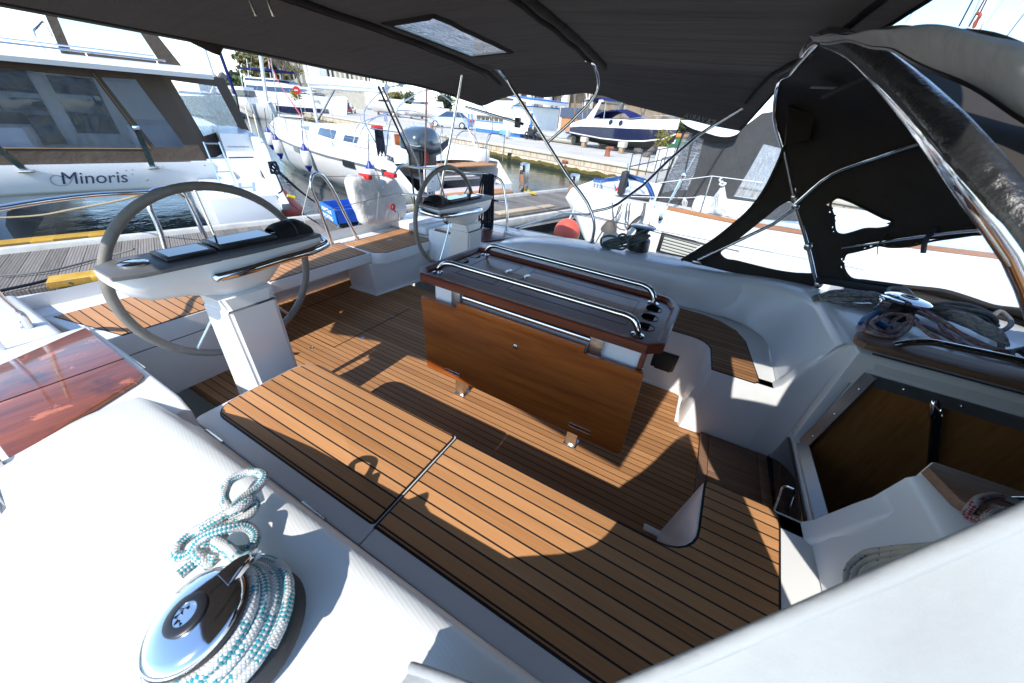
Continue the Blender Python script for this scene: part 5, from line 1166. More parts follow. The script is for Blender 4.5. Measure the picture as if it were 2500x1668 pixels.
# ---------------------------------------------------------------- catamaran moored across the pontoon
CW = gel_mat('cat_white', (.74, .75, .76)); CANB = fabric_mat('cat_canvas', (.085, .066, .052), wrinkle=.4, wscale=(5, 3, 5)); CVIN = vinyl_mat('cat_vinyl', .75, (.60, .64, .72), .6, 4, .07, (2, 2, 1)); CVIN2 = vinyl_mat('cat_vinyl_creased', .35, (.85, .87, .9), 1.0, 7, .45, (4, 4, 1.5))
cat = thing('catamaran', 'white sailing catamaran with brown canvas enclosure named Minoris', 'catamaran', (.6, 4.5, 0))
def hullcat(s0, s1, lab):
    mid = (s0 + s1) / 2; hw = (s1 - s0) / 2; rings = []
    for w, f, zt, zb in ((3.1, .82, .0, -.9), (3.6, .9, .40, -1.1), (5, 1, .48, -1.2), (8, 1, .55, -1.2), (11, .75, .62, -1.1), (13.4, .12, .7, -.9)):
        rings.append([(mid - hw * f, w, zt), (mid - hw * f, w, -.35), (mid - hw * f * .75, w, zb), (mid + hw * f * .75, w, zb), (mid + hw * f, w, -.35), (mid + hw * f, w, zt)])
    b = MB(); b.loft(rings); b.fixn = True; return b.build('hull', CW, cat, 40)
hullcat(1.55, 2.95, 'r'); hullcat(-3.0, -.45, 'l')
# starboard stern steps
b = MB(); b.prism([(2.32, -.29), (2.32, -.60), (3.3, -.75), (4.4, -.75), (4.4, .42), (3.25, .42), (3.2, .12), (2.75, .10), (2.70, -.03), (2.35, -.05)], 1.82, 2.78, .02, 'x', 3); b.build('stern_steps', CW, cat, 50)
b = MB(); b.prism([(2.22, -.18), (2.30, -.30), (3.6, -.6), (4.4, -.6), (4.4, .80), (3.0, .76), (2.75, .60), (2.55, .0)], 2.78, 2.92, .02, 'x', 3); b.build('step_side', CW, cat, 50)
b = MB(); b.prism([(2.95, .10), (3.3, .10), (3.3, .80), (4.4, .85), (4.4, .10)], 2.35, 2.78, .012, 'x'); b.build('step_riser', CW, cat)
b = MB(); b.box((2.32, 3.284, .32), (2.70, 3.295, .46), .02) if False else b.box((2.36, 3.285, .30), (2.74, 3.298, .44), .004); b.build('stern_window', ACRYL, cat)
o_ = text('www.matis-yachting.com', 'stern_lettering', .032, pmat('lettering_dark', (.02, .025, .06), .5), None, frame_matrix((2.56, 3.293, .60), (1, .0, 0), (0, 0, 1)), .0008); o_.parent = cat; o_.data.transform(Matrix.Translation(-_wl[cat.name]))
# bridge deck beam with the name, underside arch
b = MB(); b.prism([(3.2, .385), (3.2, .05), (3.26, .0), (3.5, -.06), (8, -.12), (8, .40)], -3.0, 2.1, .015, 'x', 3); b.build('transom_beam', CW, cat, 50)
b = MB(); pts = [(-.55, -.9), (-.52, -.40), (-.42, -.22), (-.2, -.12), (.2, -.08), (1.0, -.05), (1.5, -.07), (1.7, -.14), (1.80, -.30), (1.84, -.9)]
b.loft([[(x, 3.35, z) for x, z in pts] + [(2.2, 3.35, -.9), (2.2, 3.35, .05), (-1.0, 3.35, .05), (-1.0, 3.35, -.9)], [(x, 8, z) for x, z in pts] + [(2.2, 8, -.9), (2.2, 8, .05), (-1.0, 8, .05), (-1.0, 8, -.9)]]); b.fixn = True; b.build('bridge_deck', gel_mat('cat_grey', (.50, .53, .56)), cat, 40)
o_ = text('Minoris', 'boat_name', .23, pmat('lettering_dark', (.02, .025, .06), .5), None, frame_matrix((.62, 3.196, .195), (1, 0, -.015), (0, 0, 1)), .001, shear=.28); o_.parent = cat; o_.data.transform(Matrix.Translation(-_wl[cat.name]))
LET = pmat('lettering_dark', (.02, .025, .06), .5)
b = MB(); fl = [pw(*Z6(x, y), 3.195) for x, y in ((640, 320), (590, 315), (530, 295), (480, 300), (460, 325), (480, 365), (550, 390), (610, 385), (655, 340), (680, 290))]; b.tube(fl, [.003, .006, .008, .008, .008, .009, .009, .008, .006, .003], 6, smooth=4, flat=.15); b.build('name_flourish', LET, cat)
for x, y in ((1160, 250), (1215, 243), (1215, 285)):
    p = pw(*Z6(x, y), 3.195); b = MB()
    for q in range(4): a = PI / 2 * q; b.poly([p + Vector((.004 * math.cos(a + .8), -.001, .004 * math.sin(a + .8))), p + Vector((.016 * math.cos(a), -.001, .016 * math.sin(a))), p + Vector((.004 * math.cos(a - .8), -.001, .004 * math.sin(a - .8)))])
    b.build('name_star', LET, cat)
for x, y, r in ((1350, 335, .016), (1490, 210, .008), (1880, 205, .010)): p = pw(*Z6(x, y), 3.198); b = MB(); b.lathe([(r, 0), (r, .004), (r * .5, .005)], p, (0, -1, 0), 12); b.build('deck_fitting', STEEL, cat)
# enclosure canvas with clear windows
def wallp(pts, w0, lean, name, m, par=cat, holes=()):
    b = MB(); holed(b, pts, [list(h) for h in holes], lambda p: (p[0], w0 + lean * (p[1] - .4), p[1])); return b.build(name, m, par)
H1 = [(-2.9, .62), (1.36, .58), (1.15, 1.45), (-2.9, 1.56)]; H2 = [(1.46, .60), (1.84, .59), (1.58, 1.47), (1.22, 1.46)]
wallp([(-3.0, .38), (2.04, .40), (1.90, 1.60), (-3.0, 1.66)], 3.24, .10, 'canvas_wall', CANB, cat, (H1, H2))
for h in (H1, H2):
    b = MB(); b.poly([(x, 3.245 + .10 * (z - .4), z) for x, z in h]); b.build('canvas_window', CVIN, cat)
b = MB(); b.tube([(-3, 3.238 + .02, .615), (1.37, 3.238 + .018, .575)], .016, 6, flat=.3); b.tube([(1.40, 3.26, .58), (1.16, 3.34, 1.50)], .014, 6, flat=.3); b.build('zip_tape', pmat('tan_tape', (.30, .20, .10), .8), cat)
H3 = [(.16, .74), (.92, .86), (.86, 1.47), (.10, 1.50)]
def sidep(t, z): return (2.04 + .88 * t - .12 * (z - .4), 3.26 + 1.25 * t + .10 * (z - .4), z)
b = MB(); holed(b, [(0, .38), (1.15, .62), (1.1, 1.62), (0, 1.60)], [H3], lambda p: sidep(*p)); b.build('canvas_side', CANB, cat)
b = MB(); b.poly([sidep(t_, z) for t_, z in H3]); b.build('canvas_window', CVIN2, cat)
b = MB(); b.prism([(2.93, 1.545), (2.90, 1.60), (2.95, 1.655), (3.3, 1.69), (8.5, 1.74), (8.5, 1.64), (3.2, 1.60)], -3.2, 2.50, .012, 'x', 3); b.build('hardtop', CW, cat, 50)
b = MB(); b.tube([(-3, 3.05, 1.75), (2.0, 3.02, 1.72)], .012, 8); b.tube([(-3, 3.3, 1.80), (1.9, 3.25, 1.77)], .010, 8)
for s_ in (-1.5, .1, 1.2, 1.9): b.tube([(s_, 3.04, 1.67), (s_, 3.04, 1.735)], .008, 6)
b.build('roof_rail', CHROME, cat)
# flybridge enclosure
FH = [(.98, 1.80), (1.98, 1.77), (1.85, 2.25), (1.02, 2.30)]; FH2 = [(-2.5, 1.86), (.80, 1.82), (.80, 2.3), (-2.5, 2.35)]
b = MB(); holed(b, [(.86, 1.72), (2.28, 1.70), (1.95, 2.42), (.92, 2.50)], [FH], lambda p: (p[0], 4.5, p[1])); b.build('flybridge_canvas', CANB, cat)
b = MB(); b.poly([(x, 4.505, z) for x, z in FH]); b.build('canvas_window', CVIN, cat)
b = MB(); holed(b, [(4.5, 1.70), (6.4, 1.70), (6.4, 2.42), (4.5, 2.42)], [[(4.62, 1.80), (6.2, 1.80), (6.2, 2.3), (4.62, 2.3)]], lambda p: (2.28 - .45 * (p[1] - 1.7), p[0], p[1])); b.build('flybridge_canvas', CANB, cat)
b = MB(); b.box((.92, 4.5, 2.40), (1.95, 6.4, 2.46), .01); b.build('flybridge_top', CANB, cat)
b = MB(); b.tube([(.72, 4.4, 1.72), (.70, 4.4, 1.95), (.76, 4.5, 2.02), (.80, 5.2, 2.02), (.80, 5.2, 1.72)], .014, 8, smooth=3); b.build('flybridge_rail', CHROME, cat)
# cockpit inside, seen through the vinyl
b = MB(); b.box((-3, 5.6, .36), (2.0, 5.7, 1.62)); b.box((1.2, 4.2, .38), (1.95, 5.6, .85), .03); b.box((-3, 3.5, .36), (2.0, 5.6, .385)); b.build('cockpit', gel_mat('cat_grey', (.50, .53, .56)), cat)
b = MB(); b.box((-2.4, 5.585, .42), (.25, 5.598, 1.50), .004); b.box((.45, 5.585, .60), (1.0, 5.598, 1.45), .004); b.build('saloon_door', ACRYL, cat)
b = MB(); b.box((-1.6, 4.0, .385), (.1, 4.7, .78), .03); b.build('cockpit_seat', CW, cat)
# davits, ladder, mast behind
for s_, sh in ((1.33, 0), (.03, 0)):
    b = MB(); b.loft([[(s_ - .035, 3.14, .33), (s_ + .035, 3.14, .33), (s_ + .035, 3.20, .33), (s_ - .035, 3.20, .33)], [(s_ - .005, 2.86, .86), (s_ + .06, 2.86, .86), (s_ + .06, 2.92, .88), (s_ - .005, 2.92, .88)]] if s_ > 1 else [[(s_ - .035, 3.14, .33), (s_ + .035, 3.14, .33), (s_ + .035, 3.20, .33), (s_ - .035, 3.20, .33)], [(s_ - .19, 2.86, .86), (s_ - .12, 2.86, .86), (s_ - .12, 2.92, .88), (s_ - .19, 2.92, .88)]])
    b.fixn = True; dv = b.build('davit', STEEL, cat)
    b = MB(); o0 = .02 if s_ > 1 else -.155; b.box((s_ + o0 - .03, 2.83, .86), (s_ + o0 + .045, 2.93, .91), .006); b.build('davit_head', CHROME, dv)
    b = MB(); b.box((s_ - .07, 3.12, .30), (s_ + .07, 3.2, .335), .006); b.build('davit_foot', STEEL, dv)
b = MB()
for a in (0, .2): b.tube([(2.06 + a, 2.72, .72), (2.07 + a, 2.55, -.02)], .012, 8)
for h in (.70, .50, .30, .10): b.tube([(2.06, 2.55 + .17 * (h + .02) / .74, h), (2.26, 2.55 + .17 * (h + .02) / .74, h)], .010, 8)
b.build('boarding_ladder', CHROME, cat)
for a in ((2.86, 3.5, .78), (2.86, 2.9, .70), (2.9, 5.0, .85)): b = MB(); b.tube([a, (a[0] + .02, a[1], a[2] + .42)], .011, 8); b.build('stanchion', CHROME, cat)
b = MB(); p = pw(*M7(265, 230), 2.35)
for q in range(5): rope(b, [p + Vector((.06 * math.cos(q + a), 0.02 * q, .09 * math.sin(a * 1.0) + .0)) for a in [2 * PI * i / 9 for i in range(10)]], .014, 7)
rope(b, [p + Vector((0, 0, -.1)), pw(*M7(330, 440), 2.3), pw(*M7(300, 460), 2.25)], .012, 7); b.build('mooring_rope', ROPE_NAVY, cat, 60)
p = pz(*M7(370, 655), -.5); t = thing('buoy', 'coral red conical buoy hanging at the catamaran stern', 'buoy', p)
b = MB(); b.lathe([(.02, .30), (.10, .28), (.30, -.02), (.36, -.14), (.30, -.30), (.0, -.36)], Vector((p.x, p.y + .2, -.32)), seg=28); b.build('float', pmat('buoy_red', (.68, .10, .06), .4, 0, .1, 6), t, 60)
b = MB(); b.tube([Vector((p.x, p.y + .2, -.05)), Vector((p.x - .25, p.y + .35, .0))], .018, 8); b.build('buoy_eye', STEEL, t)
b = MB(); b.tube([pw(*M7(380, 480), 2.05), pw(*M7(450, 500), 2.05)], .028, 10); tag(b.build('boat_hook', pmat('yellow_plastic', (.7, .55, .03), .4)), 'yellow plastic handle beside the red conical buoy', 'handle')
# black lines from the catamaran corner to the pontoon
for i, (a, c) in enumerate((((M7(300, 250)), (M7(660, 560))), ((M7(300, 270)), (M7(640, 545))), ((M7(400, 540)), (M7(640, 720))))):
    b = MB(); P0 = pw(*a, 2.3); P1 = pz(*c, -.25); rope(b, [P0, P0.lerp(P1, .5) + Vector((0, 0, -.03)), P1], .012, 7); tag(b.build('mooring_line', ROPE_NAVY, None, 60), ('upper black mooring line from the catamaran corner to the pontoon', 'lower black mooring line from the catamaran corner to the pontoon', 'short black line lying across the pontoon edge by the red buoy')[i], 'rope')
b = MB(); rope(b, [pw(*Z6(1430, 420), -.2), pw(*Z6(1200, 500), .5), pw(*Z6(700, 600), 1.5), pw(*Z6(100, 680), 2.8), pw(*Z6(-200, 690), 3.0)], .012, 7); tag(b.build('mooring_line', rope_mat('rope_tan', (.40, .33, .22), (.3, .25, .16), dens=.2), None, 60), 'tan mooring line running across in front of the catamaran hull', 'rope')
for i, pts in enumerate(([(0, 1217), (400, 1180), (900, 1060), (1230, 970)], [(0, 1355), (300, 1290), (640, 1210), (760, 1200), (1000, 1250)])):
    b = MB(); rope(b, [pz(*Z6(*q), -.27 + (.25 if (i == 0 and j == 3) else 0)) for j, q in enumerate(pts)], .010 if i == 0 else .014, 7); tag(b.build('mooring_line', ROPE_GREY if i == 0 else ROPE_NAVY, None, 60), ('thin grey mooring line slanting over the pontoon planks', 'black mooring line running under the yellow board')[i], 'rope')

# ---------------------------------------------------------------- the sailing yacht with blue-capped fenders, stern to the pontoon
BL = thing('sailing_yacht', 'white sailing yacht with blue capped fenders and ZADAR on its quarter', 'sailing yacht', (6.8, 8, -.75))
def cx_(w): return 7.30 - .155 * (w - 3)
ST = [(2.95, 1.52, -.30), (3.6, 1.62, .22), (4.6, 1.72, .30), (6.5, 1.84, .33), (8.5, 1.82, .38), (10.5, 1.58, .44), (12.3, 1.10, .52), (13.6, .52, .58), (14.4, .03, .62)]
rings = []
for w, hb, zt in ST:
    c = cx_(w); rings.append([(c - hb, w, zt), (c - hb * 1.0, w, zt - .28), (c - hb * .95, w + .0, -.45), (c - hb * .72, w - .15 * (w > 13), -.95), (c, w - .3 * (w > 12), -1.3), (c + hb * .72, w, -.95), (c + hb * .95, w, -.45), (c + hb, w, zt - .28), (c + hb, w, zt)])
b = MB(); b.loft(rings, False); b.poly([Vector(p) for p in rings[0]][::-1]); b.fixn = True; hu = b.build('hull', WHITE, BL, 50)
b = MB(); b.loft([[(cx_(w) - hb + .03, w, zt - .01), (cx_(w), w, zt + .05), (cx_(w) + hb - .03, w, zt - .01)] for w, hb, zt in ST[1:]], False); b.fixn = True; b.build('deck', WHITE, BL, 30)
STR = pmat('hull_stripe', (.16, .17, .18), .4)
b = MB(); b.loft([[(cx_(w) - hb - .006, w, zt - .30), (cx_(w) - hb - .006, w, zt - .245)] for w, hb, zt in ST[1:8]], False); b.build('hull_stripe', STR, BL)
for w0, w1 in ((5.2, 5.75), (8.3, 8.75), (3.9, 4.1)):
    b = MB(); f = lambda w: lerpT([(a, h) for a, h, z in ST], w)
    b.loft([[(cx_(w) - f(w) - .012, w, -.10 + .02 * (w - 5)), (cx_(w) - f(w) - .012, w, .06 + .02 * (w - 5))] for w in (w0, w1)], False); b.build('hull_window', ACRYL, BL)
b = MB(); b.loft([[(cx_(w) - f(w) - .006, w, -.66), (cx_(w) - f(w) * .98 - .006, w, -.60)] for w in (4, 6, 8, 10, 12)], False); b.build('boot_stripe', pmat('boot_dark', (.03, .05, .05), .5), BL)
# cabin trunk with dark windows
def trunk(w, hb, h, zb): c = cx_(w); return [(c - hb, w, zb), (c - hb * .86, w, zb + h * .75), (c - hb * .6, w, zb + h), (c + hb * .6, w, zb + h), (c + hb * .86, w, zb + h * .75), (c + hb, w, zb)]
TR = [(5.6, 1.15, .42, .34), (7.2, 1.22, .40, .36), (9.2, 1.05, .34, .40), (11.2, .6, .16, .46), (11.9, .3, .03, .50)]
b = MB(); b.loft([trunk(*q) for q in TR], False); b.poly(trunk(*TR[0])); b.fixn = True; b.build('cabin', WHITE, BL, 50)
GLB = pmat('tinted_glass', (.018, .035, .07), .08, 0, .1, 4, coat=1)
def side(w, t, d=.012):
    for (a, c) in zip(TR, TR[1:]):
        if a[0] <= w <= c[0]:
            u = (w - a[0]) / (c[0] - a[0]); q = [x + (y - x) * u for x, y in zip(a, c)]; r = trunk(*q); return Vector(r[0]).lerp(Vector(r[1]), t) + Vector((-d, 0, 0))
b = MB(); b.loft([[side(w, t0), side(w, t1)] for w, t0, t1 in ((7.3, .18, .95), (8.3, .22, .95), (9.6, .30, .9), (10.8, .45, .62))], False); b.build('cabin_window', GLB, BL)
b = MB(); b.loft([[side(w, .22), side(w, .72)] for w in (6.1, 6.8)], False); b.build('cabin_window', GLB, BL)
# cockpit: coamings, washboards, wheel, teak, transom platform
b = MB(); b.box((cx_(4.5) - 1.3, 3.4, .20), (cx_(4.5) - .85, 5.6, .52), .05); b.box((cx_(4.5) + .85, 3.4, .20), (cx_(4.5) + 1.3, 5.6, .52), .05); b.box((cx_(4) - .85, 3.4, -.2), (cx_(4) + .85, 5.7, -.15)); b.build('coaming', WHITE, BL, 50)
b = MB(); b.box((cx_(4.5) - .84, 3.6, .16), (cx_(4.5) - .45, 5.3, .20), .01); b.box((cx_(4.5) + .45, 3.6, .16), (cx_(4.5) + .84, 5.3, .20), .01); b.box((cx_(3.0) - 1.2, 2.45, -.46), (cx_(3.0) + 1.2, 3.2, -.405), .02); b.box((cx_(3) - .9, 2.9, .18), (cx_(3) + .9, 3.4, .22), .01); b.build('teak_deck', T_STERN, BL)
b = MB(); b.box((cx_(2.9) - 1.28, 2.38, -.56), (cx_(2.9) + 1.28, 3.3, -.46), .04); b.build('stern_platform', WHITE, BL, 50)
b = MB(); b.box((cx_(5.6) - .32, 5.55, .0), (cx_(5.6) + .32, 5.58, .70)); b.build('washboard', MAHOG_L, BL)
b = MB(); b.box((cx_(4.8) - .2, 4.3, -.15), (cx_(4.8) + .2, 5.2, .48), .02); b.build('cockpit_table', MAHOG_L, BL)
for dx in (-.72, .72):
    c = Vector((cx_(3.9) + dx, 3.85, .52)); b = MB(); b.tube([c + Vector((.40 * math.cos(a), .05 * math.sin(a), .40 * math.sin(a))) for a in [2 * PI * i / 40 for i in range(40)]], .013, 8, closed=True)
    for i in range(5): a = 2 * PI * i / 5 + .3; b.tube([c, c + Vector((.40 * math.cos(a), .05 * math.sin(a), .40 * math.sin(a)))], .006, 6)
    b.build('wheel', STEEL, BL)
# stanchions, lifelines, pushpit
b = MB(); tops = []
for w in (4.6, 6.2, 7.7, 9.2, 10.6, 12.0, 13.2):
    c = cx_(w); hb = lerpT([(a, h) for a, h, z in ST], w) - .07; zt = lerpT([(a, z) for a, h, z in ST], w)
    b.tube([(c - hb, w, zt), (c - hb, w, zt + .56)], .010, 6); b.tube([(c + hb, w, zt), (c + hb, w, zt + .56)], .010, 6); tops.append((c - hb, w, zt + .56, c + hb))
b.build('stanchions', STEEL, BL)
b = MB()
for h in (0, -.27): b.tube([(x, w, z + h) for x, w, z, x2 in tops], .005, 5); b.tube([(x2, w, z + h) for x, w, z, x2 in tops], .005, 5)
c = cx_(14.2); b.tube([tops[-1][:3], (c - .15, 14.2, 1.12), (c + .15, 14.2, 1.12), (tops[-1][3], tops[-1][1], tops[-1][2])], .011, 6, smooth=3); b.tube([(c - .15, 14.2, 1.12), (c, 14.3, .6)], .011, 6); b.build('guard_rails', STEEL, BL)
b = MB(); c = cx_(3.1)
for sg in (-1, 1): b.tube([(cx_(4.6) + sg * 1.6, 4.4, .88), (c + sg * 1.45, 3.25, .88), (c + sg * .75, 3.1, .88), (c + sg * .7, 3.1, .25)], .013, 8, smooth=4); b.tube([(c + sg * 1.45, 3.3, .2), (c + sg * 1.45, 3.25, .88)], .013, 8)
b.build('pushpit', STEEL, BL)
# bare sprayhood and bimini hoops
b = MB(); 
for w, h, lw in ((5.7, 1.12, 5.9), (6.0, 1.05, 6.1)): b.tube([(cx_(lw) - 1.25, lw, .42), (cx_(w) - 1.15, w - .3, .9), (cx_(w) - .8, w - .4, h), (cx_(w) + .8, w - .4, h), (cx_(w) + 1.15, w - .3, .9), (cx_(lw) + 1.25, lw, .42)], .014, 8, smooth=5)
for w, lw, h in ((3.7, 4.1, 1.50), (4.9, 4.3, 1.55)): b.tube([(cx_(lw) - 1.5, lw, .35), (cx_(w) - 1.45, w, 1.2), (cx_(w) - 1.1, w, h), (cx_(w) + 1.1, w, h), (cx_(w) + 1.45, w, 1.2), (cx_(lw) + 1.5, lw, .35)], .014, 8, smooth=5)
b.build('canopy_hoops', STEEL, BL)
# mast, boom with white stack-pack, vang, shrouds
mb_ = pz(*T2(1400, 1075), .74); MX, MW = mb_.x, mb_.y
b = MB(); b.tube([(MX, MW, .5), (MX, MW + .02, 13)], .085, 14, flat=.75); b.build('mast', pmat('mast_alu', (.62, .63, .64), .35, .4, .06, 5), BL)
b = MB()
for sg in (-1, 1): b.tube([(cx_(MW) + sg * 1.5, MW - .3, .4), (MX + sg * .75, MW - .1, 5.2), (MX, MW, 12.5)], .006, 5); b.tube([(cx_(MW) + sg * 1.4, MW - .35, .4), (MX, MW, 5.2)], .005, 5)
b.tube([(cx_(14.2), 14.2, .62), (MX, MW, 12.8)], .02, 6); b.tube([(cx_(3) - .6, 3.0, .3), (MX, MW - .1, 12.9)], .005, 5); b.build('rigging', WIRE, BL)
bp0 = Vector((MX, MW - .15, pw(*T2(1380, 790), MW).z)); bp1 = pw(*T2(2050, 835), MW - 4.1)
b = MB(); b.tube([bp0, bp1], .07, 12, flat=1.3); b.tube([bp0 + Vector((0, 0, .15)), bp0.lerp(bp1, .3) + Vector((0, 0, .17)), bp1 + Vector((0, 0, .10))], [.17, .155, .12], 14); b.build('boom', fabric_mat('sail_cover', (.70, .73, .77), wrinkle=.3), BL, 70)
b = MB(); b.tube([(MX, MW - .1, .62), bp0.lerp(bp1, .35)], .04, 8); b.build('boom_vang', STEEL, BL)
o_ = text('ZADAR', 'port_name', .155, pmat('lettering_dark', (.02, .025, .06), .5), None, frame_matrix(pw(*K5(1005, 421), 3.55), (-.13, -.99, 0), (0, 0, 1)), .004, bold=True) if False else None
pc = pw(*K5(1005, 421), 3.5); M = frame_matrix((cx_(3.62) - 1.625 - .02, 3.72, pc.z - .0), (-.14, -1, 0), (0, 0, 1)); o_ = text('ZADAR', 'port_name', .16, LET, None, M, .006, bold=True); o_.parent = BL; o_.data.transform(Matrix.Translation(-_wl[BL.name]))
b = MB(); b.box((cx_(5.8) - .9, 5.5, .78), (cx_(5.8) - .6, 5.7, .90), .05); b.build('red_bag', pmat('red_cloth', (.5, .03, .03), .8), BL)
b = MB()
for i in range(7): x = cx_(4.4) - 1.55 + .03 * i; rope(b, [(x, 4.35 + .03 * i, .88), (x - .02, 4.33, .5), (x, 4.36, .30 + .05 * (i % 3)), (x + .02, 4.38, .5), (x + .01, 4.37, .88)], .016, 6)
b.build('rope_bundle', ROPE_NAVY, BL, 60)
FBL = pmat('fender_blue', (.012, .03, .26), .35, 0, .1, 8); FWH = pmat('fender_white', (.70, .70, .68), .4, 0, .06, 8)
def fender(w, zc, lab, first=[None]):
    c = cx_(w); hb = lerpT([(a, h) for a, h, z in ST], w); P = Vector((c - hb - .13, w, zc))
    if first[0] is None:
        t = thing('fender', lab, 'fender', P, 'blue capped fenders on the white yacht')
        b = MB(); b.lathe([(.10, -.20), (.125, -.17), (.13, 0), (.125, .17), (.10, .20)], P, seg=20, caps=False); b.build('body', FWH, t, 60)
        for sg in (-1, 1): b = MB(); b.lathe([(.102, .195 * sg), (.085, .26 * sg), (.05, .31 * sg), (.03, .37 * sg)], P, seg=20); b.build('cap', FBL, t, 60)
        b = MB(); b.tube([P + Vector((0, 0, .36)), P + Vector((.10, 0, .95))], .010, 6); b.build('lanyard', ROPE_NAVY, t)
        first[0] = t
    else: dup_s(first[0], P, lab)
fender(11.9, .05, 'fender hanging nearest the bow of the white yacht'); fender(10.1, -.04, 'second fender from the bow, hanging below the dark cabin window'); fender(7.55, -.10, 'middle fender hanging by the dark hull window'); fender(4.35, -.18, 'fender nearest the stern, half hidden by the white buoy')
# ---------------------------------------------------------------- QUAY
G = -.05
k = NT('quay_concrete'); v = k.coord('Object'); f = k.noise(v, .9, 6, .6); f2 = k.noise(v, 14, 4)
k.set(Base_Color=k.ramp(k.math('ADD', k.math('MULTIPLY', f, .7), k.math('MULTIPLY', f2, .3)), [(.3, (.40, .37, .32)), (.7, (.58, .545, .49))]), Roughness=.9); k.bump(f2, .2, .02); CONC = k.m
k = NT('quay_stone'); o = k.sep(k.coord('Object'))
br = k.new('ShaderNodeTexBrick'); br.inputs['Scale'].default_value = 1; br.inputs['Mortar Size'].default_value = .012; br.inputs['Brick Width'].default_value = .95; br.inputs['Row Height'].default_value = .34; br.inputs['Color1'].default_value = (.62, .55, .43, 1); br.inputs['Color2'].default_value = (.50, .42, .31, 1); br.inputs['Mortar'].default_value = (.25, .21, .16, 1)
cm = k.new('ShaderNodeCombineXYZ'); k.link(o[1], cm.inputs[0]); k.link(k.math('ADD', o[2], .05), cm.inputs[1]); k.link(cm.outputs[0], br.inputs['Vector'])
st = k.noise(k.coord('Object', (1, 3, .4)), 2.2, 5); col = k.mix(k.ramp(st, [(.5, (0, 0, 0)), (.68, (1, 1, 1))]), br.outputs['Color'], (.42, .24, .11))
al = k.math('ADD', o[2], k.math('MULTIPLY', k.noise(k.coord('Object'), 2.5, 4), .3)); col = k.mix(k.math('LESS_THAN', al, -.34), col, (.105, .085, .012)); col = k.mix(k.math('LESS_THAN', al, -.48), col, (.03, .027, .008))
k.set(Base_Color=col, Roughness=.9); k.bump(k.math('ADD', br.outputs['Fac'], k.math('MULTIPLY', st, -.5)), .4, .03); STONE = k.m
b = MB(); b.box((15.45, -60, -1.5), (260, 220, G)); structure(b.build('quay', CONC))
b = MB(); b.box((15.25, -60, -1.5), (15.44, 220, -.40), .02); b.box((15.36, -60, -.40), (15.448, 220, G - .004)); b.build('quay_wall', STONE); structure(bpy.data.objects['quay_wall'])
b = MB(); b.box((15.30, -60, G - .10), (15.95, 220, G + .012), .02); structure(b.build('quay_kerb', pmat('kerb_stone', (.58, .52, .42), .85, 0, .15, 3)))
RUST = pmat('rusty_iron', (.26, .085, .045), .8, 0, .3, 12, bump=.2)
def bollard(p, lab, h=.40):
    t = thing('bollard', lab, 'bollard', p, 'rusty bollards on the quay'); b = MB(); b.lathe([(.16, 0), (.13, .04), (.11, h * .6), (.12, h * .75), (.15, h * .9), (.13, h), (.05, h + .02)], p, seg=18); b.tube([p + Vector((0, -.05, h * .88)), p + Vector((0, -.28, h * .92))], .075, 10); b.build('casting', RUST, t, 50)
p = pz(*K2(410, 748), G); bollard(p, 'rusty hooked bollard on the quay below the navy motorboat'); p = pz(*K3(960, 605), G); bollard(p, 'rusty bollard on the quay beside the silver car')
for (x, y, lab) in ((205, 660, 'black mooring ring plate low on the quay wall at left'), (510, 720, 'black mooring chain plate in the middle of the quay wall'), (1110, 805, 'rusty mooring ring on the quay wall nearest the gangway')):
    p = ps(*K1(x, y), 15.22); b = MB(); b.box((15.2, p.y - .14, p.z - .04), (15.3, p.y + .14, p.z + .05), .01); b.tube([p + Vector((-.04, .1 * math.cos(a), -.1 + .1 * math.sin(a))) for a in [2 * PI * i / 16 for i in range(16)]], .02, 6, closed=True); tag(b.build('mooring_ring', RUBBER if x < 1000 else RUST), lab, 'mooring ring')
# gangway with hand rails between pontoon and quay
t = thing('gangway', 'grey metal gangway with tube railings up to the quay', 'gangway', (14.0, 1.2, -.2))
b = MB(); b.loft([[(12.3, .62, -.29), (12.3, 1.72, -.29), (12.3, 1.72, -.23), (12.3, .62, -.23)], [(15.9, .62, -.06), (15.9, 1.72, -.06), (15.9, 1.72, .0), (15.9, .62, .0)]]); b.fixn = True; b.build('walkway', pmat('gangway_grey', (.40, .37, .33), .7), t)
for w in (.66, 1.70):
    b = MB()
    for h in (.78, .42): b.tube([(12.9, w, -.24 + h), (15.7, w, -.02 + h)], .018, 8)
    for i in range(6): s_ = 12.9 + .56 * i; z0 = -.25 + .23 * i / 5; b.tube([(s_, w, z0), (s_, w, z0 + .80)], .016, 8)
    b.build('railing', pmat('rail_dark', (.10, .10, .10), .5, .6), t)
p0 = ps(*K2(890, 670), 17.0); b = MB(); b.box((17, 1.9, G), (17.5, 3.1, .62), .02); tag(b.build('concrete_block', pmat('white_concrete', (.62, .60, .56), .85)), 'white concrete block on the quay beside the gangway railing', 'block')
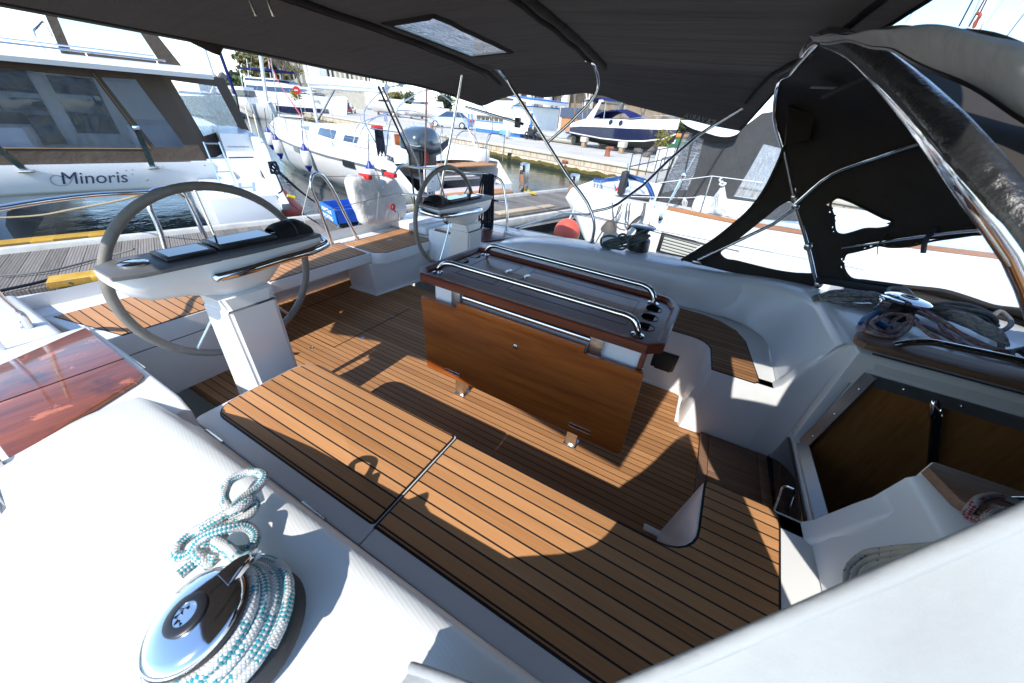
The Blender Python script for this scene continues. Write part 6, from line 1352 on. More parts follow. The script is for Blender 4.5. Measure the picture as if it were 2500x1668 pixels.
# kiosk
KB = pmat('kiosk_blue', (.03, .16, .52), .5, 0, .08, 6); KW = pmat('kiosk_white', (.74, .74, .72), .6, 0, .05, 4)
t = thing('kiosk', 'white and blue harbour kiosk on the quay with a row of windows', 'kiosk', (23, 18, G))
b = MB(); b.box((21.2, 17.0, G + .25), (24.2, 21.6, 1.55), .02); b.build('wall', KW, t)
b = MB(); b.box((21.15, 16.2, G), (24.25, 21.63, G + .26)); b.build('blue_base', KB, t)
b = MB(); b.loft([[(21.0, 16.9, 1.15), (21.0, 22.5, 1.15), (21.0, 22.5, 1.20), (21.0, 16.9, 1.20)], [(21.25, 17.0, 1.75), (21.25, 22.4, 1.62), (21.25, 22.4, 1.68), (21.25, 17.0, 1.85)], [(22.0, 17.1, 2.15), (22.0, 22.0, 2.05), (22.0, 22.0, 2.1), (22, 17.1, 2.2)], [(24.4, 17, 2.25), (24.4, 22, 2.15), (24.4, 22, 2.2), (24.4, 17, 2.3)]]); b.fixn = True; rf = b.build('roof', KW, t)
b = MB(); b.box((21.0, 14.9, G + .25), (23.6, 16.9, 1.9), .02); b.build('tower', KW, t)
b = MB(); b.prism([(14.35, 2.00), (17.15, 2.30), (17.15, 2.40), (14.3, 2.20)], 20.5, 23.8, .02, 'x'); b.build('tower_roof', KW, t)
b = MB(); b.prism([(14.30, 2.205), (17.16, 2.405), (17.16, 2.46), (14.28, 2.26)], 20.45, 23.85, .01, 'x'); b.box((20.98, 14.86, 1.84), (23.6, 16.95, 1.90)); b.box((20.97, 14.88, .2), (21.02, 15.05, 1.5)); b.box((21.15, 18.2, .72), (21.22, 21.7, .78)); b.build('blue_trim', KB, t)
for i in range(6):
    b = MB(); b.box((21.17, 18.25 + .56 * i, .82), (21.21, 18.25 + .56 * i + .46, 1.06)); b.build('window', ACRYL, t)
b = MB(); b.box((20.985, 15.5, G + .28), (21.01, 16.25, 1.55)); b.build('door', pmat('kiosk_door', (.62, .63, .63), .5), t)
for w in (22.1, 22.55): b = MB(); b.tube([(21.1, w, G), (21.1, w, 1.3)], .04, 8); b.build('post', KB, t)
c = ps(*K1(460, 500), 18.9); t = thing('utility_box', 'blue fronted utility box on a short stand before the kiosk', 'utility box', (18.9, c.y, G)); b = MB(); b.box((18.75, c.y - .42, .05), (19.05, c.y + .42, .48), .05); b.build('cabinet', pmat('box_grey', (.50, .50, .48), .6), t)
b = MB(); b.box((18.735, c.y - .30, .09), (18.752, c.y + .38, .44), .004); b.build('front_panel', pmat('box_blue', (.12, .33, .66), .5), t); b = MB(); b.box((18.82, c.y - .2, G), (18.98, c.y + .1, .06)); b.build('stand', pmat('box_grey', (.50, .50, .48), .6), t)
# motorcycle
c = Vector((20.7, 14.55, G)); t = thing('motorcycle', 'black motorcycle parked beside the kiosk', 'motorcycle', c)
for dw in (-.42, .45):
    b = MB(); b.tube([c + Vector((0, dw + .20 * math.cos(a), .24 + .20 * math.sin(a))) for a in [2 * PI * i / 20 for i in range(20)]], .05, 8, closed=True); b.build('wheel', RUBBER, t)
b = MB(); b.box(c + Vector((-.13, -.28, .25)), c + Vector((.13, .25, .55)), .05); b.box(c + Vector((-.1, -.5, .5)), c + Vector((.1, .1, .62)), .04); b.tube([c + Vector((0, .45, .24)), c + Vector((0, .25, .85))], .03, 8); b.tube([c + Vector((-.3, .22, .85)), c + Vector((.3, .22, .85))], .02, 8); b.ball(c + Vector((0, .2, .62)), .15, .7, 1.3, .8); b.build('body', BLACK, t, 60)
b = MB(); b.box(c + Vector((-.16, -.62, .50)), c + Vector((.16, -.3, .80)), .05); b.build('top_case', BLACK, t)
# inflatable dinghy under a grey cover
t = thing('inflatable_boat', 'inflatable boat under a grey cover on the quay', 'inflatable boat', (22, 13.2, G))
b = MB(); 
for ds in (0, 1.3): b.tube([(21.4 + ds, 11.35, .22), (21.4 + ds, 13.6, .24), (21.6 + ds * .6, 15.0, .34)], [.24, .24, .16], 14, smooth=4)
b.build('tube', pmat('dinghy_tube', (.50, .47, .40), .6), t, 70)
def cov2(u, v): w = 11.5 + 3.7 * u; return (21.1 + 1.9 * v, w, .28 + (.36 + .1 * math.sin(7 * u) * .5) * math.sin(PI * v) ** .6 * (1 - .25 * u) + .02 * math.sin(23 * u + 9 * v))
b = MB(); b.grid(cov2, 24, 14); b.build('cover', fabric_mat('dinghy_cover', (.36, .37, .38), wrinkle=.5), t, 180)
# navy motorboat on stands
NV = pmat('navy_hull', (.008, .012, .045), .15, 0, .1, 5, coat=1); AF = pmat('antifouling', (.025, .028, .03), .8, 0, .2, 6); NCV = fabric_mat('navy_canvas', (.012, .018, .10), wrinkle=.4)
t = thing('motorboat', 'navy and white motorboat with blue canvas standing on blocks', 'motorboat', (21.6, 8, .3))
MS = [(11.15, .95, .92, .62, .55), (10.2, 1.15, 1.02, .58, .35), (8.5, 1.22, 1.08, .50, .28), (7.0, 1.12, 1.12, .50, .26), (6.0, .82, 1.16, .58, .34), (5.2, .40, 1.20, .75, .52), (4.75, .05, 1.24, 1.0, .80)]
SC = 21.6
def sec(w, hb, zt, zc, zk, a, c): return None
def hull_band(fn, name, m, cl=False):
    b = MB(); b.loft([fn(*q) for q in MS], False); b.fixn = True; return b.build(name, m, t, 60)
hull_band(lambda w, hb, zt, zc, zk: [(SC - hb, w, zt), (SC - hb * .98, w, zc + .06)], 'hull_side', NV); hull_band(lambda w, hb, zt, zc, zk: [(SC + hb, w, zt), (SC + hb * .98, w, zc + .06)], 'hull_side', NV)
hull_band(lambda w, hb, zt, zc, zk: [(SC - hb * .98 - .01, w, zc + .06), (SC - hb * .96 - .01, w, zc)], 'boot_stripe', WHITEPAINT)
hull_band(lambda w, hb, zt, zc, zk: [(SC - hb * .97, w, zc + .02), (SC, w, zk - .12), (SC + hb * .97, w, zc + .02)], 'bottom', AF)
hull_band(lambda w, hb, zt, zc, zk: [(SC - hb - .01, w, zt - .01), (SC - hb * .97, w, zt + .16), (SC - hb * .80, w, zt + .36 if w < 10.5 else zt + .22), (SC, w, zt + (.46 if w < 10.5 else .24)), (SC + hb * .80, w, zt + (.36 if w < 10.5 else .22)), (SC + hb, w, zt)], 'deck', WHITE)
b = MB(); b.poly([(SC - .95, 11.15, .92), (SC + .95, 11.15, .92), (SC + .9, 11.15, .6), (SC, 11.15, .42), (SC - .9, 11.15, .6)]); b.box((SC - .8, 11.1, .55), (SC + .8, 11.6, .66), .03); b.build('transom', NV, t)
for w in (8.1, 7.45): b = MB(); b.lathe([(.13, 0), (.13, .015), (.09, .02)], (SC - 1.145, w, 1.33), (-1, 0, .35), 18); b.build('porthole', ACRYL, t)
b = MB(); b.loft([[(SC - .9, 9.7, 1.45), (SC, 9.7, 1.50), (SC + .9, 9.7, 1.45)], [(SC - .88, 9.0, 1.78), (SC, 9.0, 1.92), (SC + .88, 9.0, 1.78)], [(SC - .84, 8.0, 1.86), (SC, 8.0, 1.98), (SC + .84, 8.0, 1.86)], [(SC - .80, 7.5, 1.75), (SC, 7.4, 1.85), (SC + .8, 7.5, 1.75)], [(SC - .75, 7.1, 1.52), (SC, 7.0, 1.56), (SC + .75, 7.1, 1.52)]], False); b.build('cockpit_canvas', NCV, t, 80)
b = MB()
for sg in (-1, 1): b.loft([[(SC + sg * 1.02, 10.0, 1.35), (SC + sg * 1.02, 9.5, 1.35), (SC + sg * .98, 9.5, 1.35), (SC + sg * .98, 10.0, 1.35)], [(SC + sg * .98, 9.25, 2.25), (SC + sg * .98, 9.05, 2.35), (SC + sg * .92, 9.05, 2.35), (SC + sg * .92, 9.25, 2.25)]])
b.box((SC - .98, 9.0, 2.24), (SC + .98, 9.3, 2.33), .03); b.fixn = True; b.build('arch', WHITE, t)
b = MB(); b.loft([[(SC - .95, 10.6, 2.20), (SC, 10.6, 2.30), (SC + .95, 10.6, 2.20)], [(SC - .95, 9.6, 2.42), (SC, 9.6, 2.50), (SC + .95, 9.6, 2.42)], [(SC - .95, 8.6, 2.28), (SC, 8.6, 2.36), (SC + .95, 8.6, 2.28)]], False); b.build('bimini_top', NCV, t, 80)
b = MB()
for w, w2 in ((10.45, 10.2), (8.8, 8.7)): b.tube([(SC - .95, w, 2.2), (SC - 1.0, w2, 1.3)], .02, 6); b.tube([(SC + .95, w, 2.2), (SC + 1.0, w2, 1.3)], .02, 6)
b.tube([(SC - 1.0, 7.0, 1.55), (SC - .75, 5.8, 1.75), (SC - .1, 4.7, 1.78), (SC + .7, 5.8, 1.75)], .016, 6, smooth=3)
for w, hb in ((6.4, .92), (5.7, .68), (5.1, .35)): b.tube([(SC - hb, w, 1.3), (SC - hb + .04, w, 1.72)], .012, 6)
b.build('bow_rail', STEEL, t)
WOODB = pmat('timber_block', (.34, .25, .16), .85, 0, .3, 6)
def prop(s_, w, zt, lab, g='timber props under the boats on the hard'):
    tt = thing('timber_prop', lab, 'boat stand', (s_, w, G), g); b = MB(); b.box((s_ - .12, w - .12, G), (s_ + .12, w + .12, zt - .26), .01); b.build('post', WOODB, tt); b = MB(); b.box((s_ - .16, w - .2, zt - .26), (s_ + .16, w + .2, zt), .01); b.build('cap_block', pmat('pale_timber', (.50, .45, .38), .8, 0, .2, 6), tt)
prop(20.5, 9.75, .50, 'timber prop at the stern of the navy motorboat'); prop(20.0, 6.75, .50, 'pale topped timber prop amidships under the navy motorboat'); prop(21.6, 6.7, .30, 'timber prop under the navy motorboat keel, right of the pale prop'); prop(22.4, 9.8, .36, 'timber prop behind the stern of the navy motorboat')
b = MB(); b.box((23.2, 4.5, G), (24.6, 10.6, .30), .08); tag(b.build('trailer_bed', pmat('trailer_grey', (.20, .21, .22), .6)), 'long grey trailer bed behind the navy motorboat props', 'trailer')
GRN = pmat('bin_green', (.03, .13, .05), .6); ORG = pmat('bin_orange', (.52, .20, .05), .6)
for i in range(2):
    s_ = 27.5; w = 7.55 - 1.75 * i; t = thing('waste_container', ('green waste container with orange lid behind the bow of the motorboat', 'green waste container with orange lid nearest the dark tent')[i], 'waste bin', (s_, w, G), 'waste containers'); b = MB(); b.box((s_ - .5, w - .8, G + .1), (s_ + .5, w + .8, .72), .06); b.build('bin_body', GRN, t); b = MB(); b.box((s_ - .54, w - .84, .72), (s_ + .54, w + .84, .98), .12, 4); b.build('bin_lid', ORG, t); b = MB(); b.box((s_ - .512, w - .2, .40), (s_ - .505, w + .2, .62)); b.build('bin_label', WHITEPAINT, t)
# cars
def car(c, yaw, paint, lab, cat='car'):
    t = thing('parked_car', lab, cat, c, 'cars parked on the quay'); R = Matrix.Translation(c) @ Matrix.Rotation(yaw, 4, 'Z')
    def tr(pts): return [R @ Vector(p) for p in pts]
    S_ = [(-1.95, .62, .30, .62), (-1.85, .72, .22, .80), (-1.2, .76, .18, .86), (0, .78, .16, .84), (1.0, .77, .18, .80), (1.7, .72, .22, .70), (1.95, .58, .30, .52)]
    b = MB(); b.loft([tr([(x, -h, z0), (x, -h * 1.02, (z0 + z1) / 2), (x, -h * .94, z1), (x, h * .94, z1), (x, h * 1.02, (z0 + z1) / 2), (x, h, z0)]) for x, h, z0, z1 in S_]); b.fixn = True; b.build('body', paint, t, 50)
    b = MB(); b.loft([tr([(-1.75, -.66, .80), (-1.75, .66, .80), (1.0, .68, .80), (1.0, -.68, .80)]), tr([(-1.15, -.54, 1.20), (-1.15, .54, 1.20), (.25, .56, 1.22), (.25, -.56, 1.22)])]); b.fixn = True; b.build('glasshouse', GLB, t, 30)
    b = MB(); b.loft([tr([(-1.18, -.55, 1.195), (-1.18, .55, 1.195), (.27, .57, 1.215), (.27, -.57, 1.215)]), tr([(-1.05, -.48, 1.25), (-1.05, .48, 1.25), (.15, .50, 1.27), (.15, -.50, 1.27)])]); b.fixn = True; b.build('roof', paint, t, 50)
    for x in (-1.2, 1.2):
        for y in (-.72, .72):
            b = MB(); p = R @ Vector((x, y, .27)); ax = (R.to_3x3() @ Vector((0, 1, 0))); b.lathe([(.27, -.09), (.27, .09)], p, ax, 20); wh = b.build('wheel', RUBBER, t); b = MB(); b.lathe([(.17, -.095), (.17, .095)], p, ax, 16); b.build('rim', STEEL, wh)
    for y in (-.55, .55): b = MB(); a = R @ Vector((-1.9, y, .66)); b.ball(a, .12, 1, 1, .8, 10); b.build('tail_light', pmat('tail_red', (.4, .01, .01), .3), t)
    b = MB(); b.loft([tr([(-1.93, -.22, .42), (-1.93, .22, .42)]), tr([(-1.90, -.22, .54), (-1.90, .22, .54)])], False); b.build('number_plate', WHITEPAINT, t)
SILV = pmat('car_silver', (.42, .45, .48), .25, .5, .05, 5, coat=1); REDC = pmat('car_red', (.45, .012, .015), .25, 0, .05, 5, coat=1)
c = pz(*K3(1170, 605), G); car(Vector((c.x + .8, c.y + 1.2, G)), math.radians(130), SILV, 'silver car parked on the quay beside the kiosk')
c = pz(*K3(90, 438), G); car(Vector((c.x, c.y + 1.5, G)), math.radians(60), REDC, 'red car parked far along the quay beyond the white yacht')
# simple afloat / ashore boats further off
def mboat(name, lab, A, B_, beam, fb, hullm, zb=-.75, cabin=((.25, .62, .75, .9, .55),), cat='motorboat', win=GLB, flare=1.0, keel=.35):
    """A stern, B bow on the waterline; parts: hull, deck, cabins with windows"""
    A = Vector(A); B_ = Vector(B_); ax = B_ - A; L = ax.length; u = ax.normalized(); n = Vector((-u.y, u.x, 0)); t = thing(name, lab, cat, A.lerp(B_, .5))
    P = lambda a, c, z: Vector((A.x + u.x * a * L + n.x * c, A.y + u.y * a * L + n.y * c, z))
    sec_ = [(0, .86, 1), (.15, .96, 1), (.45, 1, 1.02), (.7, .82, 1.08), (.88, .45, 1.16), (1.0, .04, 1.25)]
    b = MB(); b.loft([[P(a + (.05 if a > .9 else 0), -beam / 2 * h * flare, zb + fb * k_), P(a, -beam / 2 * h * .9, zb + .06), P(a - .04 * (a > .9), 0, zb - keel), P(a, beam / 2 * h * .9, zb + .06), P(a + (.05 if a > .9 else 0), beam / 2 * h * flare, zb + fb * k_)] for a, h, k_ in sec_], False); b.poly([P(0, -beam / 2 * .86, zb + fb), P(0, -beam / 2 * .77, zb + .06), P(0, 0, zb - keel), P(0, beam / 2 * .77, zb + .06), P(0, beam / 2 * .86, zb + fb)]); b.fixn = True; b.build('hull', hullm, t, 60)
    b = MB(); b.loft([[P(a + (.05 if a > .9 else 0), -beam / 2 * h, zb + fb * k_ - .02), P(a, 0, zb + fb * k_ + .1), P(a + (.05 if a > .9 else 0), beam / 2 * h, zb + fb * k_ - .02)] for a, h, k_ in sec_], False); b.fixn = True; b.build('deck', WHITE, t, 60)
    z0 = zb + fb
    for (a0, a1, wd, hh, slope) in cabin:
        hb = beam / 2 * wd; b = MB(); b.loft([[P(a0, -hb, z0), P(a0, hb, z0), P(a1 + slope * .25, hb * .8, z0), P(a1 + slope * .25, -hb * .8, z0)], [P(a0 + .01, -hb * .9, z0 + hh), P(a0 + .01, hb * .9, z0 + hh), P(a1, hb * .75, z0 + hh), P(a1, -hb * .75, z0 + hh)]]); b.fixn = True; cb_ = b.build('cabin', WHITE, t, 40)
        b = MB(); b.loft([[P(a0 + .02, -hb * .965 - .02, z0 + hh * .42), P(a0 + .02, hb * .965 + .02, z0 + hh * .42), P(a1 + slope * .16, hb * .80 + .02, z0 + hh * .42), P(a1 + slope * .16, -hb * .80 - .02, z0 + hh * .42)], [P(a0 + .02, -hb * .925 - .02, z0 + hh * .80), P(a0 + .02, hb * .925 + .02, z0 + hh * .80), P(a1 + slope * .06, hb * .775 + .02, z0 + hh * .80), P(a1 + slope * .06, -hb * .775 - .02, z0 + hh * .80)]], True, False); b.build('window', win, cb_)
        z0 += hh
    b = MB(); rl = [P(.45, -beam / 2 * .97, zb + fb * 1.02 + .45), P(.7, -beam / 2 * .8, zb + fb * 1.08 + .5), P(.98, 0, zb + fb * 1.2 + .55), P(.7, beam / 2 * .8, zb + fb * 1.08 + .5), P(.45, beam / 2 * .97, zb + fb * 1.02 + .45)]; b.tube(rl, .02, 6, smooth=4)
    for q in rl: b.tube([q, q - Vector((0, 0, .5))], .015, 5)
    b.build('bow_rail', STEEL, t); return t, P
GRH = pmat('green_grey_hull', (.085, .125, .115), .25, 0, .06, 4, coat=.6)
A = pz(*K4(150, 815), -.75); B_ = pz(*K4(532, 865), -.75); u = (B_ - A).normalized()
gt, GP = mboat('sailing_yacht', 'sailing yacht with a grey green hull beyond the catamaran', B_ - u * 11, B_, 3.4, 1.55, GRH, cabin=((.25, .62, .62, .5, .4),), cat='sailing yacht')
def mast(t, foot, top, r, m=None, name='mast'): b = MB(); b.tube([foot, top], r, 10); return b.build(name, m or pmat('mast_alu', (.62, .63, .64), .35, .4, .06, 5), t)
def up(px, py, w): return pw(px, py, w)
W0 = 44.5
mast(gt, up(*K4(292, 575), W0), up(*K4(90, -40), W0), .13); mast(gt, up(*K4(472, 605), 43.0), up(*K4(235, -50), 43.5), .14, NCV, 'furled_sail')
b = MB()
for p_, q_ in (((292, 570), (440, 590)), ((200, 440), (330, 600)), ((190, 575), (310, 300)), ((60, 60), (75, 310)), ((0, 110), (45, 300))): b.tube([up(*K4(*p_), W0), up(*K4(*q_), W0)], .03, 5)
b.build('rigging', WIRE, gt)
b = MB(); b.loft([[up(*K4(60, 470), W0 + .5), up(*K4(90, 570), W0 + .5)], [up(*K4(250, 500), W0 + .5), up(*K4(265, 575), W0 + .5)]], False); b.loft([[up(*K4(60, 470), W0 + .5), up(*K4(90, 570), W0 + .5)], [up(*K4(250, 500), W0 + 2.5), up(*K4(265, 575), W0 + 2.5)]], False); b.build('sprayhood', fabric_mat('grey_hood', (.30, .32, .36), wrinkle=.2), gt)
for i, (x, y) in enumerate(((272, 600), (382, 600))): b = MB(); p = up(*K4(x, y), 43.4); b.tube([p + Vector((.28 * math.cos(a), 0, .22 * math.sin(a))) for a in [2 * PI * j / 16 for j in range(16)]], .07, 6, closed=True); b.build('hatch_ring', pmat('hatch_dark', (.06, .03, .04), .4), gt)
A = pz(*K4(640, 800), -.75); A = Vector((11.5, 57, -.75)); B_ = Vector((19.5, 46.5, -.75))
mt_, MP = mboat('motor_yacht', 'large white motor yacht with a dark hull band and flybridge', A, B_, 4.6, 2.0, gel_mat('yacht_white', (.78, .78, .77)), cabin=((.12, .60, .92, 1.25, .9), (.12, .42, .85, .55, .3)), cat='motor yacht')
b = MB(); b.loft([[MP(a, -2.3 * h * .99 - .03, -.75 + .5), MP(a, -2.3 * h * .995 - .03, -.75 + 1.15)] for a, h in ((0, .86), (.15, .96), (.45, 1), (.7, .82), (.88, .45))], False); b.build('hull_band', NV, mt_)
b = MB(); b.box((-1, -1, 0), (1, 1, .1)); b.bm.clear(); b.loft([[MP(.10, -1.9, 3.75), MP(.10, 1.9, 3.75), MP(.45, 1.7, 3.75), MP(.45, -1.7, 3.75)], [MP(.10, -1.9, 3.9), MP(.10, 1.9, 3.9), MP(.45, 1.7, 3.95), MP(.45, -1.7, 3.95)]]); b.fixn = True; b.build('hardtop', NCV, mt_)
b = MB()
for a, c in ((.11, -1.8), (.11, 1.8), (.44, -1.6), (.44, 1.6)): b.tube([MP(a, c, 3.0), MP(a, c, 3.78)], .06, 6)
b.build('top_support', WHITEPAINT, mt_)
ft, FP = mboat('fishing_boat', 'small white wheelhouse boat between the green yacht and motor yacht', Vector((8.2, 50, -.75)), Vector((11.5, 44.5, -.75)), 2.4, 1.2, gel_mat('yacht_white2', (.74, .74, .73)), cabin=((.2, .55, .7, 1.5, .1),), cat='fishing boat')
mast(ft, up(*K4(812, 660), 40), up(*K4(735, 120), 40), .15)
# white boats standing ashore beyond the kiosk
for i, (px0, px1, w0, lab, bm) in enumerate(((300, 640, 53, 'white motorboat on props furthest along the quay', 2.6), (640, 1060, 41, 'white motorboat on props nearest the silver car', 2.7))):
    A = ps(*K3(px0 + 10, 400), 27.5); B_ = ps(*K3(px1, 430), 27.0)
    zb_ = .62; A.z = B_.z = zb_
    bt, BP = mboat('motorboat', lab, B_, A, bm, .75, gel_mat('ashore_white%d' % i, (.76, .76, .75)), zb=zb_, cabin=((.1, .5, .75, .62, .5),), keel=.35)
    for j, a in enumerate((.15, .5, .8)):
        p = BP(a, -bm / 2 * .5, 0); prop(p.x - .6, p.y, .58, ('aft', 'middle', 'forward')[j] + (' timber prop under the furthest white motorboat', ' timber prop under the white motorboat near the silver car')[i])
# no-entry sign and blue quay sign
p = pw(*K4(1138, 540), 38); t = thing('road_sign', 'round red no entry sign on a post beyond the yachts', 'road sign', (p.x, 38, G)); b = MB(); b.lathe([(.32, 0), (.32, .03)], p, (-.25, -1, 0), 24); sg_ = b.build('sign_disc', pmat('sign_red', (.55, .02, .02), .5), t); b = MB(); b.box((p.x - .2, p.y - .05, p.z - .055), (p.x + .2, p.y - .035, p.z + .055)); b.build('sign_bar', WHITEPAINT, t); b = MB(); b.tube([(p.x, 38.02, p.z), (p.x, 38.02, G)], .03, 8); b.build('sign_post', STEEL, t)
p = ps(*K3(452, 475), 16.0); t = thing('notice_sign', 'small blue notice sign on a post at the quay edge', 'sign', (16, p.y, G)); b = MB(); b.box((15.98, p.y - .28, p.z - .32), (16.02, p.y + .28, p.z + .32), .01); b.build('sign_panel', pmat('notice_blue', (.16, .20, .36), .5), t); b = MB(); b.tube([(16.04, p.y, p.z), (16.04, p.y, G)], .025, 6); b.build('sign_post', STEEL, t)
# ---------------------------------------------------------------- port-side neighbour (built in the yacht's own frame)
SHORE[0] = False
YH = 5.4
def nb(x, y, Y=YH): return ony(1380 + x * .17857, 380 + y * .17857, Y)
def n2(x, y, Y=YH): return ony(1560 + x * .3125, 230 + y * .3125, Y)
nbt = thing('sailing_yacht', 'white sailing yacht alongside to port with a dark cockpit tent', 'sailing yacht', (.5, 6.5, -.75))
sh = [(-2.02, .50), (-1.95, .62), (-1.45, .605), (-.85, .60), (-.3, .585), (.4, .575), (1.5, .60), (4, .72), (7, .95)]
bt_ = [(-1.75, .10), (-1.70, .0), (-1.4, -.3), (-.85, -.6), (-.3, -.8), (.4, -.9), (1.5, -.95), (4, -.95), (6.4, -.9)]
HWD = [1.35, 1.40, 1.5, 1.6, 1.68, 1.75, 1.78, 1.5, .1]; NC = 7.05
def ynear(i): return NC - HWD[i] + .0
b = MB(); rings = []
for i, ((x, z), (x2, z2)) in enumerate(zip(sh, bt_)):
    h = HWD[i]; 
    rings.append([(x, NC - h * .93, z), (x, NC - h * .985, z - .03), ((x * 2 + x2) / 3, NC - h, z * .7 + z2 * .3), (x2, NC - h * .9, z2), (x2, NC + h * .9, z2), (x, NC + h, z)])
b.loft(rings, False); b.poly(rings[0][::-1]); b.fixn = True; b.build('hull', WHITE, nbt, 50)
b = MB(); b.loft([[(x, NC - h * .93, z), (x, NC, z + .04), (x, NC + h, z)] for (x, z), h in zip(sh, HWD)], False); b.fixn = True; b.build('deck', WHITE, nbt)
def hy(x): return NC - lerpT([(a, h) for (a, z), h in zip(sh, HWD)], x)
b = MB(); b.tube([(x, hy(x) - .004, lerpT(sh, x) - .30) for x in (-1.8, -1.4, -.9, -.4, .1, .6)], .005, 5); b.build('hull_groove', pmat('joint_grey', (.22, .22, .23), .6), nbt)
b = MB(); b.loft([[(x, hy(x) + .09, lerpT(sh, x) + .002), (x, hy(x) + .09, lerpT(sh, x) + .045), (x, hy(x) + .14, lerpT(sh, x) + .045), (x, hy(x) + .14, lerpT(sh, x) + .002)] for x in (-.42, 0, .5, 1.2, 3)]); b.fixn = True; b.build('toe_rail', wood_mat('toe_rail_teak', (.42, .19, .08), (.28, .11, .04), coat=.2, rough=.5), nbt)
# hull window with blind
pw_ = [nb(1325, 1040, YH - .02), nb(1990, 1205, YH - .02), nb(1900, 1440, YH - .02), nb(1245, 1300, YH - .02)]
c_ = sum(pw_, Vector()) / 4
yv = hy(0) - .012
def onside(p): return Vector((p.x, yv, p.z))
po_ = [onside(p) for p in pw_]; pi_ = [c_.lerp(p, .84) for p in pw_]; pi_ = [onside(p) for p in pi_]
b = MB(); b.loft([[p + Vector((0, .02, 0)) for p in po_], po_, [p + Vector((0, -.01, 0)) for p in pi_], [p + Vector((0, .01, 0)) for p in pi_]], True, False); b.fixn = True; fw = b.build('window_frame', BLACK, nbt)
k = NT('window_blind'); o = k.sep(k.coord('Object')); fr_ = k.math('FRACT', k.math('MULTIPLY', k.math('ADD', o[2], k.math('MULTIPLY', o[0], .06)), 24)); k.set(Base_Color=k.ramp(fr_, [(.0, (.03, .03, .03)), (.25, (.06, .06, .055)), (.4, (.42, .42, .36)), (.8, (.55, .55, .48))]), Roughness=.25, Coat_Weight=.6)
b = MB(); b.poly([p + Vector((0, .004, 0)) for p in pi_]); b.build('window_blind', k.m, fw)
# stanchions and lifelines
st_ = [(nb(2005, 280, YH + .25), nb(1840, 795, YH + .25)), (nb(1225, 690, YH + .1), nb(1105, 1100, YH - .03))]
for a, c in st_: b = MB(); b.tube([a, c], .010, 8); b.build('stanchion', STEEL, nbt)
b = MB(); 
for pts in ([(1220, 390), (1340, 365), (2005, 280), (2260, 312), (2700, 370)], [(900, 560), (1640, 580), (1930, 558), (2250, 600), (2700, 660)]): b.tube([nb(x, y, YH + .25) for x, y in pts], .0045, 5)
b.build('lifeline', pmat('white_wire', (.75, .75, .75), .4), nbt)
b = MB(); b.tube([nb(1790, -20, YH + .05), nb(1610, 300, YH + .02), nb(1440, 600, YH), nb(1385, 690, YH - .02)], .008, 6); b.build('backstay', STEEL, nbt)
b = MB(); b.tube([nb(1590, 330, YH + .02), nb(1440, 600, YH)], .018, 8); b.ball(nb(1620, 270, YH + .02), .035, 1, 1, 1.2, 10); b.ball(nb(1310, 840, YH - .03), .04, .8, .6, 1.6, 10); b.build('turnbuckle', CHROME, nbt)
# cockpit tent: dark canvas with clear strips, white hardtop edge
TC = fabric_mat('tent_canvas', (.055, .055, .056), wrinkle=.7, wscale=(6, 6, 2.2), rough=.7)
YT = 6.0
to_ = [n2(*p, YT) for p in ((110, 880), (240, 560), (350, 300), (420, 262), (600, 330), (760, 300), (960, 150), (1150, 120), (1300, 150), (1300, 1000), (700, 960), (400, 930))]
h1_ = [n2(*p, YT) for p in ((362, 292), (416, 300), (330, 735), (180, 775), (250, 560))]; h2_ = [n2(*p, YT) for p in ((440, 312), (515, 322), (440, 600), (378, 748), (318, 752))]; h3_ = [n2(*p, YT) for p in ((975, 390), (1110, 425), (1240, 430), (1240, 850), (938, 828), (740, 797), (880, 560))]
holes = [[(p.x, p.z) for p in h] for h in (h1_, h2_, h3_)]
b = MB(); holed(b, [(p.x, p.z) for p in to_], holes, lambda p: (p[0], YT, p[1])); b.build('tent_side', TC, nbt)
for h in holes[:2]: b = MB(); b.poly([(x, YT + .004, z) for x, z in h]); b.build('tent_window', vinyl_mat('tent_vinyl', .3, (.75, .75, .75), .8, 5, .5, (2, 2, 8)), nbt)
VT2 = vinyl_mat('tent_vinyl_clear', .3, (.5, .55, .6), 1.0, 6, .55, (3, 3, 1))
b = MB(); b.poly([(x, YT + .004, z) for x, z in holes[2]]); b.build('tent_window', VT2, nbt)
def tside(u, v): return to_[0].lerp(to_[3], v) + Vector((.25 * u, 1.9 * u, .05 * math.sin(PI * u)))
b = MB(); b.grid(tside, 6, 6); b.build('tent_end', TC, nbt)
b = MB(); b.tube([n2(430, 800, YT - .01), n2(680, 390, YT - .01)], .012, 6); b.tube([n2(130, 860, YT - .01), n2(300, 430, YT - .01), n2(350, 290, YT - .01)], .014, 6); b.build('tent_zip', BLACK, nbt)
hp = [n2(*p, YT - .15) for p in S2([(325, 205), (420, 225), (600, 275), (700, 300), (760, 285), (795, 262), (780, 300), (720, 330), (640, 332), (520, 300), (380, 250)], 3, True)]
b = MB(); b.loft([[p for p in hp], [p + Vector((.1, 1.8, .1)) for p in hp]]); b.fixn = True; b.build('hardtop', WHITE, nbt, 60)
b = MB(); up2 = [n2(*p, YT - .05) for p in ((340, 240), (600, 315), (760, 300), (800, 270), (740, 370), (560, 380), (400, 300))]; b.loft([up2, [p + Vector((.1, 1.7, .05)) for p in up2]]); b.fixn = True; b.build('hardtop_lining', CANVAS_D, nbt)
b = MB(); b.box((nb(1700, 750).x, YH + .35, .58), (nb(2300, 780).x + .3, YH + .75, .78), .06); b.build('coachroof', WHITE, nbt, 50)
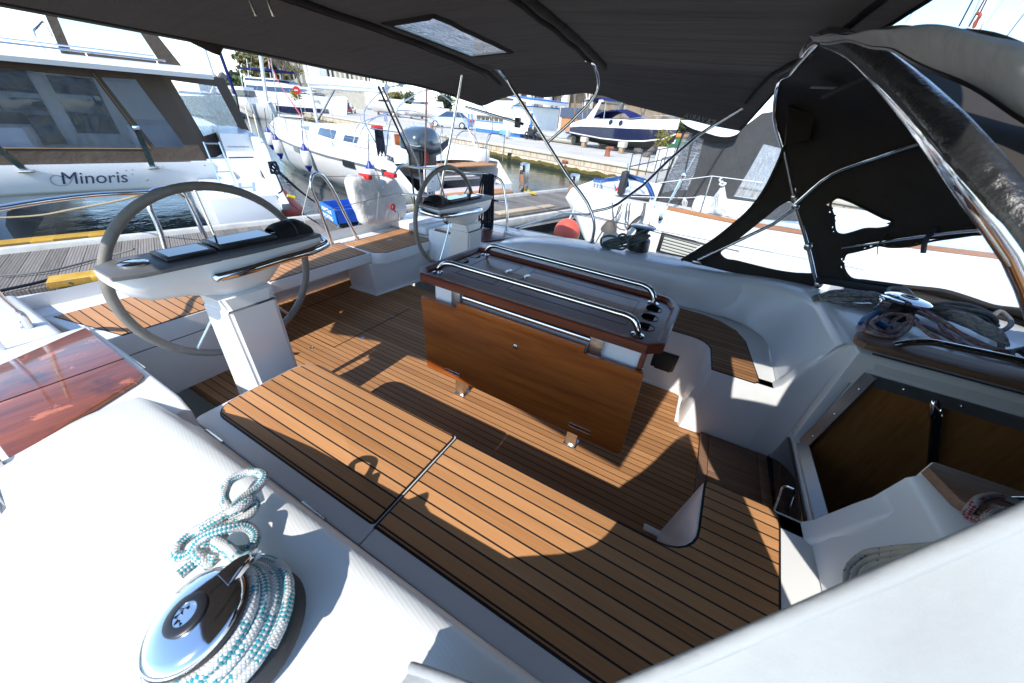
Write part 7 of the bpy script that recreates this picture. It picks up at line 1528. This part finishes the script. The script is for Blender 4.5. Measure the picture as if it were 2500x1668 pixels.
# blue arch, ladder and engine tackle on its stern
ARC = pmat('blue_steel', (.10, .20, .42), .15, .9, .05, 6)
b = MB(); b.tube([nb(390, 335, 6.4), nb(480, 345, 6.4), nb(1080, 352, 6.0), nb(1110, 380, 6.0), nb(1205, 590, 6.0)], .035, 10, smooth=3); b.tube([nb(700, 315, 6.9), nb(1040, 325, 6.6), nb(1090, 350, 6.2)], .03, 10, smooth=3); b.build('stern_arch', ARC, nbt)
b = MB()
for pts in (((490, 350), (500, 510)), ((500, 385), (640, 375), (670, 400), (690, 570)), ((400, 380), (375, 560)), ((445, 390), (405, 555)), ((490, 390), (450, 560))): b.tube([nb(*p, 6.2) for p in pts], .016, 8, smooth=2)
b.build('stern_rail', STEEL, nbt)
b = MB(); b.tube([nb(650, 680, 5.8), nb(690, 590, 5.8), nb(900, 580, 5.8), nb(1150, 590, 5.8)], .05, 8); b.box((nb(880, 0, 6).x - .04, 5.9, .62), (nb(880, 0, 6).x + .05, 6.1, .95), .02); b.build('engine_lift', RUBBER, nbt)
def cloth(u, v):
    a = nb(845, 185, 6.2).lerp(nb(880, 420, 6.2), v); c = nb(700, 470, 6.2).lerp(nb(700, 575, 6.2), v); p = a.lerp(c, u); return p + Vector((0, .06 * math.sin(5 * u + 2 * v), .02 * math.sin(7 * u)))
ft_ = thing('flag', 'red white and blue flag with a checkered shield on a short staff', 'flag', nb(880, 420, 6.2))
k = NT('flag_cloth'); tcu = k.new('ShaderNodeTexCoord'); o = k.sep(tcu.outputs['UV']); 
col = k.mix(k.math('GREATER_THAN', o[1], .333), (.50, .015, .02), (.75, .75, .75)); col = k.mix(k.math('GREATER_THAN', o[1], .667), col, (.015, .06, .30))
chk = k.new('ShaderNodeTexChecker'); chk.inputs['Scale'].default_value = 22; chk.inputs['Color1'].default_value = (.55, .02, .02, 1); chk.inputs['Color2'].default_value = (.8, .8, .8, 1); k.link(tcu.outputs['UV'], chk.inputs['Vector'])
ins = k.math('MULTIPLY', k.math('LESS_THAN', k.math('ABSOLUTE', k.math('SUBTRACT', o[0], .45)), .12), k.math('LESS_THAN', k.math('ABSOLUTE', k.math('SUBTRACT', o[1], .48)), .20)); col = k.mix(ins, col, chk.outputs['Color']); k.set(Base_Color=col, Roughness=.85)
b = MB(); n_ = 14; vs_ = [[b.bm.verts.new(cloth(i / n_, j / n_)) for j in range(n_ + 1)] for i in range(n_ + 1)]
for i in range(n_):
    for j in range(n_):
        f = b.bm.faces.new([vs_[i][j], vs_[i + 1][j], vs_[i + 1][j + 1], vs_[i][j + 1]])
        for lp, (a, c) in zip(f.loops, ((i, j), (i + 1, j), (i + 1, j + 1), (i, j + 1))): lp[b.uv].uv = (a / n_, c / n_)
b.build('flag_cloth', k.m, ft_, 180)
b = MB(); b.tube([nb(858, 110, 6.2), nb(882, 425, 6.2), nb(900, 640, 6.2)], .012, 8); b.build('flag_staff', CHROME, ft_)
# ropes on the neighbour
b = MB()
for pts in ([(640, 640), (655, 800), (680, 930), (740, 1000), (820, 1020)], [(740, 690), (700, 820), (690, 960)], [(850, 650), (830, 780), (820, 880), (860, 950), (830, 1010)], [(890, 650), (870, 760), (860, 880)], [(1080, 650), (1060, 760), (1020, 840)], [(1100, 650), (1080, 780), (1040, 900)], [(770, 660), (740, 760), (560, 960), (390, 1230)]): rope(b, [nb(x, y, YH - .06) for x, y in pts], .010, 6)
tag(b.build('dock_line', ROPE_GREY, None, 60), 'dark dock lines draped down the white hull alongside', 'rope')
hank('rope_hank', nb(1030, 830, YH - .08), nb(850, 1020, YH - .08), (.05, 0, .03), 10, .012, ROPE_GREY, 'dark grey rope hank hanging on the white hull alongside', seed=21, hgt=.02)
b = MB(); p = nb(600, 970, YH - .05); b.lathe([(.02, .10), (.05, .08), (.11, -.02), (.12, -.05), (.02, -.06)], p, (0, -.3, 1), 16); tag(b.build('rubber_shoe', pmat('grey_brown_rubber', (.10, .085, .07), .7)), 'brown rubber mooring shoe lying on the white hull edge', 'mooring pad')
wc = thing('rope_hank', 'white rope hank hanging from the neighbour lifeline', 'rope', nb(2150, 320, YH + .22)); b = MB()
for q in range(9): a = (q - 4) * 22; rope(b, [nb(2150, 340, YH + .21), nb(2150 + a * .25, 430, YH + .2), nb(2110 + a, 600, YH + .18), nb(2120 + a * .9, 740, YH + .17), nb(2105, 790, YH + .18), nb(2130 + a * .5, 700, YH + .17), nb(2150, 420, YH + .2)], .0065, 6)
b.build('strands', ROPE_WHITE, wc, 60); b = MB(); rope(b, [nb(2150, 300, YH + .2), nb(2110, 330, YH + .2), nb(2150, 370, YH + .18), nb(2195, 380, YH + .19), nb(2150, 410, YH + .17), nb(2110, 390, YH + .18), nb(2160, 360, YH + .19)], .011, 7); rope(b, [nb(2170, 420, YH + .2), nb(2190, 560, YH + .2), nb(2300, 720, YH + .2), nb(2420, 810, YH + .2)], .009, 7); b.build('gathering_knot', ROPE_WHITE, wc, 60)
b = MB(); 
for q in range(4): rope(b, [nb(1630, 575, YH + .24), nb(1600 + q * 22, 640, YH + .22), nb(1610 + q * 14, 700, YH + .22)], .006, 6)
tag(b.build('rope_tassel', ROPE_WHITE, None, 60), 'small white cord tassel tied on the lower neighbour lifeline', 'rope')
p = ony(*(1200 + 640 * .26596, 350 + 815 * .26596), 4.75); b = MB(); b.ball(p + Vector((.05, .1, -.02)), .19, 1, 1, 1.05, 24); fo = thing('ball_fender', 'round coral red ball fender between the two yachts', 'fender', p); b.build('float', pmat('buoy_red', (.68, .10, .06), .4, 0, .1, 6), fo, 60)
b = MB(); b.tube([p + Vector((.05, .1, .16)), p + Vector((.1, .15, .35))], .012, 6); b.build('lanyard', ROPE_WHITE, fo)
# ---- own mast and rigging above the sprayhood
om = thing('mast', 'white mast with halyards rising above the sprayhood at upper right', 'mast', (3.6, 1.415, .75))
def ms(x, y, X=2.6): return onx(1660 + x * .35745, y * .35745, X)
fo_, tp_ = ms(1960, 330, 3.0), ms(2130, -60, 3.0); d_ = (tp_ - fo_).normalized()
b = MB(); b.tube([fo_ - d_ * 3, fo_ + d_ * 9], .105, 16); b.build('spar', gel_mat('mast_white', (.78, .78, .77)), om, 60)
b = MB()
for a, c, r in (((1905, 180), (2010, -20), .012), ((1975, 180), (2090, -20), .010), ((2000, 190), (2110, -30), .010)): b.tube([ms(*a, 2.85), ms(*c, 2.85)], r, 6)
b.build('sail_track', BLACK, om)
b = MB()
for a, c in (((2045, 210), (2150, 0)), ((2060, 200), (2210, 0)), ((1875, 170), (1945, 0))): b.tube([ms(*a, 2.8), ms(*c, 2.8)], .008, 6)
b.build('halyard', ROPE_WHITE, om)
b = MB(); rope(b, [ms(2030, 90, 2.8), ms(2045, 120, 2.8), ms(2020, 150, 2.8), ms(2010, 185, 2.8), ms(2030, 140, 2.8)], .02, 7); b.build('halyard_knot', pmat('rusty_red_cord', (.35, .07, .03), .8), om)
for i, (a, c) in enumerate((((1540, 155), (1650, 0)), ((2220, 265), (2350, 95)))): b = MB(); b.tube([ms(*a, 2.6), ms(*c, 2.6)], .007, 6); tag(b.build('stay_wire', WIRE), ('thin stay wire against the sky between bimini and mast', 'thin stay wire at the right edge of the sky')[i], 'rigging wire')
SHORE[0] = True
# ---------------------------------------------------------------- trees, buildings, sky line
def bare_tree(base, h, lab, seed, r0=.13, depth=5, spread=.55, grp='bare trees behind the quay', tw=.012):
    rr = random.Random(seed); t = thing('bare_tree', lab, 'tree', base, grp); b = MB(); tb_ = MB()
    def grow(p, d, L, r, n):
        q = p + d * L; mid = p.lerp(q, .5) + Vector((rr.uniform(-.05, .05), rr.uniform(-.05, .05), 0)) * L
        (b if n > 2 else tb_).tube([p, mid, q], [r, r * .85, r * .7], 6 if n > 2 else 4, caps=False)
        if n == 0: return
        for k_ in range(rr.choice((2, 3, 3)) if n > 1 else 3):
            nd = (d + Vector((rr.uniform(-1, 1), rr.uniform(-1, 1), rr.uniform(-.25, .55))) * spread).normalized(); grow(q, nd, L * rr.uniform(.62, .82), max(tw, r * .62), n - 1)
    grow(Vector(base), Vector((0, 0, 1)), h * .30, r0, depth)
    bark = pmat('bark', (.14, .115, .095), .9, 0, .3, 8); b.build('trunk', bark, t, 60); tb_.build('crown', pmat('twig', (.17, .14, .11), .9, 0, .2, 8), t, 60)
bx = [(1205, 420, 27, 5.6), (790, 430, 30, 6.0), (985, 430, 34, 6.4), (1340, 430, 31, 6.0)]
for i, (x, y, s_, h) in enumerate(bx):
    p = ps(*K1(x, y), s_); bare_tree((s_, p.y, G), h, ('bare tree right of the white pillar behind the dinghy', 'bare tree close behind the kiosk roof', 'bare tree behind the building pillars', 'bare tree left of the navy motorboat arch')[i], 30 + i)
for i, (x, s_, h) in enumerate(((560, 33, 6), (800, 35, 6.5), (1050, 30, 5.5), (1180, 36, 6))):
    p = ps(*K2(x, 300), s_); bare_tree((s_, p.y, G), h, ('bare tree behind the blue canvas of the motorboat', 'bare tree behind the motorboat foredeck', 'bare tree behind the motorboat bow', 'bare tree close to the dark tent')[i], 50 + i)
for i, (x, s_, h) in enumerate(((1010, 30, 8), (1120, 32, 9), (1200, 30, 8))):
    p = pw(*K4(x, 560), 62 + 3 * i); bare_tree((p.x, 62 + 3 * i, G), h, ('bare tree left of the no entry sign', 'bare tree behind the no entry sign', 'bare tree behind the near mast')[i], 70 + i, .16, 6, .5)
def leafy(base, crown, sz, n, lab, col, seed, kind='tree', name='evergreen_tree', leaf=.16, trunk=True, grp=None):
    rr = random.Random(seed); t = thing(name, lab, kind, base, grp); b = MB(); c = Vector(crown)
    blobs = [(c + Vector((rr.uniform(-1, 1) * sz[0] * .6, rr.uniform(-1, 1) * sz[1] * .6, rr.uniform(-1, 1) * sz[2] * .6)), rr.uniform(.3, .55)) for _ in range(14)]
    for i in range(n):
        q, f = rr.choice(blobs); d = Vector((rr.gauss(0, 1), rr.gauss(0, 1), rr.gauss(0, 1))).normalized() * (rr.random() ** .4); p = q + Vector((d.x * sz[0] * f, d.y * sz[1] * f, d.z * sz[2] * f))
        a = Vector((rr.uniform(-1, 1), rr.uniform(-1, 1), rr.uniform(-1, 1))).normalized() * leaf * rr.uniform(.6, 1.3); e = a.orthogonal().normalized() * leaf * rr.uniform(.3, .6)
        b.quad(p - a, p + e, p + a, p - e)
    b.build('crown', pmat('leaf_' + col[0], col[1], .7, 0, .45, 1.2), t, 0)
    if trunk: q = MB(); q.tube([base, c], [.18, .08], 8); q.build('trunk', pmat('bark', (.14, .115, .095), .9, 0, .3, 8), t)
LG = ('green', (.055, .075, .022)); LD = ('dark', (.028, .042, .020)); LY = ('yellow', (.30, .24, .03)); LM = ('mid', (.07, .11, .03))
def lt(px, s0, s1, w, col, lab, seed, name='evergreen_tree', n=2600, leaf=.2, hw=None):
    top = pw(*K4(px, s0), w); bot = pw(*K4(px, s1), w); hz = (top.z - bot.z) / 2; hx = hw or hz * .5; leafy((top.x, w, G), (top.x, w, (top.z + bot.z) / 2), (hx, hx, hz), n, lab, col, seed, name=name, leaf=leaf)
lt(760, 150, 420, 90, ('olive', (.16, .14, .045)), 'tall olive coloured tree at the corner of the pale building', 81, n=4200, leaf=.5, hw=6.5); lt(500, 340, 520, 120, LD, 'dark cypress standing left of the motor yacht flybridge', 82, 'cypress_tree', 2200, .4, 2.4); lt(425, 370, 540, 120, LD, 'dark cypress nearest the navy furled sail', 83, 'cypress_tree', 1800, .4, 1.8); lt(640, 400, 520, 100, LM, 'green tree behind the motor yacht hardtop', 84, n=2500, leaf=.4, hw=6)
p = pw(*K4(1130, 590), 45); leafy((p.x, 45, G), (p.x, 45, p.z), (.7, .7, .55), 900, 'yellow flowering bush below the no entry sign', LY, 85, 'bush', 'yellow_bush', .10, False)
p = ps(*K2(1030, 560), 21.5); leafy((20.0, p.y, G), (20.0, ps(*K2(1030, 530), 20.0).y, .75), (.45, .45, .55), 700, 'yellow green shrub in front of the motorboat bow', ('shrub', (.20, .17, .02)), 86, 'shrub', 'shrub', .06)
p = ps(*K2(1120, 540), 29.5); leafy((29.5, p.y, G), (29.5, p.y, 1.3), (1.0, 1.6, .6), 1600, 'round green bush behind the orange lidded containers', LG, 87, 'bush', 'green_bush', .12, False)
for i, (x, y) in enumerate(((1080, 350), (560, 290), (700, 260))):
    p = ps(*K3(x, y), 45); leafy((45, p.y, G), (45, p.y, 2.2), (2, 3.4, 2.0), 2600, ('dark green tree behind the silver car', 'olive tree behind the far white motorboat', 'green tree between the two white motorboats')[i], (LD, ('olive', (.16, .14, .045)), LG)[i], 90 + i, leaf=.24)
# buildings
PALE = pmat('pale_render', (.62, .56, .44), .85, 0, .1, 1.2); WR = pmat('white_render', (.72, .70, .66), .85, 0, .06, 1); BRN = pmat('brown_facade', (.22, .17, .12), .8, 0, .25, 2); ROOF = pmat('roof_tile', (.40, .14, .07), .85, 0, .2, 4)
SB = 44
wA = ps(*K1(780, 300), SB).y; wB = ps(*K2(520, 300), SB).y
t = thing('building', 'white building with tall pillars and brown bays behind the kiosk', 'building', (SB + 4, (wA + wB) / 2, G))
b = MB(); b.box((SB + 1.5, wB - 8, G), (SB + 9, wA + 14, 12), 0); b.build('wall', BRN, t)
b = MB(); b.box((SB, wB - 9, 4.6), (SB + 9.2, wA + 15, 12.4), 0); b.build('upper_storey', WR, t)
for i, x in enumerate((885, 1075, 700, 1330, 560)):
    p = ps(*K1(x, 300), SB); b = MB(); b.box((SB + .1, p.y - .42, G), (SB + .9, p.y + .42, 4.6), .02); b.build('pillar', WR, t)
p = ps(*K1(1000, 330), SB + 1.4); b = MB(); b.box((SB + 1.38, p.y - .8, G), (SB + 1.44, p.y + .8, 3.6)); wd = b.build('window', ACRYL, t); b = MB()
for i in range(4): b.box((SB + 1.34, p.y - .8 + .5 * i, G), (SB + 1.39, p.y - .72 + .5 * i, 3.6))
for i in range(6): b.box((SB + 1.345, p.y - .8, .1 + .6 * i), (SB + 1.385, p.y + .8, .18 + .6 * i))
b.build('window_bars', pmat('pale_bars', (.6, .58, .54), .7), wd)
p = ps(*K1(1215, 400), 40); t = thing('shed', 'low brick shed with a dark band behind the motorboat stern', 'shed', (41, p.y, G)); b = MB(); b.box((40, p.y - 2.6, G), (42, p.y + 2.2, 1.35)); b.build('wall', pmat('brick_orange', (.42, .20, .09), .85, 0, .25, 5), t); b = MB(); b.box((39.9, p.y - 2.8, 1.35), (42.1, p.y + 2.4, 2.4)); b.build('shed_roof', pmat('slate_blue', (.06, .08, .13), .7), t)
WB = 95
a = pw(*K4(850, 200), WB); c = pw(*K4(1180, 500), WB)
t = thing('building', 'tall pale stone building with ribs beyond the motor yacht', 'building', (c.x, WB, G)); b = MB(); b.box((a.x, WB, G), (c.x + 14, WB + 12, 24)); b.build('wall', PALE, t)
b = MB()
for i in range(26): x = a.x + .6 + i * 1.05; b.box((x, WB - .35, 4), (x + .34, WB + .01, 24))
for z in (8, 12.5, 17): b.box((a.x, WB - .18, z), (c.x + 14, WB + .01, z + .35))
b.build('facade_ribs', pmat('pale_trim', (.70, .64, .52), .85), t)
for i in range(7):
    for z in (5.2, 9.4, 13.9): x = a.x + 2.2 + i * 4.2; b = MB(); b.box((x, WB - .06, z), (x + 1.3, WB - .02, z + 2.1)); b.build('window', ACRYL, t)
for i, (x0, x1, y, w) in enumerate(((90, 190, 430, 150), (190, 300, 425, 170), (300, 420, 440, 140))):
    a = pw(*K4(x0, y), w); c = pw(*K4(x1, y), w); t = thing('house', ('distant house with orange roof at the harbour end, by the catamaran', 'distant house with orange roof right of the first mast', 'distant dark roofed house left of the cypress')[i], 'house', (a.x, w, G), 'houses across the harbour'); b = MB(); b.box((a.x, w, G), (c.x, w + 8, a.z)); b.build('wall', WR, t); b = MB(); b.prism([(a.x - .5, a.z), (c.x + .5, a.z), ((a.x + c.x) / 2, a.z + 2.2)], w - .5, w + 8.5, 0, 'y'); b.build('roof', ROOF if i < 2 else pmat('slate', (.08, .08, .09), .8), t)
# gable white stub right of the near mast (canvas of a boat ashore)
p = pw(*T2(1385, 690), 50); b = MB(); b.box((p.x - .4, 50, p.z - 1.0), (p.x + 1.5, 52, p.z + 1.6), .1); b.box((p.x + .4, 50.8, G), (p.x + .7, 51.1, p.z - 1.0)); tag(b.build('signboard', WR), 'plain white board on a post beside the near mast', 'board')
# far shore land across the harbour
b = MB(); b.box((-140, 175, -1.2), (60, 260, -.2)); structure(b.build('far_shore', pmat('shore_green', (.06, .07, .04), .9, 0, .3, .2)))
# rows of masts far left
for i, (x0, y0, x1, y1) in enumerate(((560, 420, 520, 330), (630, 340, 590, 200), (970, 480, 955, 300), (905, 620, 830, 210))):
    b = MB(); b.tube([pw(*K4(x0, y0 + 150), 70), pw(*K4(x1, y1), 70)], .06, 6); tag(b.build('mast', pmat('mast_alu', (.62, .63, .64), .35, .4, .06, 5)), ('slender mast right of the second cypress', 'whip aerial rising above the motor yacht', 'slender pale mast over the motor yacht flybridge', 'slender mast close to the tall olive tree')[i], 'mast')
b = MB(); b.tube([pw(*K4(830, 210), 30), pw(*K4(960, 490), 26), pw(*K4(1190, 825), 15)], .03, 6); tag(b.build('furled_line', pmat('red_line', (.5, .08, .07), .7)), 'red stay line slanting down to the bow of the white yacht', 'rigging wire')
SHORE[0] = False
# ================================================================ water, sky, light, camera
wk = NT('sea_water'); v = wk.coord('Object', (1, 1, 1)); f = wk.noise(v, 1.7, 5, .6, .4); f2 = wk.noise(v, 9, 3)
wk.set(Base_Color=wk.ramp(f, [(.3, (.008, .026, .030)), (.7, (.02, .05, .045))]), Roughness=.045, IOR=1.33)
wk.bump(wk.math('ADD', f, wk.math('MULTIPLY', f2, .25)), .30, .05)
b = MB(); b.grid(lambda u, v: (-600 + 1200 * u, -600 + 1200 * v, -.75), 8, 8); wo_ = b.build('water', wk.m); wo_.matrix_world = ET; structure(wo_)

scene = bpy.context.scene
w = bpy.data.worlds.new('World'); scene.world = w; w.use_nodes = True
nt = w.node_tree; bg = nt.nodes['Background']
sky = nt.nodes.new('ShaderNodeTexSky'); sky.sky_type = 'NISHITA'; sky.sun_disc = False
EL = 41.8
sky.sun_elevation = math.radians(EL); sky.sun_rotation = math.radians(180); sky.altitude = 0; sky.air_density = 1.0; sky.dust_density = 0; sky.ozone_density = 3
nt.links.new(sky.outputs[0], bg.inputs[0]); bg.inputs[1].default_value = .15
sl = bpy.data.lights.new('sun', 'SUN'); sl.energy = 2.6; sl.angle = math.radians(.53); sl.color = (1, .96, .89)
so_ = bpy.data.objects.new('sun', sl); C.objects.link(so_)
ld = Vector((0, math.cos(math.radians(EL)), -math.sin(math.radians(EL))))
so_.rotation_euler = ld.to_track_quat('-Z', 'Y').to_euler(); so_.location = (0, -20, 20)
cam = bpy.data.cameras.new('camera'); co = bpy.data.objects.new('camera', cam); C.objects.link(co)
cam.sensor_fit = 'HORIZONTAL'; cam.sensor_width = 36; cam.lens = 36 * F_PX / 2500; cam.clip_start = .02; cam.clip_end = 3000
co.matrix_world = Matrix.Translation(CAM) @ CROT.to_4x4()
cam.dof.use_dof = True; cam.dof.focus_distance = 2.2; cam.dof.aperture_fstop = 5.6
scene.camera = co
scene.view_settings.view_transform = 'Standard'; scene.view_settings.look = 'None'; scene.view_settings.exposure = 1.25; scene.view_settings.gamma = 1
scene.render.engine = 'CYCLES'
scene.cycles.max_bounces = 14; scene.cycles.diffuse_bounces = 8; scene.cycles.glossy_bounces = 5; scene.cycles.transparent_max_bounces = 16; scene.cycles.use_denoising = True
